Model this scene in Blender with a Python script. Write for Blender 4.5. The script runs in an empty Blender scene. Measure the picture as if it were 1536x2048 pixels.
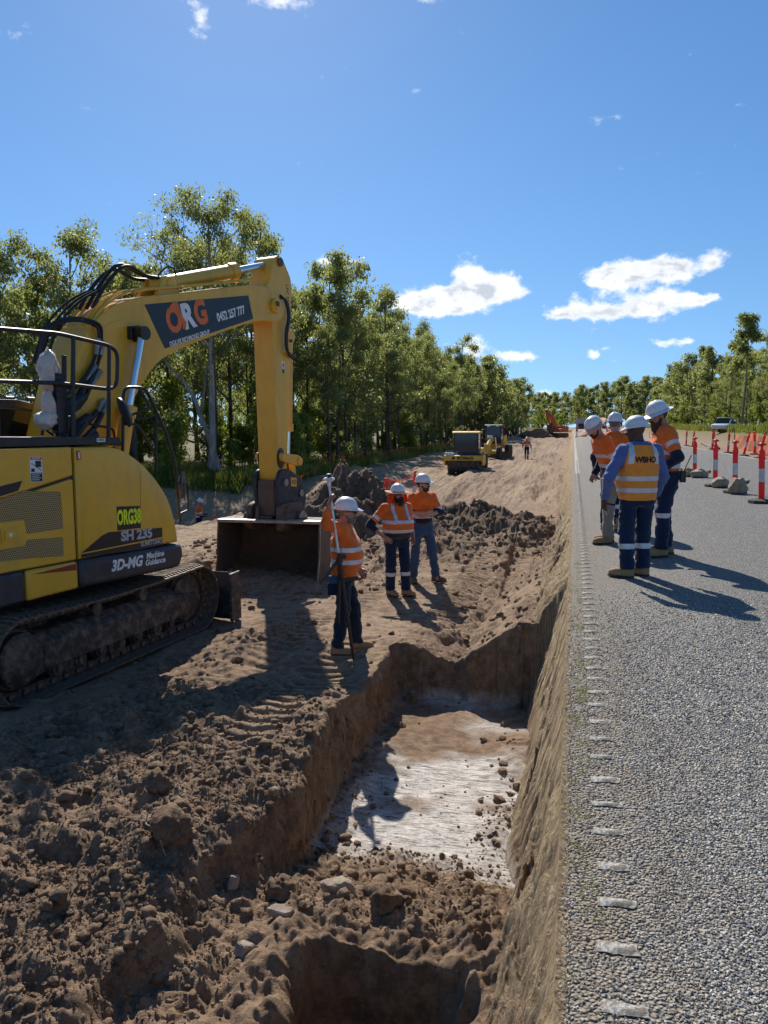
import bpy, bmesh, math, random
import numpy as np
from mathutils import Vector, Matrix, Euler
R = math.radians
random.seed(7)
SC = bpy.context.scene
COL = SC.collection

# ------------------------------------------------------------------ camera
cam_d = bpy.data.cameras.new('camera')
cam = bpy.data.objects.new('camera', cam_d)
COL.objects.link(cam)
cam.location = (0, 0, 1.65)
cam.rotation_euler = (R(90 - 6.344), 0, R(13.76))
cam_d.sensor_fit = 'VERTICAL'
cam_d.sensor_height = 24
cam_d.lens = 18.02
cam_d.clip_start = 0.05
cam_d.clip_end = 6000
SC.camera = cam

# ------------------------------------------------------------------ light
SUN_AZ = 24.0      # degrees to the left of +Y
SUN_EL = 40.0
SUN_STR = 3.7
SKY_STR = 0.092
SC.view_settings.view_transform = 'Standard'
SC.view_settings.look = 'None'
SC.view_settings.exposure = 0.68
SC.view_settings.gamma = 1
SC.view_settings.use_curve_mapping = False

CY = SC.cycles
CY.max_bounces = 6
CY.diffuse_bounces = 3
CY.glossy_bounces = 3
CY.transmission_bounces = 4
CY.transparent_max_bounces = 8
CY.caustics_reflective = False
CY.caustics_refractive = False
CY.use_adaptive_sampling = True
CY.adaptive_threshold = 0.02

sd = bpy.data.lights.new('sun', 'SUN')
sd.energy = SUN_STR
sd.angle = R(0.53)
sd.color = (1.0, 0.94, 0.85)
sun = bpy.data.objects.new('sun', sd)
COL.objects.link(sun)
sv = Vector((-math.sin(R(SUN_AZ)) * math.cos(R(SUN_EL)), math.cos(R(SUN_AZ)) * math.cos(R(SUN_EL)), math.sin(R(SUN_EL))))
sun.rotation_euler = sv.to_track_quat('Z', 'Y').to_euler()
sun.location = sv * 60

W = bpy.data.worlds.new('World')
SC.world = W
W.use_nodes = True


class N:
    """small node-graph helper"""
    def __init__(s, tree):
        s.t = tree
        s.n = tree.nodes
        s.l = tree.links

    def new(s, typ, **kw):
        n = s.n.new(typ)
        for k, v in kw.items():
            setattr(n, k, v)
        return n

    def put(s, sock, val):
        if val is None:
            return
        if isinstance(val, bpy.types.NodeSocket):
            s.l.new(val, sock)
        else:
            if hasattr(sock.default_value, '__len__') and not hasattr(val, '__len__'):
                val = [val] * len(sock.default_value)
            if hasattr(sock.default_value, '__len__') and len(sock.default_value) == 4 and len(val) == 3:
                val = (*val, 1)
            sock.default_value = val

    def math(s, op, a, b=None, c=None, clamp=False):
        n = s.new('ShaderNodeMath', operation=op, use_clamp=clamp)
        s.put(n.inputs[0], a)
        s.put(n.inputs[1], b)
        s.put(n.inputs[2], c)
        return n.outputs[0]

    def vmath(s, op, a, b=None):
        n = s.new('ShaderNodeVectorMath', operation=op)
        s.put(n.inputs[0], a)
        s.put(n.inputs[1], b)
        return n.outputs[0]

    def mix(s, f, a, b, blend='MIX'):
        n = s.new('ShaderNodeMix', data_type='RGBA', blend_type=blend)
        s.put(n.inputs[0], f)
        s.put(n.inputs[6], a)
        s.put(n.inputs[7], b)
        return n.outputs[2]

    def noise(s, vec=None, scale=5, detail=4, rough=0.55, dist=0):
        n = s.new('ShaderNodeTexNoise')
        s.put(n.inputs['Vector'], vec)
        n.inputs['Scale'].default_value = scale
        n.inputs['Detail'].default_value = detail
        n.inputs['Roughness'].default_value = rough
        n.inputs['Distortion'].default_value = dist
        return n.outputs[0]

    def voro(s, vec=None, scale=5, feature='F1', out='Distance', rnd=1):
        n = s.new('ShaderNodeTexVoronoi', feature=feature)
        s.put(n.inputs['Vector'], vec)
        n.inputs['Scale'].default_value = scale
        n.inputs['Randomness'].default_value = rnd
        return n.outputs[out]

    def ramp(s, f, stops, interp='LINEAR'):
        n = s.new('ShaderNodeValToRGB')
        n.color_ramp.interpolation = interp
        e = n.color_ramp.elements
        while len(e) < len(stops):
            e.new(0.5)
        for i, (p, c) in enumerate(stops):
            e[i].position = p
            if not hasattr(c, '__len__'):
                c = (c, c, c)
            e[i].color = (*c[:3], 1)
        s.put(n.inputs[0], f)
        return n.outputs[0]

    def sstep(s, x, a, b, lo=0.0, hi=1.0):
        n = s.new('ShaderNodeMapRange', interpolation_type='SMOOTHSTEP')
        s.put(n.inputs[0], x)
        n.inputs[1].default_value = a
        n.inputs[2].default_value = b
        n.inputs[3].default_value = lo
        n.inputs[4].default_value = hi
        return n.outputs[0]

    def attr(s, name, out='Fac'):
        n = s.new('ShaderNodeAttribute')
        n.attribute_name = name
        return n.outputs[out]

    def mapv(s, vec, scale=(1, 1, 1), rot=(0, 0, 0), loc=(0, 0, 0)):
        n = s.new('ShaderNodeMapping')
        s.put(n.inputs[0], vec)
        n.inputs[1].default_value = loc
        n.inputs[2].default_value = rot
        n.inputs[3].default_value = scale
        return n.outputs[0]

    def bump(s, h, strength=0.4, dist=0.02, normal=None):
        n = s.new('ShaderNodeBump')
        n.inputs['Strength'].default_value = strength
        n.inputs['Distance'].default_value = dist
        s.put(n.inputs['Height'], h)
        s.put(n.inputs['Normal'], normal)
        return n.outputs[0]


def build_world():
    g = N(W.node_tree)
    for n in list(g.n):
        g.n.remove(n)
    out = g.new('ShaderNodeOutputWorld')
    bg = g.new('ShaderNodeBackground')
    g.l.new(bg.outputs[0], out.inputs[0])
    sky = g.new('ShaderNodeTexSky', sky_type='NISHITA')
    sky.sun_disc = False
    sky.sun_elevation = R(SUN_EL)
    sky.sun_rotation = R(-SUN_AZ)
    sky.altitude = 300
    sky.air_density = 1.0
    sky.dust_density = 0.1
    sky.ozone_density = 2.0
    tc = g.new('ShaderNodeTexCoord')
    d = tc.outputs['Generated']
    lift = g.vmath('ADD', g.vmath('MULTIPLY', d, (1, 1, .92)), (0, 0, .13))
    g.l.new(g.vmath('NORMALIZE', lift), sky.inputs[0])
    sp = g.new('ShaderNodeSeparateXYZ')
    g.l.new(d, sp.inputs[0])
    az = g.math('ARCTAN2', sp.outputs[0], sp.outputs[1])       # radians, + = right of +Y
    el = g.math('ARCSINE', sp.outputs[2])
    # wispy distortion of the direction
    nz = g.new('ShaderNodeTexNoise')
    g.put(nz.inputs['Vector'], d)
    nz.inputs['Scale'].default_value = 22
    nz.inputs['Detail'].default_value = 9
    nz.inputs['Roughness'].default_value = 0.62
    sp2 = g.new('ShaderNodeSeparateXYZ')
    g.l.new(nz.outputs['Color'], sp2.inputs[0])
    az2 = g.math('MULTIPLY_ADD', g.math('SUBTRACT', sp2.outputs[0], 0.5), 0.03, az)
    el2 = g.math('MULTIPLY_ADD', g.math('SUBTRACT', sp2.outputs[1], 0.5), 0.022, el)
    # cumulus lobes: azimuth, elevation, half width, half height (degrees), weight
    lobes = [
        (-9.0, 9.2, 3.9, 1.0, 1.0), (-11.3, 8.7, 2.3, .75, .9), (-7.4, 10.7, 1.2, 1.1, .9), (-5.2, 9.7, 1.6, 1.0, .95),
        (-9.1, 8.3, 1.8, 0.6, .7), (-7.0, 9.6, 2.0, 1.0, .6),
        (4.5, 10.5, 2.9, 1.0, 1.05), (2.0, 10.3, 1.7, .8, .85), (6.6, 10.4, 1.7, .7, .8), (8.8, 11.0, 1.0, .8, .8),
        (1.6, 7.9, 3.0, .7, .95), (5.2, 8.4, 2.4, .85, 1.0), (8.4, 8.3, 2.2, .5, .85), (-1.2, 7.8, 1.3, .55, .8), (-.3, 9.0, .8, .5, .55),
        (-3.2, 4.9, 1.3, .4, .75), (-4.6, 5.1, 1.1, .4, .7), (1.2, 5.1, .6, .4, .7), (2.2, 5.6, .8, .3, .45), (2.7, 4.5, .8, .25, .62),
        (6.3, 5.8, 1.6, .32, .7), (-16.2, 11.7, 1.7, .35, .6), (-17.6, 11.5, 1.0, .3, .5), (-1.9, 1.6, 1.8, 1.1, .9), (-7.3, 5.5, 1.2, 1.0, .8),
        (-27.6, 8.8, 2.0, 1.2, .85), (-18.0, 6.0, 2.2, 1.4, .6), (-24, 6.0, 2.2, 1.2, .6),
        (-21.0, 27.4, 2.6, .9, .62), (-26.3, 26.2, 1.1, 1.3, .6), (-10.2, 27.6, 1.8, .8, .62), (-15.5, 28.4, 2.2, .8, .55),
        # the same kind of small clouds elsewhere around the sky
        (40, 9, 6, 1.5, .9), (62, 13, 7, 2, .95), (95, 10, 8, 1.8, .9), (130, 14, 7, 2, .9), (165, 9, 9, 2, .9),
        (-60, 11, 7, 1.8, .9), (-90, 14, 7, 2, .9), (-125, 10, 8, 2, .9), (-160, 13, 7, 2, .9)]
    tot = None
    for (a, e, w, h, k) in lobes:
        u = g.math('MULTIPLY', g.math('SUBTRACT', az2, R(a)), 1 / R(w))
        v = g.math('MULTIPLY', g.math('SUBTRACT', el2, R(e)), 1 / R(h))
        q = g.math('ADD', g.math('MULTIPLY', u, u), g.math('MULTIPLY', v, v))
        f = g.math('MULTIPLY', g.math('POWER', 2.718, g.math('MULTIPLY', q, -1.1)), k)
        tot = f if tot is None else g.math('ADD', tot, f)
    n1 = g.noise(g.mapv(d, (1, 1, 1.6)), 26, 8, 0.6)
    n2 = g.noise(g.mapv(d, (1, 1, 1.3), loc=(3, 1, 2)), 60, 6, 0.65)
    fld = g.math('ADD', tot, g.math('MULTIPLY_ADD', n1, 1.7, g.math('MULTIPLY_ADD', n2, 0.9, -1.32)))
    mask = g.sstep(fld, 0.28, 0.84)
    thick = g.sstep(fld, 0.5, 1.15)
    n3 = g.noise(g.mapv(d, loc=(7, 2, 5)), 40, 5, 0.6)
    shade = g.math('MULTIPLY', thick, g.sstep(n3, 0.36, 0.62, 0.15, 1.0))
    sh_ = g.vmath('ADD', g.mapv(d, (1, 1, 1.6)), tuple(c * .022 for c in (sv.x, sv.y, sv.z * 1.6 + .5)))
    n1s = g.noise(sh_, 26, 4, 0.55)
    n1l = g.noise(g.mapv(d, (1, 1, 1.6)), 26, 4, 0.55)
    lit = g.sstep(g.math('SUBTRACT', n1s, n1l), -.10, .09)
    shade = g.math('ADD', g.math('MULTIPLY', shade, .35), g.math('MULTIPLY', g.math('MULTIPLY', lit, thick), .75), clamp=True)
    k = 1.0 / SKY_STR
    ccol = g.mix(shade, tuple(c * k for c in (0.72, 0.73, 0.76)), tuple(c * k for c in (0.40, 0.43, 0.48)))
    skyc = g.new('ShaderNodeHueSaturation')
    skyc.inputs['Saturation'].default_value = 1.24
    skyc.inputs['Value'].default_value = 0.86
    g.l.new(sky.outputs[0], skyc.inputs['Color'])
    full = g.mix(g.math('MULTIPLY', mask, 0.96), skyc.outputs[0], ccol)
    g.l.new(full, bg.inputs[0])
    bg.inputs[1].default_value = SKY_STR


build_world()


# ------------------------------------------------------------------ materials
MATS = {}


def new_mat(name):
    m = bpy.data.materials.new(name)
    m.use_nodes = True
    g = N(m.node_tree)
    b = g.n['Principled BSDF']
    MATS[name] = m
    return m, g, b


def plain(name, col, rough=0.6, metal=0.0, dirt=None, damt=0.35, dscale=6, var=0.12, bump=0.0, bscale=80, bdist=0.004, spec=0.5, coat=0.0, emis=None):
    """painted / cloth / rubber surface: tone variation, optional dirt, fine relief"""
    m, g, b = new_mat(name)
    tc = g.new('ShaderNodeTexCoord')
    o = tc.outputs['Object']
    n = g.noise(o, dscale, 6, 0.6)
    lo = tuple(c * (1 - var) for c in col)
    hi = tuple(min(1, c * (1 + var)) for c in col)
    c = g.mix(g.sstep(n, 0.3, 0.7), lo, hi)
    if dirt:
        n2 = g.noise(g.mapv(o, loc=(4, 9, 2)), dscale * 1.7, 8, 0.68)
        f = g.math('MULTIPLY', g.sstep(n2, 0.42, 0.72), damt)
        c = g.mix(f, c, dirt)
        rr = g.math('MULTIPLY_ADD', f, 0.4, rough, clamp=True)
        g.put(b.inputs['Roughness'], rr)
    else:
        b.inputs['Roughness'].default_value = rough
    g.put(b.inputs['Base Color'], c)
    b.inputs['Metallic'].default_value = metal
    b.inputs['Specular IOR Level'].default_value = spec
    b.inputs['Coat Weight'].default_value = coat
    if bump:
        nb = g.noise(o, bscale, 4, 0.6)
        g.put(b.inputs['Normal'], g.bump(nb, bump, bdist))
    if emis:
        b.inputs['Emission Color'].default_value = (*emis[0], 1)
        b.inputs['Emission Strength'].default_value = emis[1]
    return m


# ------------------------------------------------------------------ noise (numpy)
def _h(ix, iy, iz, seed):
    n = (ix * 374761393 + iy * 668265263 + iz * 2147483647 + seed * 974634777) & 0xFFFFFFFF
    n = ((n ^ (n >> 13)) * 1274126177) & 0xFFFFFFFF
    n = n ^ (n >> 16)
    return (n & 0xFFFFFF) / float(0xFFFFFF)


def vn2(x, y, seed=0):
    xf = np.floor(x)
    yf = np.floor(y)
    ix = xf.astype(np.int64)
    iy = yf.astype(np.int64)
    u = x - xf
    v = y - yf
    u = u * u * (3 - 2 * u)
    v = v * v * (3 - 2 * v)
    a = _h(ix, iy, 0, seed)
    b = _h(ix + 1, iy, 0, seed)
    c = _h(ix, iy + 1, 0, seed)
    d = _h(ix + 1, iy + 1, 0, seed)
    return (a + (b - a) * u) + ((c + (d - c) * u) - (a + (b - a) * u)) * v - 0.5


def vn3(x, y, z, seed=0):
    xf, yf, zf = np.floor(x), np.floor(y), np.floor(z)
    ix, iy, iz = xf.astype(np.int64), yf.astype(np.int64), zf.astype(np.int64)
    u, v, w = x - xf, y - yf, z - zf
    u, v, w = u * u * (3 - 2 * u), v * v * (3 - 2 * v), w * w * (3 - 2 * w)
    r = 0
    for dx in (0, 1):
        for dy in (0, 1):
            for dz in (0, 1):
                r = r + _h(ix + dx, iy + dy, iz + dz, seed) * (u if dx else 1 - u) * (v if dy else 1 - v) * (w if dz else 1 - w)
    return r - 0.5


def fbm2(x, y, oct=4, seed=0, gain=0.5, lac=2.03):
    r = 0
    a = 1.0
    f = 1.0
    for i in range(oct):
        r = r + a * vn2(x * f + 17.3 * i, y * f - 9.1 * i, seed + i)
        a *= gain
        f *= lac
    return r


def worley2(x, y, seed=0):
    ix = np.floor(x).astype(np.int64)
    iy = np.floor(y).astype(np.int64)
    best = np.full(np.shape(x), 9.0)
    for dx in (-1, 0, 1):
        for dy in (-1, 0, 1):
            jx, jy = ix + dx, iy + dy
            px = jx + _h(jx, jy, 1, seed)
            py = jy + _h(jx, jy, 2, seed)
            sz = 0.55 + 0.9 * _h(jx, jy, 3, seed)
            dd = np.hypot(x - px, y - py) / sz
            best = np.minimum(best, dd)
    return best


def sst(x, a, b):
    t = np.clip((x - a) / (b - a), 0, 1)
    return t * t * (3 - 2 * t)


# ------------------------------------------------------------------ mesh builders
def tag(o, label=None, cat=None, group=None, kind=None):
    if label:
        o['label'] = label
    if cat:
        o['category'] = cat
    if group:
        o['group'] = group
    if kind:
        o['kind'] = kind
    return o


def empty(name, loc=(0, 0, 0), rz=0.0, parent=None):
    o = bpy.data.objects.new(name, None)
    COL.objects.link(o)
    o.location = loc
    o.rotation_euler = (0, 0, rz)
    o.empty_display_size = 0.2
    if parent:
        o.parent = parent
    return o


def link(name, me, parent=None):
    o = bpy.data.objects.new(name, me)
    COL.objects.link(o)
    if parent:
        o.parent = parent
    return o


def fast_mesh(name, v, quads=None, tris=None, smooth=True, mats=(), attrs=None):
    """numpy arrays -> mesh"""
    me = bpy.data.meshes.new(name)
    v = np.asarray(v, np.float32)
    loops = []
    starts = []
    tot = []
    if quads is not None and len(quads):
        q = np.asarray(quads, np.int32)
        loops.append(q.ravel())
        tot.append(np.full(len(q), 4, np.int32))
    if tris is not None and len(tris):
        t = np.asarray(tris, np.int32)
        loops.append(t.ravel())
        tot.append(np.full(len(t), 3, np.int32))
    loops = np.concatenate(loops)
    tot = np.concatenate(tot)
    starts = np.concatenate([[0], np.cumsum(tot)[:-1]]).astype(np.int32)
    me.vertices.add(len(v))
    me.vertices.foreach_set('co', v.ravel())
    me.loops.add(len(loops))
    me.loops.foreach_set('vertex_index', loops)
    me.polygons.add(len(tot))
    me.polygons.foreach_set('loop_start', starts)
    me.polygons.foreach_set('use_smooth', np.full(len(tot), smooth, bool))
    for m in mats:
        me.materials.append(m)
    if attrs:
        for k, a in attrs.items():
            a = np.asarray(a, np.float32)
            if a.ndim == 1:
                at = me.attributes.new(k, 'FLOAT', 'POINT')
                at.data.foreach_set('value', a)
            else:
                at = me.attributes.new(k, 'FLOAT_VECTOR', 'POINT')
                at.data.foreach_set('vector', a.ravel())
    me.update(calc_edges=True)
    return me


class MB:
    def __init__(s):
        s.v = []
        s.f = []
        s.m = []

    def add(s, vs, fs, mi=0):
        b = len(s.v)
        s.v.extend([tuple(p) for p in vs])
        s.f.extend([tuple(i + b for i in f) for f in fs])
        s.m.extend([mi] * len(fs))
        return s

    def box(s, c, sz, rot=None, mi=0, taper=1.0):
        x, y, z = (d / 2 for d in sz)
        vs = [Vector((sx * x * (taper if sz_ > 0 else 1), sy * y * (taper if sz_ > 0 else 1), sz_ * z)) for sz_ in (-1, 1) for sy in (-1, 1) for sx in (-1, 1)]
        if rot is not None:
            m = rot if isinstance(rot, Matrix) else Euler(rot).to_matrix()
            vs = [m @ p for p in vs]
        vs = [p + Vector(c) for p in vs]
        return s.add(vs, [(0, 2, 3, 1), (4, 5, 7, 6), (0, 1, 5, 4), (2, 6, 7, 3), (0, 4, 6, 2), (1, 3, 7, 5)], mi)

    def prism(s, poly, x0, x1, mi=0, axis='x'):
        """polygon of (y,z) extruded along x (or of (x,z) along y, (x,y) along z)"""
        n = len(poly)
        ar = sum(poly[i][0] * poly[(i + 1) % n][1] - poly[(i + 1) % n][0] * poly[i][1] for i in range(n))
        if ar < 0:
            poly = poly[::-1]
        f = {'x': lambda d, p: (d, p[0], p[1]), 'y': lambda d, p: (p[0], d, p[1]), 'z': lambda d, p: (p[0], p[1], d)}[axis]
        lo, hi = min(x0, x1), max(x0, x1)
        vs = [f(lo, p) for p in poly] + [f(hi, p) for p in poly]
        fs = [tuple(range(n - 1, -1, -1)), tuple(range(n, 2 * n))]
        for i in range(n):
            j = (i + 1) % n
            fs.append((i, j, n + j, n + i))
        if axis == 'y':
            fs = [t[::-1] for t in fs]
        return s.add(vs, fs, mi)

    def tube(s, path, r, n=8, mi=0, cap=True):
        path = [Vector(p) for p in path]
        rs = r if hasattr(r, '__len__') else [r] * len(path)
        vs = []
        fs = []
        prev = None
        for i, p in enumerate(path):
            if i == 0:
                t = path[1] - p
            elif i == len(path) - 1:
                t = p - path[i - 1]
            else:
                t = (path[i + 1] - p).normalized() + (p - path[i - 1]).normalized()
            if t.length < 1e-9:
                t = Vector((0, 0, 1))
            t.normalize()
            if prev is None:
                a = Vector((0, 0, 1)) if abs(t.z) < 0.9 else Vector((1, 0, 0))
                u = t.cross(a).normalized()
            else:
                u = (prev - t * prev.dot(t))
                if u.length < 1e-6:
                    u = t.orthogonal()
                u.normalize()
            prev = u
            w = t.cross(u)
            for k in range(n):
                an = 2 * math.pi * k / n
                vs.append(p + (u * math.cos(an) + w * math.sin(an)) * rs[i])
        for i in range(len(path) - 1):
            for k in range(n):
                k2 = (k + 1) % n
                fs.append((i * n + k, i * n + k2, (i + 1) * n + k2, (i + 1) * n + k))
        if cap:
            fs.append(tuple(range(n - 1, -1, -1)))
            b = (len(path) - 1) * n
            fs.append(tuple(range(b, b + n)))
        return s.add(vs, fs, mi)

    def cyl(s, p0, p1, r0, r1=None, n=16, mi=0):
        return s.tube([p0, p1], [r0, r0 if r1 is None else r1], n, mi)

    def lathe(s, prof, p=(0, 0, 0), axis='z', n=20, mi=0, scale=(1, 1)):
        vs = []
        fs = []
        for (r, h) in prof:
            for k in range(n):
                a = 2 * math.pi * k / n
                x, y = r * math.cos(a) * scale[0], r * math.sin(a) * scale[1]
                q = {'z': (x, y, h), 'x': (h, x, y), 'y': (y, h, x)}[axis]
                vs.append((q[0] + p[0], q[1] + p[1], q[2] + p[2]))
        m = len(prof)
        for i in range(m - 1):
            for k in range(n):
                k2 = (k + 1) % n
                fs.append((i * n + k, i * n + k2, (i + 1) * n + k2, (i + 1) * n + k))
        fs.append(tuple(range(n - 1, -1, -1)))
        fs.append(tuple(range((m - 1) * n, m * n)))
        return s.add(vs, fs, mi)

    def rings(s, rs, mi=0, cap=True):
        n = len(rs[0])
        vs = [p for r in rs for p in r]
        fs = []
        for i in range(len(rs) - 1):
            for k in range(n):
                k2 = (k + 1) % n
                fs.append((i * n + k, i * n + k2, (i + 1) * n + k2, (i + 1) * n + k))
        if cap:
            fs.append(tuple(range(n - 1, -1, -1)))
            fs.append(tuple(range((len(rs) - 1) * n, len(rs) * n)))
        return s.add(vs, fs, mi)

    def mesh(s, name, mats, angle=35):
        me = bpy.data.meshes.new(name)
        me.from_pydata([tuple(p) for p in s.v], [], s.f)
        if not isinstance(mats, (list, tuple)):
            mats = [mats]
        for m in mats:
            me.materials.append(MATS[m] if isinstance(m, str) else m)
        if len(mats) > 1:
            me.polygons.foreach_set('material_index', s.m)
        bm = bmesh.new()
        bm.from_mesh(me)
        bmesh.ops.recalc_face_normals(bm, faces=bm.faces)
        bm.to_mesh(me)
        bm.free()
        if angle:
            me.polygons.foreach_set('use_smooth', [True] * len(me.polygons))
            me.set_sharp_from_angle(angle=R(angle))
        me.update()
        return me

    def build(s, name, mats, parent=None, bevel=0.0, angle=35, seg=2, label=None):
        me = s.mesh(name, mats, angle)
        o = link(name, me, parent)
        if bevel:
            b = o.modifiers.new('bevel', 'BEVEL')
            b.width = bevel
            b.segments = seg
            b.limit_method = 'ANGLE'
            b.angle_limit = R(40)
            b.harden_normals = False
        if label:
            o['label'] = label
        return o


def text_mesh(body, size=1.0, bold=0.0, sx=1.0, spacing=1.0, depth=0.002, shear=0.0, align='CENTER'):
    c = bpy.data.curves.new('txt', 'FONT')
    c.body = body
    c.size = size
    c.offset = bold
    c.extrude = depth
    c.space_character = spacing
    c.shear = shear
    c.align_x = align
    c.align_y = 'CENTER'
    c.resolution_u = 3
    o = bpy.data.objects.new('txt', c)
    COL.objects.link(o)
    dg = bpy.context.evaluated_depsgraph_get()
    me = bpy.data.meshes.new_from_object(o.evaluated_get(dg))
    bpy.data.objects.remove(o)
    bpy.data.curves.remove(c)
    if sx != 1.0:
        for v in me.vertices:
            v.co.x *= sx
    return me


def text_obj(name, body, mat, parent, loc, right, up, size=1.0, **kw):
    """lettering lying in the plane spanned by right / up"""
    me = text_mesh(body, size, **kw)
    me.materials.clear()
    me.materials.append(MATS[mat])
    o = link(name, me, parent)
    r = Vector(right).normalized()
    u = Vector(up)
    u = (u - r * u.dot(r)).normalized()
    n = r.cross(u)
    o.matrix_local = Matrix(((r.x, u.x, n.x, loc[0]), (r.y, u.y, n.y, loc[1]), (r.z, u.z, n.z, loc[2]), (0, 0, 0, 1)))
    return o


def copy_tree(o, parent=None):
    c = o.copy()
    COL.objects.link(c)
    c.parent = parent
    for ch in list(o.children):
        copy_tree(ch, c)
    return c


# ================================================================== GROUND
def grade(y):
    return 0.0042 * np.maximum(0, np.minimum(y, 330) - 75)


def track_marks(x, y, cx, w, y0, y1, period=0.19, slope=0.0):
    """grouser imprints of a crawler running along y"""
    m = (1 - sst(np.abs(x - cx - slope * (y - y0)), w * 0.8, w)) * sst(y, y0, y0 + .6) * (1 - sst(y, y1 - .6, y1))
    s = np.sin((y + 0.05 * np.sin(9 * x)) * 2 * math.pi / period)
    return m, np.clip(s * 2.2, -1, 1)


def terrain(x, y):
    """height and soil type of the works to the left of the road and of the country round it"""
    n_big = fbm2(x * 0.45, y * 0.45, 4, 11)
    n_mid = fbm2(x * 1.7, y * 1.7, 4, 23)
    n_fin = fbm2(x * 6.5, y * 6.5, 4, 37)
    near = 1 - sst(y, 14, 26)
    lump = np.clip(1 - worley2(x * 3.3 + n_mid, y * 3.3, 5), 0, 1)
    lump2 = np.clip(1 - worley2(x * 8.5 + n_fin, y * 8.5, 9), 0, 1)
    lump3 = np.clip(1 - worley2(x * 19, y * 19, 13), 0, 1)
    # ---- general level
    z = np.where(y < 20, -1.05, -1.05) + 0.1 * sst(y, 20, 34) + 0 * x
    # rough, churned soil against smooth trafficked soil
    rough = np.clip(0.55 + 1.3 * fbm2(x * 0.6 + 5, y * 0.35, 3, 71), 0.08, 1)
    fore = (1 - sst(y, 5.6, 7.2)) * sst(-x, 1.2, 2.2)          # the loose heap in the foreground on the left
    rough = np.maximum(rough, fore)
    rough = np.maximum(rough, 0.95 * sst(y, 10.5, 13.5) * (1 - sst(y, 21, 24)) * sst(x, -9, -6))
    walk = (1 - sst(np.abs(x + 2.75 - 0.05 * (y - 8)), .5, 1.0)) * sst(y, 6.5, 8) * (1 - sst(y, 13.5, 15))
    rough = rough * (1 - 0.75 * walk)
    under = (1 - sst(np.abs(x + 6.4 - 0.1 * (y - 7.4)), 1.6, 2.4)) * (1 - sst(y, 10.0, 12.5))
    rough = rough * (1 - 0.8 * under)
    far = sst(y, 22, 27)
    rough = rough * (1 - 0.8 * far)
    marks = []
    for args in ((-2.60, .27, 4.9, 9.3, .185, 0.02), (-1.75, .3, 10.2, 18.0, .185, 0.02), (-3.1, .28, 10.5, 17.5, .185, -0.03), (-4.1, .3, 13, 19.0, .19, -0.02),
                 (-0.95, .24, 12.5, 18, .185, 0.0), (-3.6, .28, 5.6, 10.5, .185, .05)):
        m, s = track_marks(x, y, *args)
        m = m * np.clip(0.85 + 1.5 * fbm2(x * 1.1, y * .8, 2, 91), 0, 1)
        rough = rough * (1 - .8 * m)
        marks.append((m, s))
    z = z + n_big * 0.16 * (1 - .8 * under) + n_mid * 0.15 * rough + n_fin * 0.05 * (0.25 + rough)
    z = z + rough * (lump * 0.062 + lump2 * 0.034 + lump3 * 0.020) * (1 - 0.75 * far) + rough * 0.022 * fbm2(x * 24, y * 24, 2, 41) * near
    z = z + fore * (0.07 + 0.05 * lump)
    z = z - 0.05 * under
    # gully and bank beyond the trench
    xv = -1.30 + 0.035 * (y - 8.85)
    gl = sst(y, 7.8, 8.9) * (1 - sst(y, 12.5, 17))
    right = np.clip((x - xv) / 0.75, 0, 1)
    left = np.clip((xv - x) / 0.70, 0, 1)
    z = z + gl * (np.where(x > xv, -0.22 + 0.62 * right, -0.22 + 0.24 * left))
    # grouser marks
    tan_tr = 0
    for m, s in marks:
        z = z + m * (0.024 * s - 0.02)
        tan_tr = np.maximum(tan_tr, m * (0.6 + .4 * s))
    # windrows and wheel tracks on the graded formation farther on
    wr = sst(y, 24, 30) * (1 - sst(-x, 11, 13))
    z = z + wr * (0.06 * np.sin(x * 2.1 + 0.6 * np.sin(y * .12)) + 0.30 * fbm2(x * 1.6, y * 0.16, 4, 77) + .05 * n_fin)
    # ---- spoil heaps
    heap = 0
    for (hx, hy, rx, ry, hh) in ((-5.6, 19.6, 1.0, 1.5, 1.10), (-6.9, 19.0, 1.3, 1.3, .38), (-4.6, 19.9, .7, 1.4, .30), (-2.9, 20.2, 1.2, 1.5, .34), (-3.7, 18.4, .9, .9, .12),
                                 (-1.25, 18.4, .85, 1.4, .30), (-2.0, 19.2, .8, 1.2, .18), (-0.75, 17.6, .45, 1.0, .15), (-5.0, 17.2, 1.2, .7, .3), (-3.2, 16.4, 1.2, .8, .22),
                                 (-9.2, 21.5, 1.2, 1.2, .35), (-6.6, 24.5, 1.4, 1.4, .15), (-9.5, 30, 1.6, 4, .3), (-10.6, 36, 1.4, 5, .45)):
        q = ((x - hx) / rx) ** 2 + ((y - hy) / ry) ** 2
        b = np.exp(-q * 0.9) * hh
        heap = heap + b
    hm = np.clip(heap * 2.6, 0, 1)
    z = z + heap * (1 + 0.5 * n_mid) + hm * (lump * 0.05 + lump2 * 0.05 + n_fin * 0.10 + n_mid * .12)
    # ---- the low ground beside the wood, left
    q = ((x + 15.5) / 7.5) ** 2 + ((y - 28) / 6.5) ** 2
    z = z - 2.0 * np.exp(-q * 1.0)
    # the bush: natural surface
    nat = sst(-x, 11.5, 14.5) * sst(y, 33, 37)
    z = z * (1 - nat) + nat * (-1.0 + 0.3 * fbm2(x * .2, y * .2, 3, 55))
    # ---- the trench
    wob = 0.06 * fbm2(y * 8, x * 2, 3, 66) + 0.10 * fbm2(y * 1.1 + 3, x * 0 + 0.5, 3, 61) + 0.05 * fbm2(y * 4.5, z * 6, 2, 62)
    xl = -2.0 + wob - 0.18 * (1 - sst(y, 3.6, 5.0)) + 0.22 * np.clip(1 - worley2(y * 1.5, x * 1.5 + 7, 64), 0, 1) * (1 - sst(y, 4.8, 6.0))
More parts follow.
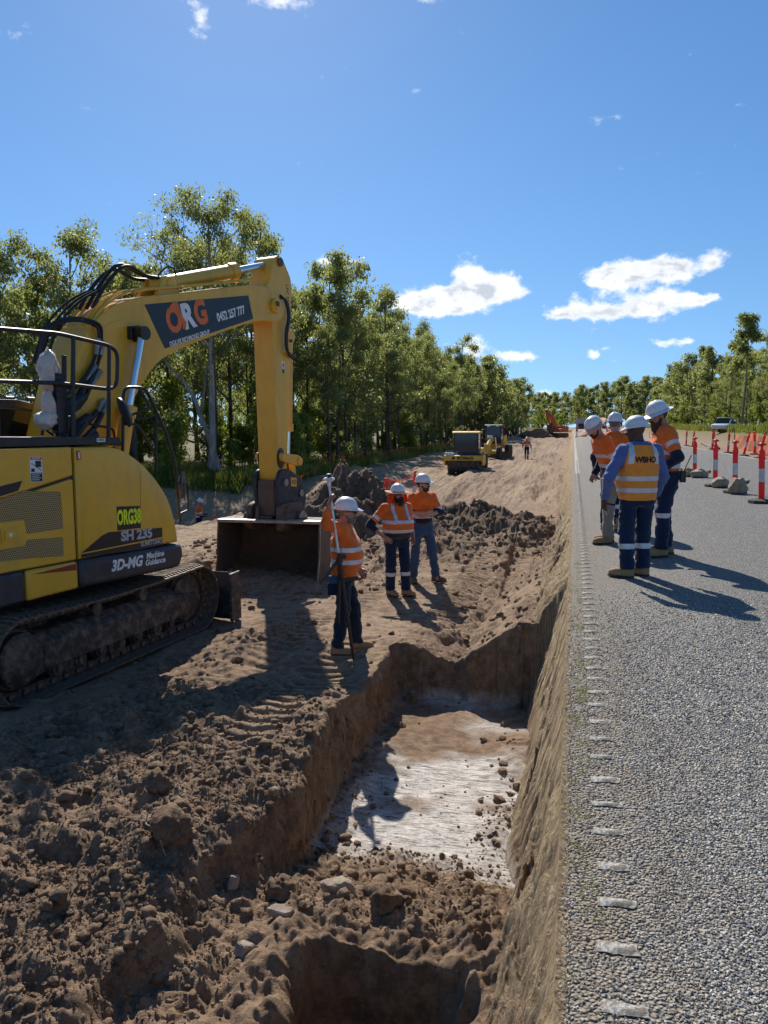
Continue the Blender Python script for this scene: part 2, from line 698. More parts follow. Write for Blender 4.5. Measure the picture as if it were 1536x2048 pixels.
    yfar = 8.85 + 0.06 * fbm2(x * 9, y * 2, 3, 65) + 0.07 * fbm2(x * 3, y * 0 + 2, 3, 63)
    wl = sst(x, xl - 0.02, xl + 0.10)
    wf = 1 - sst(y, yfar - 0.10, yfar + 0.02)
    inside = wl * wf
    floor = -1.58 + 0.012 * n_fin + 0.02 * n_mid
    loose = 1 - sst(y + 0.5 * n_mid + 0.35 * (x + 1.2) ** 2 - .3, 4.5, 5.3)          # clods tumbled over the near end
    rise = 0.40 * (1 - sst(y, 3.7, 5.2))
    edge = np.maximum(1 - sst(x, xl + .05, xl + .45), sst(x, -.75, -.45) * .7) * np.clip(.4 + 1.5 * n_mid, 0, 1)
    floor = floor + rise + (loose + 0.55 * edge) * (lump * 0.09 + lump2 * 0.075 + lump3 * .03 + 0.05 * n_mid)
    z = z * (1 - inside) + floor * inside
    # near pit with its cut face toward the camera
    yp = 3.66 + 0.10 * fbm2(x * 2.2, y * 0 + 9, 3, 67)
    xp = -1.18 + 0.16 * fbm2(y * 2, x * 0, 2, 68)
    pit = (1 - sst(y, yp - 0.10, yp + 0.015)) * sst(x, xp - .15, xp + 0.2) * (1 - .97 * sst(x, -.50 + .3 * n_mid, -.30 + .3 * n_mid))
    z = z * (1 - pit) + pit * (-2.15 + 0.1 * n_mid)
    # ---- batter below the edge of the seal
    foot = 0.29 + 0.12 * sst(y, 4.6, 6.2) + 0.05 * fbm2(y * 0.9, x * 0 + 4, 3, 81) + .07 * fbm2(y * 4.5, x * 0 + 4, 3, 82)
    t = np.clip(-x / foot, 0, 1)
    st = fbm2((y - t * 0.75) * 17, t * 2.6 + y * .4, 4, 83)
    chunk = np.clip(fbm2(y * 1.6 + t, t * 2.2, 3, 87) * 2.2 - .25, 0, 1)
    bz = -0.035 + (z + 0.035) * (t ** 0.95) + (st * 0.095 - chunk * .20) * np.sin(math.pi * np.clip(t, 0, 1)) ** .6
    onb = (x > -foot)
    z = np.where(onb, bz, z)
    # beneath and beyond the road
    z = np.where(x > -0.012, np.where(x < .12, -.03 - .25 * x, -0.22), z)
    verge = sst(x, 9.55, 10.1)
    z = np.where(x > 9.3, -0.22 + verge * (0.16 + 0.25 * fbm2(x * .5, y * .5, 4, 93) * sst(x, 10, 13) - 0.1 * sst(x, 10, 12) + 1.15 * sst(x, 13, 18) * sst(y, 40, 80)), z)
    z = z + grade(y)
    # ---- soil types
    clay = (1 - sst(z - grade(y), -1.52, -1.42)) * inside * (1 - loose) * (1 - edge * .8) * np.clip(0.72 + 2.6 * fbm2(x * 1.3 + 2, y * 1.6, 4, 95), 0.0, 1)
    sand = np.clip(wr * (0.25 + 2.4 * fbm2(x * .9, y * .1, 4, 97)), 0, 1) * (1 - .5 * sst(x, -1.5, -.5))
    sand = np.maximum(sand, sst(-x, 7, 9) * sst(y, 13, 17) * (1 - nat))
    sand = np.maximum(sand, walk * np.clip(.5 + 1.6 * n_mid, 0, 1) * .8)
    sand = np.maximum(sand, tan_tr * .6)
    sand = np.maximum(sand, gl * np.clip(.35 + 1.4 * fbm2(x * 2.5, y * 1.2, 3, 98), 0, 1) * .75)
    sand = np.maximum(sand, np.where(x > 9.6, .35, 0))
    moist = np.clip(hm + rough * 0.12 * near, 0, 1)
    bat = np.where(onb & (x < .15), np.clip(1.45 - t, 0, 1), 0) * np.clip(1.0 + st * 1.6, 0, 1) * (1 - chunk * .8)
    grass = nat
    return z, clay, np.clip(sand, 0, 1), moist, bat, np.where(x > 11, sst(x, 12, 17), grass), t


def spaced(segs):
    out = [segs[0][0]]
    for (a, b, da, db) in segs:
        p = a
        while p < b - 1e-6:
            t = (p - a) / (b - a)
            p = min(b, p + da + (db - da) * t)
            out.append(p)
    return np.array(out)


def soil_material():
    m, g, b = new_mat('soil')
    tc = g.new('ShaderNodeTexCoord')
    o = tc.outputs['Object']
    n1 = g.noise(o, 1.3, 6, 0.6)
    n2 = g.noise(o, 9, 8, 0.68)
    n3 = g.noise(o, 48, 6, 0.7)
    c = g.mix(g.sstep(n2, .32, .7), (0.150, 0.097, 0.060), (0.385, 0.258, 0.162))
    c = g.mix(g.math('MULTIPLY', g.sstep(n1, .4, .7), .55), c, (0.375, 0.248, 0.156))
    c = g.mix(g.math('MULTIPLY', g.attr('moist'), .72), c, g.mix(n3, (0.060, 0.039, 0.026), (0.190, 0.126, 0.082)))
    c = g.mix(g.math('MULTIPLY', g.attr('sand'), .9), c, g.mix(g.sstep(n2, .3, .7), (0.25, 0.165, 0.098), (0.47, 0.340, 0.220)))
    # pale clay floor: wiped streaks across the trench, brown stains
    str_ = g.noise(g.mapv(o, (2.0, 11, 3)), 3.2, 8, 0.68, 0.6)
    cl = g.math('MULTIPLY', g.attr('clay'), g.sstep(str_, .24, .50))
    cc = g.mix(g.sstep(n2, .35, .7), (0.44, 0.40, 0.355), (0.66, 0.62, 0.57))
    c = g.mix(cl, c, cc)
    # milled batter: straw-coloured streaks
    so = g.new('ShaderNodeSeparateXYZ')
    g.l.new(o, so.inputs[0])
    cb = g.new('ShaderNodeCombineXYZ')
    g.l.new(g.math('MULTIPLY_ADD', g.attr('fall'), -0.75, so.outputs[1]), cb.inputs[0])
    g.l.new(g.math('MULTIPLY', g.attr('fall'), 0.30), cb.inputs[1])
    bs = g.noise(cb.outputs[0], 34, 7, 0.72, 0.4)
    bc = g.mix(g.sstep(bs, .34, .68), (0.36, 0.235, 0.125), (0.86, 0.70, 0.45))
    c = g.mix(g.attr('batter'), c, bc)
    gr = g.mix(g.sstep(n2, .3, .7), (0.10, 0.085, 0.035), (0.16, 0.15, 0.05))
    c = g.mix(g.math('MULTIPLY', g.attr('grass'), .8), c, gr)
    c = g.mix(g.math('MULTIPLY', g.sstep(n3, .47, .72), .5), c, (0.05, 0.036, 0.026))
    g.put(b.inputs['Base Color'], c)
    g.put(b.inputs['Roughness'], g.math('MULTIPLY_ADD', cl, -0.42, 0.92))
    b.inputs['Specular IOR Level'].default_value = 0.25
    h = g.math('ADD', g.math('MULTIPLY', n2, 0.5), g.math('MULTIPLY', n3, 0.35))
    fine = g.noise(o, 170, 3, .6)
    h = g.math('MULTIPLY_ADD', fine, 0.16, h)
    h = g.math('MULTIPLY', h, g.math('MULTIPLY_ADD', cl, -0.6, 1.0))
    h = g.math('MULTIPLY_ADD', g.math('MULTIPLY', bs, g.attr('batter')), 2.4, h)
    g.put(b.inputs['Normal'], g.bump(h, 1.0, 0.05))
    return m


def build_ground():
    xs = spaced([(-420, -60, 60, 12), (-60, -16, 4, .5), (-16, -8, .4, .07), (-8, -4.5, .05, .020), (-4.5, -0.5, .0155, .0135), (-0.5, -0.01, .0075, .0065), (-0.01, 0.11, .02, .02), (.11, .3, .02, .17),
                 (0.3, 9.3, 2.0, 2.0), (9.3, 20, .15, .5), (20, 60, 2, 8), (60, 500, 20, 80)])
    ys = spaced([(-60, 0, 12, .8), (0, 1.8, .3, .06), (1.8, 2.6, .02, .0105), (2.6, 6.5, .0105, .0125), (6.5, 8.6, .0135, .02), (8.6, 9.0, .011, .011), (9.0, 13, .025, .05), (13, 23, .05, .1),
                 (23, 45, .15, .5), (45, 120, .7, 3), (120, 420, 6, 30), (420, 1500, 120, 300)])
    X, Y = np.meshgrid(xs, ys)
    Z, clay, sand, moist, bat, grass, tb = terrain(X, Y)
    # ragged faces: push points sideways a little where the ground is steep
    gy, gx = np.gradient(Z)
    steep = np.clip((np.hypot(gx / np.gradient(X, axis=1), gy / np.gradient(Y, axis=0)) - .8) / 3, 0, 1)
    lim = ((X < -0.5) & (X > -5) & (Y > 1.5) & (Y < 12)).astype(float) * steep
    X2 = X + lim * 0.08 * vn3(X * 2.5, Y * 5, Z * 7, 3) + lim * .022 * vn3(X * 9, Y * 15, Z * 19, 4)
    Y2 = Y + lim * 0.06 * vn3(X * 5, Y * 2.5, Z * 7, 5) + lim * .016 * vn3(X * 15, Y * 9, Z * 19, 6)
    # the lip of the seal is a little uneven
    nx, ny = len(xs), len(ys)
    v = np.stack([X2, Y2, Z], -1).reshape(-1, 3)
    i = np.arange(nx * ny).reshape(ny, nx)
    q = np.stack([i[:-1, :-1], i[:-1, 1:], i[1:, 1:], i[1:, :-1]], -1).reshape(-1, 4)
    me = fast_mesh('ground', v, q, smooth=True, mats=[soil_material()],
                   attrs=dict(clay=clay.ravel(), sand=sand.ravel(), moist=moist.ravel(), batter=bat.ravel(), grass=grass.ravel(), fall=tb.ravel()))
    o = link('ground', me)
    tag(o, 'excavated brown earth of the road works running to the horizon', 'ground', kind='structure')
    return o


build_ground()


def zat(x, y):
    return float(terrain(np.array([[float(x)]]), np.array([[float(y)]]))[0][0, 0])


# ---- loose clods, one mass
ICO = None


def ico_sub(n):
    bm = bmesh.new()
    bmesh.ops.create_icosphere(bm, subdivisions=n, radius=1)
    v = np.array([p.co[:] for p in bm.verts])
    f = np.array([[q.index for q in fc.verts] for fc in bm.faces])
    bm.free()
    return v, f


def scatter_rocks(name, pts, sizes, seed, sub=1, flat=True, mats=None, squash=(.6, 1.0), attrs=None, rough=0.35, angular=False):
    rg = np.random.default_rng(seed)
    if sub == 0:
        bv = np.array([(1, 0, 0), (-1, 0, 0), (0, 1, 0), (0, -1, 0), (0, 0, 1), (0, 0, -1)], float)
        bf = np.array([(0, 2, 4), (2, 1, 4), (1, 3, 4), (3, 0, 4), (2, 0, 5), (1, 2, 5), (3, 1, 5), (0, 3, 5)])
    else:
        bv, bf = ico_sub(sub)
    n = len(pts)
    nv = len(bv)
    V = np.empty((n, nv, 3), np.float32)
    jit = 1 + rough * (rg.random((n, nv)) - .5) * 1.6
    base = bv[None] * jit[..., None]
    if sub >= 2:
        o_ = rg.uniform(0, 50, (n, 1))
        nn = vn3(bv[None, :, 0] * 1.7 + o_, bv[None, :, 1] * 1.7 + o_, bv[None, :, 2] * 1.7, 3) * .9 + vn3(bv[None, :, 0] * 4.5 + o_, bv[None, :, 1] * 4.5, bv[None, :, 2] * 4.5 + o_, 5) * .5
        base = base * (1 + nn[..., None])
    base[:, :, 2] *= rg.uniform(squash[0], squash[1], (n, 1))
    base[:, :, 0] *= rg.uniform(.7, 1.3, (n, 1))
    if angular:
        base = np.sign(base) * np.abs(base) ** .75
    a = rg.uniform(0, 2 * math.pi, n)
    b = rg.normal(0, .35, n)
    ca, sa, cb, sb = np.cos(a)[:, None], np.sin(a)[:, None], np.cos(b)[:, None], np.sin(b)[:, None]
    x, y, z = base[..., 0], base[..., 1], base[..., 2]
    x, z = x * cb - z * sb, x * sb + z * cb
    x, y = x * ca - y * sa, x * sa + y * ca
    V[..., 0] = x * sizes[:, None] + pts[:, 0:1]
    V[..., 1] = y * sizes[:, None] + pts[:, 1:2]
    V[..., 2] = z * sizes[:, None] + pts[:, 2:3]
    F = (bf[None] + (np.arange(n) * nv)[:, None, None]).reshape(-1, 3)
    at = {k: np.repeat(np.asarray(val), nv) for k, val in (attrs or {}).items()}
    return fast_mesh(name, V.reshape(-1, 3), tris=F, smooth=not flat, mats=mats or [MATS['soil']], attrs=at)


def clods():
    rg = np.random.default_rng(5)

    def batch(n, x0, x1, y0, y1, smin, smax, pw, accept):
        x = rg.uniform(x0, x1, n)
        y = rg.uniform(y0, y1, n)
        keep = accept(x, y) > rg.random(n)
        x, y = x[keep], y[keep]
        z, clay, sand, moist, bat, gr, _ = terrain(x[None], y[None])
        s = smin + (smax - smin) * rg.random(len(x)) ** pw
        ok = (bat[0] < .05)
        return np.stack([x, y, z[0] + s * .2], -1)[ok], s[ok], clay[0][ok], moist[0][ok]

    def rough_w(x, y):
        r = np.clip(0.35 + 1.6 * fbm2(x * 1.2, y * 1.2, 3, 44), 0, 1)
        fore = (1 - sst(y, 5.4, 7.0)) * sst(-x, 1.3, 2.1)
        tr = (x > -2.0) * (y < 5.4) * (y > 3.8)
        flo = ((x > -2.0) & (y > 5.4) & (y < 8.9)) * np.where((x < -1.72) | (x > -.7), .4, .03)
        oth = ((x <= -2.0) | (y > 8.9)) * .35
        walk = (1 - sst(np.abs(x + 2.75 - 0.05 * (y - 8)), .5, 1.0)) * sst(y, 6.5, 8)
        return np.clip(np.maximum(np.maximum(fore, tr * 1.0), np.maximum(flo, oth)) * (.4 + r) * (1 - .7 * walk), 0, 1)
    A = batch(4500, -4.6, -.35, 2.3, 7.2, .012, .030, 2.0, rough_w)
    A0 = batch(70000, -4.4, -.35, 2.3, 6.6, .0045, .014, 1.6, lambda x, y: rough_w(x, y) * np.clip(1.5 - .22 * y, .25, 1))
    B = batch(4200, -7, -.4, 6.5, 16, .015, .06, 2.5, lambda x, y: rough_w(x, y) * .8)
    Cc = batch(2200, -8.5, -.4, 14, 23, .025, .10, 2.6, lambda x, y: np.clip(.2 + (y > 15.5) * .6, 0, 1))
    P = np.concatenate([A[0], B[0], Cc[0]])
    S = np.concatenate([A[1], B[1], Cc[1]])
    Mo = np.concatenate([A[3], B[3], Cc[3]]) * .8 + .2
    me = scatter_rocks('soil_clods', P, S, 8, 1, True, attrs=dict(moist=Mo, clay=Mo * 0, sand=rg.random(len(S)) ** 3 * .6, batter=Mo * 0, grass=Mo * 0))
    o = link('soil_clods', me)
    tag(o, 'loose crumbs and clods of dug soil strewn over the works', 'clods', kind='stuff')
    m0 = A0[3] * .6 + .1
    me = scatter_rocks('soil_crumbs', A0[0], A0[1], 9, 0, True, rough=.6, attrs=dict(moist=m0, clay=m0 * 0, sand=rg.random(len(m0)) ** 3 * .7, batter=m0 * 0, grass=m0 * 0))
    o = link('soil_crumbs', me)
    tag(o, 'fine dry crumbs of soil covering the heap in the foreground', 'crumbs', kind='stuff')
    # larger lumps
    D = batch(520, -4.4, -.4, 2.6, 6.6, .022, .060, 2.8, rough_w)
    E_ = batch(230, -7, -.5, 7, 20, .04, .11, 2.6, lambda x, y: rough_w(x, y) * .7)
    P = np.concatenate([D[0], E_[0]])
    S = np.concatenate([D[1], E_[1]])
    Mo = np.clip(np.concatenate([D[3], E_[3]]) + .15, 0, 1)
    me = scatter_rocks('soil_lumps', P, S, 18, 2, False, rough=.12, attrs=dict(moist=Mo, clay=Mo * 0, sand=rg.random(len(S)) ** 3 * .7, batter=Mo * 0, grass=Mo * 0))
    o = link('soil_lumps', me)
    tag(o, 'fist to head sized lumps of soil among the crumbs', 'clods', kind='stuff')


clods()


# ---- single stones one can point at
def big_rocks():
    m, g, b = new_mat('stone')
    tc = g.new('ShaderNodeTexCoord')
    n = g.noise(tc.outputs['Object'], 7, 7, .65)
    g.put(b.inputs['Base Color'], g.mix(g.sstep(n, .35, .65), (.20, .15, .105), (.42, .34, .25)))
    b.inputs['Roughness'].default_value = .9
    g.put(b.inputs['Normal'], g.bump(g.noise(tc.outputs['Object'], 30, 6, .65), .6, .02))
    m2, g, b = new_mat('pale_stone')
    tc = g.new('ShaderNodeTexCoord')
    n = g.noise(tc.outputs['Object'], 9, 7, .65)
    g.put(b.inputs['Base Color'], g.mix(g.sstep(n, .35, .65), (.24, .18, .14), (.40, .32, .26)))
    b.inputs['Roughness'].default_value = .9
    g.put(b.inputs['Normal'], g.bump(g.noise(tc.outputs['Object'], 30, 6, .65), .6, .02))
    spec = [((-1.29, 4.12), (.105, .07, .065), .5, 'stone', 'angular tan rock resting on loose soil at the near end of the trench', 3, True),
            ((-1.92, 4.02), (.045, .035, .05), 1.1, 'pale_stone', 'small pinkish white stone standing in the crumbs left of the angular rock', 4, True),
            ((-1.63, 4.05), (.09, .09, .085), .2, 'soil', 'round dark clod between the angular rock and the pinkish stone', 5, False),
            ((-2.28, 3.95), (.14, .12, .12), 2.0, 'soil', 'big crusted boulder of earth hanging at the broken trench edge', 6, False),
            ((-1.52, 3.78), (.08, .045, .028), .3, 'pale_stone', 'flat pale slab on the lip of the nearest pit', 7, True),
            ((-1.62, 3.50), (.05, .045, .04), .9, 'pale_stone', 'pale knob of clay low on the soil at the bottom edge', 8, True),
            ((-0.98, 4.02), (.10, .09, .08), 1.4, 'soil', 'dark round clod at the foot of the batter near the pit', 9, False),
            ((-2.95, 2.98), (.12, .09, .05), .7, 'stone', 'flat tan stone at the lower left corner of the view', 10, True),
            ((-2.75, 4.55), (.10, .09, .08), .3, 'soil', 'grey brown clod on the heap below the excavator shadow', 11, False),
            ((-1.75, 8.55), (.055, .05, .05), .2, 'soil', 'single dark clod on the clay at the far end of the trench', 12, False),
            ((-5.1, 13.6), (.16, .14, .13), .4, 'soil', 'round dark clod between the bucket and the spoil heap', 14, False),
            ((-4.7, 13.9), (.17, .15, .14), 1.4, 'soil', 'round clod right of the other one at the heap foot', 15, False)]
    for (xy, s, rz, mt, lab, sd_, ang) in spec:
        rg = np.random.default_rng(sd_)
        v, f = ico_sub(4 if not ang else 3)
        n_ = vn3(v[:, 0] * 1.6 + sd_, v[:, 1] * 1.6, v[:, 2] * 1.6, sd_) * .5 + vn3(v[:, 0] * 4 + sd_, v[:, 1] * 4, v[:, 2] * 4, sd_ + 1) * .3 + (0 if ang else 1) * (vn3(v[:, 0] * 9 + sd_, v[:, 1] * 9, v[:, 2] * 9, sd_ + 2) * .2 + vn3(v[:, 0] * 18, v[:, 1] * 18 + sd_, v[:, 2] * 18, sd_ + 3) * .12)
        v = v * (1 + n_[:, None] * (.6 if ang else 1.25))
        if ang:
            k = np.max(np.abs(v @ np.array(Euler((sd_, sd_ * 2, .3)).to_matrix())), axis=1)
            v = v / (0.12 + .88 * k[:, None]) * .82
        v = v * np.array(s)
        z = zat(*xy)
        nm = 'clod' if mt == 'soil' else 'rock'
        one = np.ones(len(v))
        me = fast_mesh(nm, v, tris=f, smooth=not ang, mats=[MATS[mt]], attrs=dict(moist=one * .45, clay=one * 0, sand=one * .1, batter=one * 0, grass=one * 0))
        o = link(nm, me)
        o.location = (xy[0], xy[1], z + s[2] * .45)
        o.rotation_euler = (.15 * (sd_ % 3 - 1), .2, rz)
        tag(o, lab, 'rock' if nm == 'rock' else 'clod')
    # dry roots on the heap
    mb = MB()
    pts = []
    for k in range(12):
        x = -2.55 + .03 * k + .02 * math.sin(k * 1.7)
        y = 4.08 - .028 * k
        pts.append((x, y, zat(x, y) + .05 + .015 * math.sin(k * 2.1)))
    mb.tube(pts, [.0045] * 6 + [.0035] * 6, 5)
    MATS['root'] = plain('root', (.34, .27, .19), .9)
    o = mb.build('root', 'root')
    tag(o, 'thin pale root poking out of the heap at the trench edge', 'root')


big_rocks()


# ================================================================== ROAD
def road_z(x):
    x = np.asarray(x, float)
    return np.where(x < 4.0, 0.03 * x, 0.12 - 0.03 * (x - 4.0))


def road_material():
    m, g, b = new_mat('chip_seal')
    tc = g.new('ShaderNodeTexCoord')
    o = tc.outputs['Object']
    w = g.vmath('ADD', o, g.vmath('SCALE', g.new('ShaderNodeTexNoise').outputs['Color'], None))
    v1 = g.new('ShaderNodeTexVoronoi', feature='F1')
    g.put(v1.inputs['Vector'], o)
    v1.inputs['Scale'].default_value = 72
    sepc = g.new('ShaderNodeSeparateColor')
    g.l.new(v1.outputs['Color'], sepc.inputs[0])
    col = g.ramp(sepc.outputs[0], [(0, (.09, .087, .084)), (.3, (.245, .238, .226)), (.55, (.40, .382, .352)), (.8, (.48, .435, .37)), (1, (.62, .59, .545))])
    gap = g.sstep(v1.outputs['Distance'], .3, .7)
    col = g.mix(g.math('MULTIPLY', gap, .85), col, (.055, .052, .048))
    big = g.noise(g.mapv(o, (1, .18, 1)), 1.1, 5, .6)
    col = g.mix(g.math('MULTIPLY', g.sstep(big, .35, .7), .35), col, (.20, .185, .155))
    spx = g.new('ShaderNodeSeparateXYZ')
    g.l.new(o, spx.inputs[0])
    warm = g.math('MULTIPLY', g.sstep(spx.outputs[0], 3.0, .3), .25)
    col = g.mix(warm, col, (.40, .35, .27))
    wheel = g.math('MULTIPLY', g.sstep(spx.outputs[0], .9, 1.5), g.sstep(spx.outputs[0], 3.6, 2.9))
    col = g.mix(g.math('MULTIPLY', wheel, .12), col, (.12, .125, .135))
    # earth carried on to the shoulder
    dn = g.noise(o, 3.2, 7, .7)
    sh = g.math('MULTIPLY', g.sstep(spx.outputs[0], .75, .02), g.sstep(dn, .3, .62))
    col = g.mix(g.math('MULTIPLY', sh, .75), col, (.26, .20, .135))
    g.put(b.inputs['Base Color'], col)
    b.inputs['Roughness'].default_value = .8
    b.inputs['Specular IOR Level'].default_value = .35
    h = g.math('SUBTRACT', 1.0, v1.outputs['Distance'])
    g.put(b.inputs['Normal'], g.bump(h, 1.0, .02))
    return m


def build_road():
    xs = np.array([0, .04, .1, .3, .6, 1, 2, 3, 4, 5, 6, 7, 8, 9, 9.6, 9.75])
    ys = spaced([(-60, 0, 10, 1), (0, 20, .1, .2), (20, 400, 3, 20)])
    X, Y = np.meshgrid(xs, ys)
    Xe = X.copy()
    e = 0.02 + 0.028 * fbm2(ys * 1.3, ys * 0 + 3, 4, 31)
    Xe[:, 0] = e
    Xe[:, 1] = np.maximum(Xe[:, 1], e + .015)
    Z = road_z(X) + grade(Y)
    Z[:, 0] -= .012
    nx, ny = len(xs), len(ys)
    top = np.stack([Xe, Y, Z], -1).reshape(-1, 3)
    i = np.arange(nx * ny).reshape(ny, nx)
    q = np.stack([i[:-1, :-1], i[:-1, 1:], i[1:, 1:], i[1:, :-1]], -1).reshape(-1, 4)
    # broken edge of the seal, 5 cm deep
    lo = np.stack([Xe[:, 0] - .012, Y[:, 0], Z[:, 0] - .07], -1)
    b0 = len(top)
    k = np.arange(ny)
    q2 = np.stack([i[:-1, 0], i[1:, 0], b0 + k[1:], b0 + k[:-1]], -1)
    hi = np.stack([Xe[:, -1] + .25, Y[:, -1], Z[:, -1] - .2], -1)
    b1 = b0 + ny
    q3 = np.stack([i[:-1, -1], b1 + k[:-1], b1 + k[1:], i[1:, -1]], -1)
    me = fast_mesh('road', np.concatenate([top, lo, hi]), np.concatenate([q, q2, q3]), mats=[road_material()])
    o = link('road', me)
    tag(o, 'grey chip sealed road beside the trench', 'road', kind='structure')
    # far edge line
    mp, g, b = new_mat('road_paint')
    tc = g.new('ShaderNodeTexCoord')
    n = g.noise(tc.outputs['Object'], 26, 6, .7)
    g.put(b.inputs['Base Color'], g.mix(g.sstep(n, .40, .62), (.72, .70, .66), (.30, .27, .22)))
    b.inputs['Roughness'].default_value = .75
    g.put(b.inputs['Normal'], g.bump(n, .5, .01))
    ys2 = spaced([(-20, 20, 2, 2), (20, 330, 5, 20)])
    v = []
    for y in ys2:
        for x in (9.30, 9.42):
            v.append((x, y, float(road_z(x)) + float(grade(y)) + .005))
    n2 = len(ys2)
    qq = [(2 * j, 2 * j + 1, 2 * j + 3, 2 * j + 2) for j in range(n2 - 1)]
    l = link('edge_line', fast_mesh('edge_line', v, qq, mats=[mp]))
    tag(l, 'white painted line along the far edge of the road', 'road marking', kind='structure')
    # worn profiled line with its ribs on the near side
    m3, g, b = new_mat('worn_paint')
    tc = g.new('ShaderNodeTexCoord')
    n = g.noise(tc.outputs['Object'], 34, 7, .75)
    g.put(b.inputs['Base Color'], g.mix(g.sstep(n, .36, .58), (.60, .575, .52), (.20, .17, .13)))
    b.inputs['Roughness'].default_value = .85
    g.put(b.inputs['Normal'], g.bump(n, .8, .012))
    ys3 = spaced([(28, 330, 3, 15)])
    v = []
    for y in ys3:
        for x in (.10, .26):
            v.append((x, y, float(road_z(x)) + float(grade(y)) + .005))
    n3 = len(ys3)
    qq = [(2 * j, 2 * j + 1, 2 * j + 3, 2 * j + 2) for j in range(n3 - 1)]
    l2 = link('profile_line', fast_mesh('profile_line', v, qq, mats=[m3]))
    tag(l2, 'worn white ribbed line along the near edge of the road', 'road marking', kind='structure')
    variants = []
    for k in range(6):
        rg = np.random.default_rng(60 + k)
        bm = bmesh.new()
        n = 9
        rows = []
        for a in range(5):
            row = []
            for c in range(n):
                x = -.064 + .128 * c / (n - 1)
                y = (-.024 + .048 * a / 4)
                edge = min(a, 4 - a, c, n - 1 - c)
                h = (0.0 if edge == 0 else (.007 if edge == 1 else .0095)) + (rg.random() - .5) * .003
                row.append(bm.verts.new((x + (rg.random() - .5) * .012, y + (rg.random() - .5) * .008, h - .002)))
            rows.append(row)
        for a in range(4):
            for c in range(n - 1):
                bm.faces.new((rows[a][c], rows[a][c + 1], rows[a + 1][c + 1], rows[a + 1][c]))
        me = bpy.data.meshes.new('line_rib')
        bm.to_mesh(me)
        bm.free()
        me.materials.append(m3)
        me.polygons.foreach_set('use_smooth', [True] * len(me.polygons))
        variants.append(me)
    rg = random.Random(3)
    y = 1.63
    for k in range(150):
        r = link('line_rib', variants[rg.randrange(6)], l2)
        r.location = (.183 + rg.uniform(-.006, .006), y + rg.uniform(-.012, .012), .0055 + .006)
        r.rotation_euler = (0, R(-1.7), rg.uniform(-.04, .04))
        r.scale = (rg.uniform(.86, 1.04), rg.uniform(.8, 1.25), rg.uniform(.7, 1.1))
        y += .245


build_road()


def road_chips():
    """the stones of the seal where they can be told apart"""
    m, g, b = new_mat('chips')
    tone = g.attr('tone')
    col = g.ramp(tone, [(0, (.08, .076, .070)), (.25, (.23, .216, .195)), (.5, (.38, .357, .318)), (.68, (.44, .37, .27)), (.82, (.50, .455, .39)), (1, (.68, .64, .57))])
    tc = g.new('ShaderNodeTexCoord')
    n = g.noise(tc.outputs['Object'], 3.2, 6, .7)
    spx = g.new('ShaderNodeSeparateXYZ')
    g.l.new(tc.outputs['Object'], spx.inputs[0])
    sh = g.math('MULTIPLY', g.sstep(spx.outputs[0], .8, .05), g.sstep(n, .3, .62))
    col = g.mix(g.math('MULTIPLY', sh, .7), col, (.27, .205, .14))
    g.put(b.inputs['Base Color'], col)
    b.inputs['Roughness'].default_value = .7
    b.inputs['Specular IOR Level'].default_value = .4
    rg = np.random.default_rng(12)
    P = []
    S = []
    for (y0, y1, pitch, x1) in ((1.75, 3.0, .0118, lambda y: .3 + .27 * y), (3.0, 4.4, .0132, lambda y: .3 + .27 * y), (4.4, 8.0, .0165, lambda y: .3 + .27 * y)):
        gx = np.arange(.008, 2.3, pitch)
        gy = np.arange(y0, y1, pitch)
        X, Y = np.meshgrid(gx, gy)
        X = X + (rg.random(X.shape) - .5) * pitch * .9
        Y = Y + (rg.random(X.shape) - .5) * pitch * .9
        k = (X < x1(Y)) & (rg.random(X.shape) < .93 * (1 - sst(Y, 4.4, 8.4)))
        # thinner where earth covers the shoulder
        k &= (X > .32) | (rg.random(X.shape) < .55)
        k &= ~((np.abs(X - .183) < .062) & (np.abs(((Y - 1.63 + .1225) % .245) - .1225) < .02))
        x, y = X[k], Y[k]
        P.append(np.stack([x, y, road_z(x) + .0015], -1))
        S.append(pitch * rg.uniform(.36, .66, len(x)))
    P = np.concatenate(P)
    S = np.concatenate(S)
    n = len(P)
    # angular chip: deformed octahedron
    bv = np.array([(1, 0, 0), (-1, 0, 0), (0, 1, 0), (0, -1, 0), (0, 0, 1), (.3, .3, .95)], float)
    bv = np.array([(1, .15, -.1), (-.2, 1, -.1), (-1, -.1, -.1), (.2, -1, -.1), (.35, .3, .75), (-.35, -.25, .8)], float)
    bf = np.array([(0, 1, 4), (1, 2, 5), (2, 3, 5), (3, 0, 4), (1, 5, 4), (3, 4, 5)])
    V = bv[None] * (1 + .5 * (rg.random((n, 6, 3)) - .5))
    V[:, :, 2] *= rg.uniform(.35, .8, (n, 1))
    a = rg.uniform(0, 2 * math.pi, n)[:, None]
    x, y = V[..., 0] * np.cos(a) - V[..., 1] * np.sin(a), V[..., 0] * np.sin(a) + V[..., 1] * np.cos(a)
    tl = rg.normal(0, .22, (n, 2))
    z = V[..., 2] + x * tl[:, :1] + y * tl[:, 1:]
    V = np.stack([x, y, z], -1) * S[:, None, None] + P[:, None]
    F = (bf[None] + (np.arange(n) * 6)[:, None, None]).reshape(-1, 3)
    me = fast_mesh('seal_stones', V.reshape(-1, 3), tris=F, smooth=False, mats=[m], attrs=dict(tone=np.repeat(rg.random(n), 6)))
    o = link('seal_stones', me)
    tag(o, 'grey and tan stone chips of the road seal', 'gravel', kind='stuff')


road_chips()


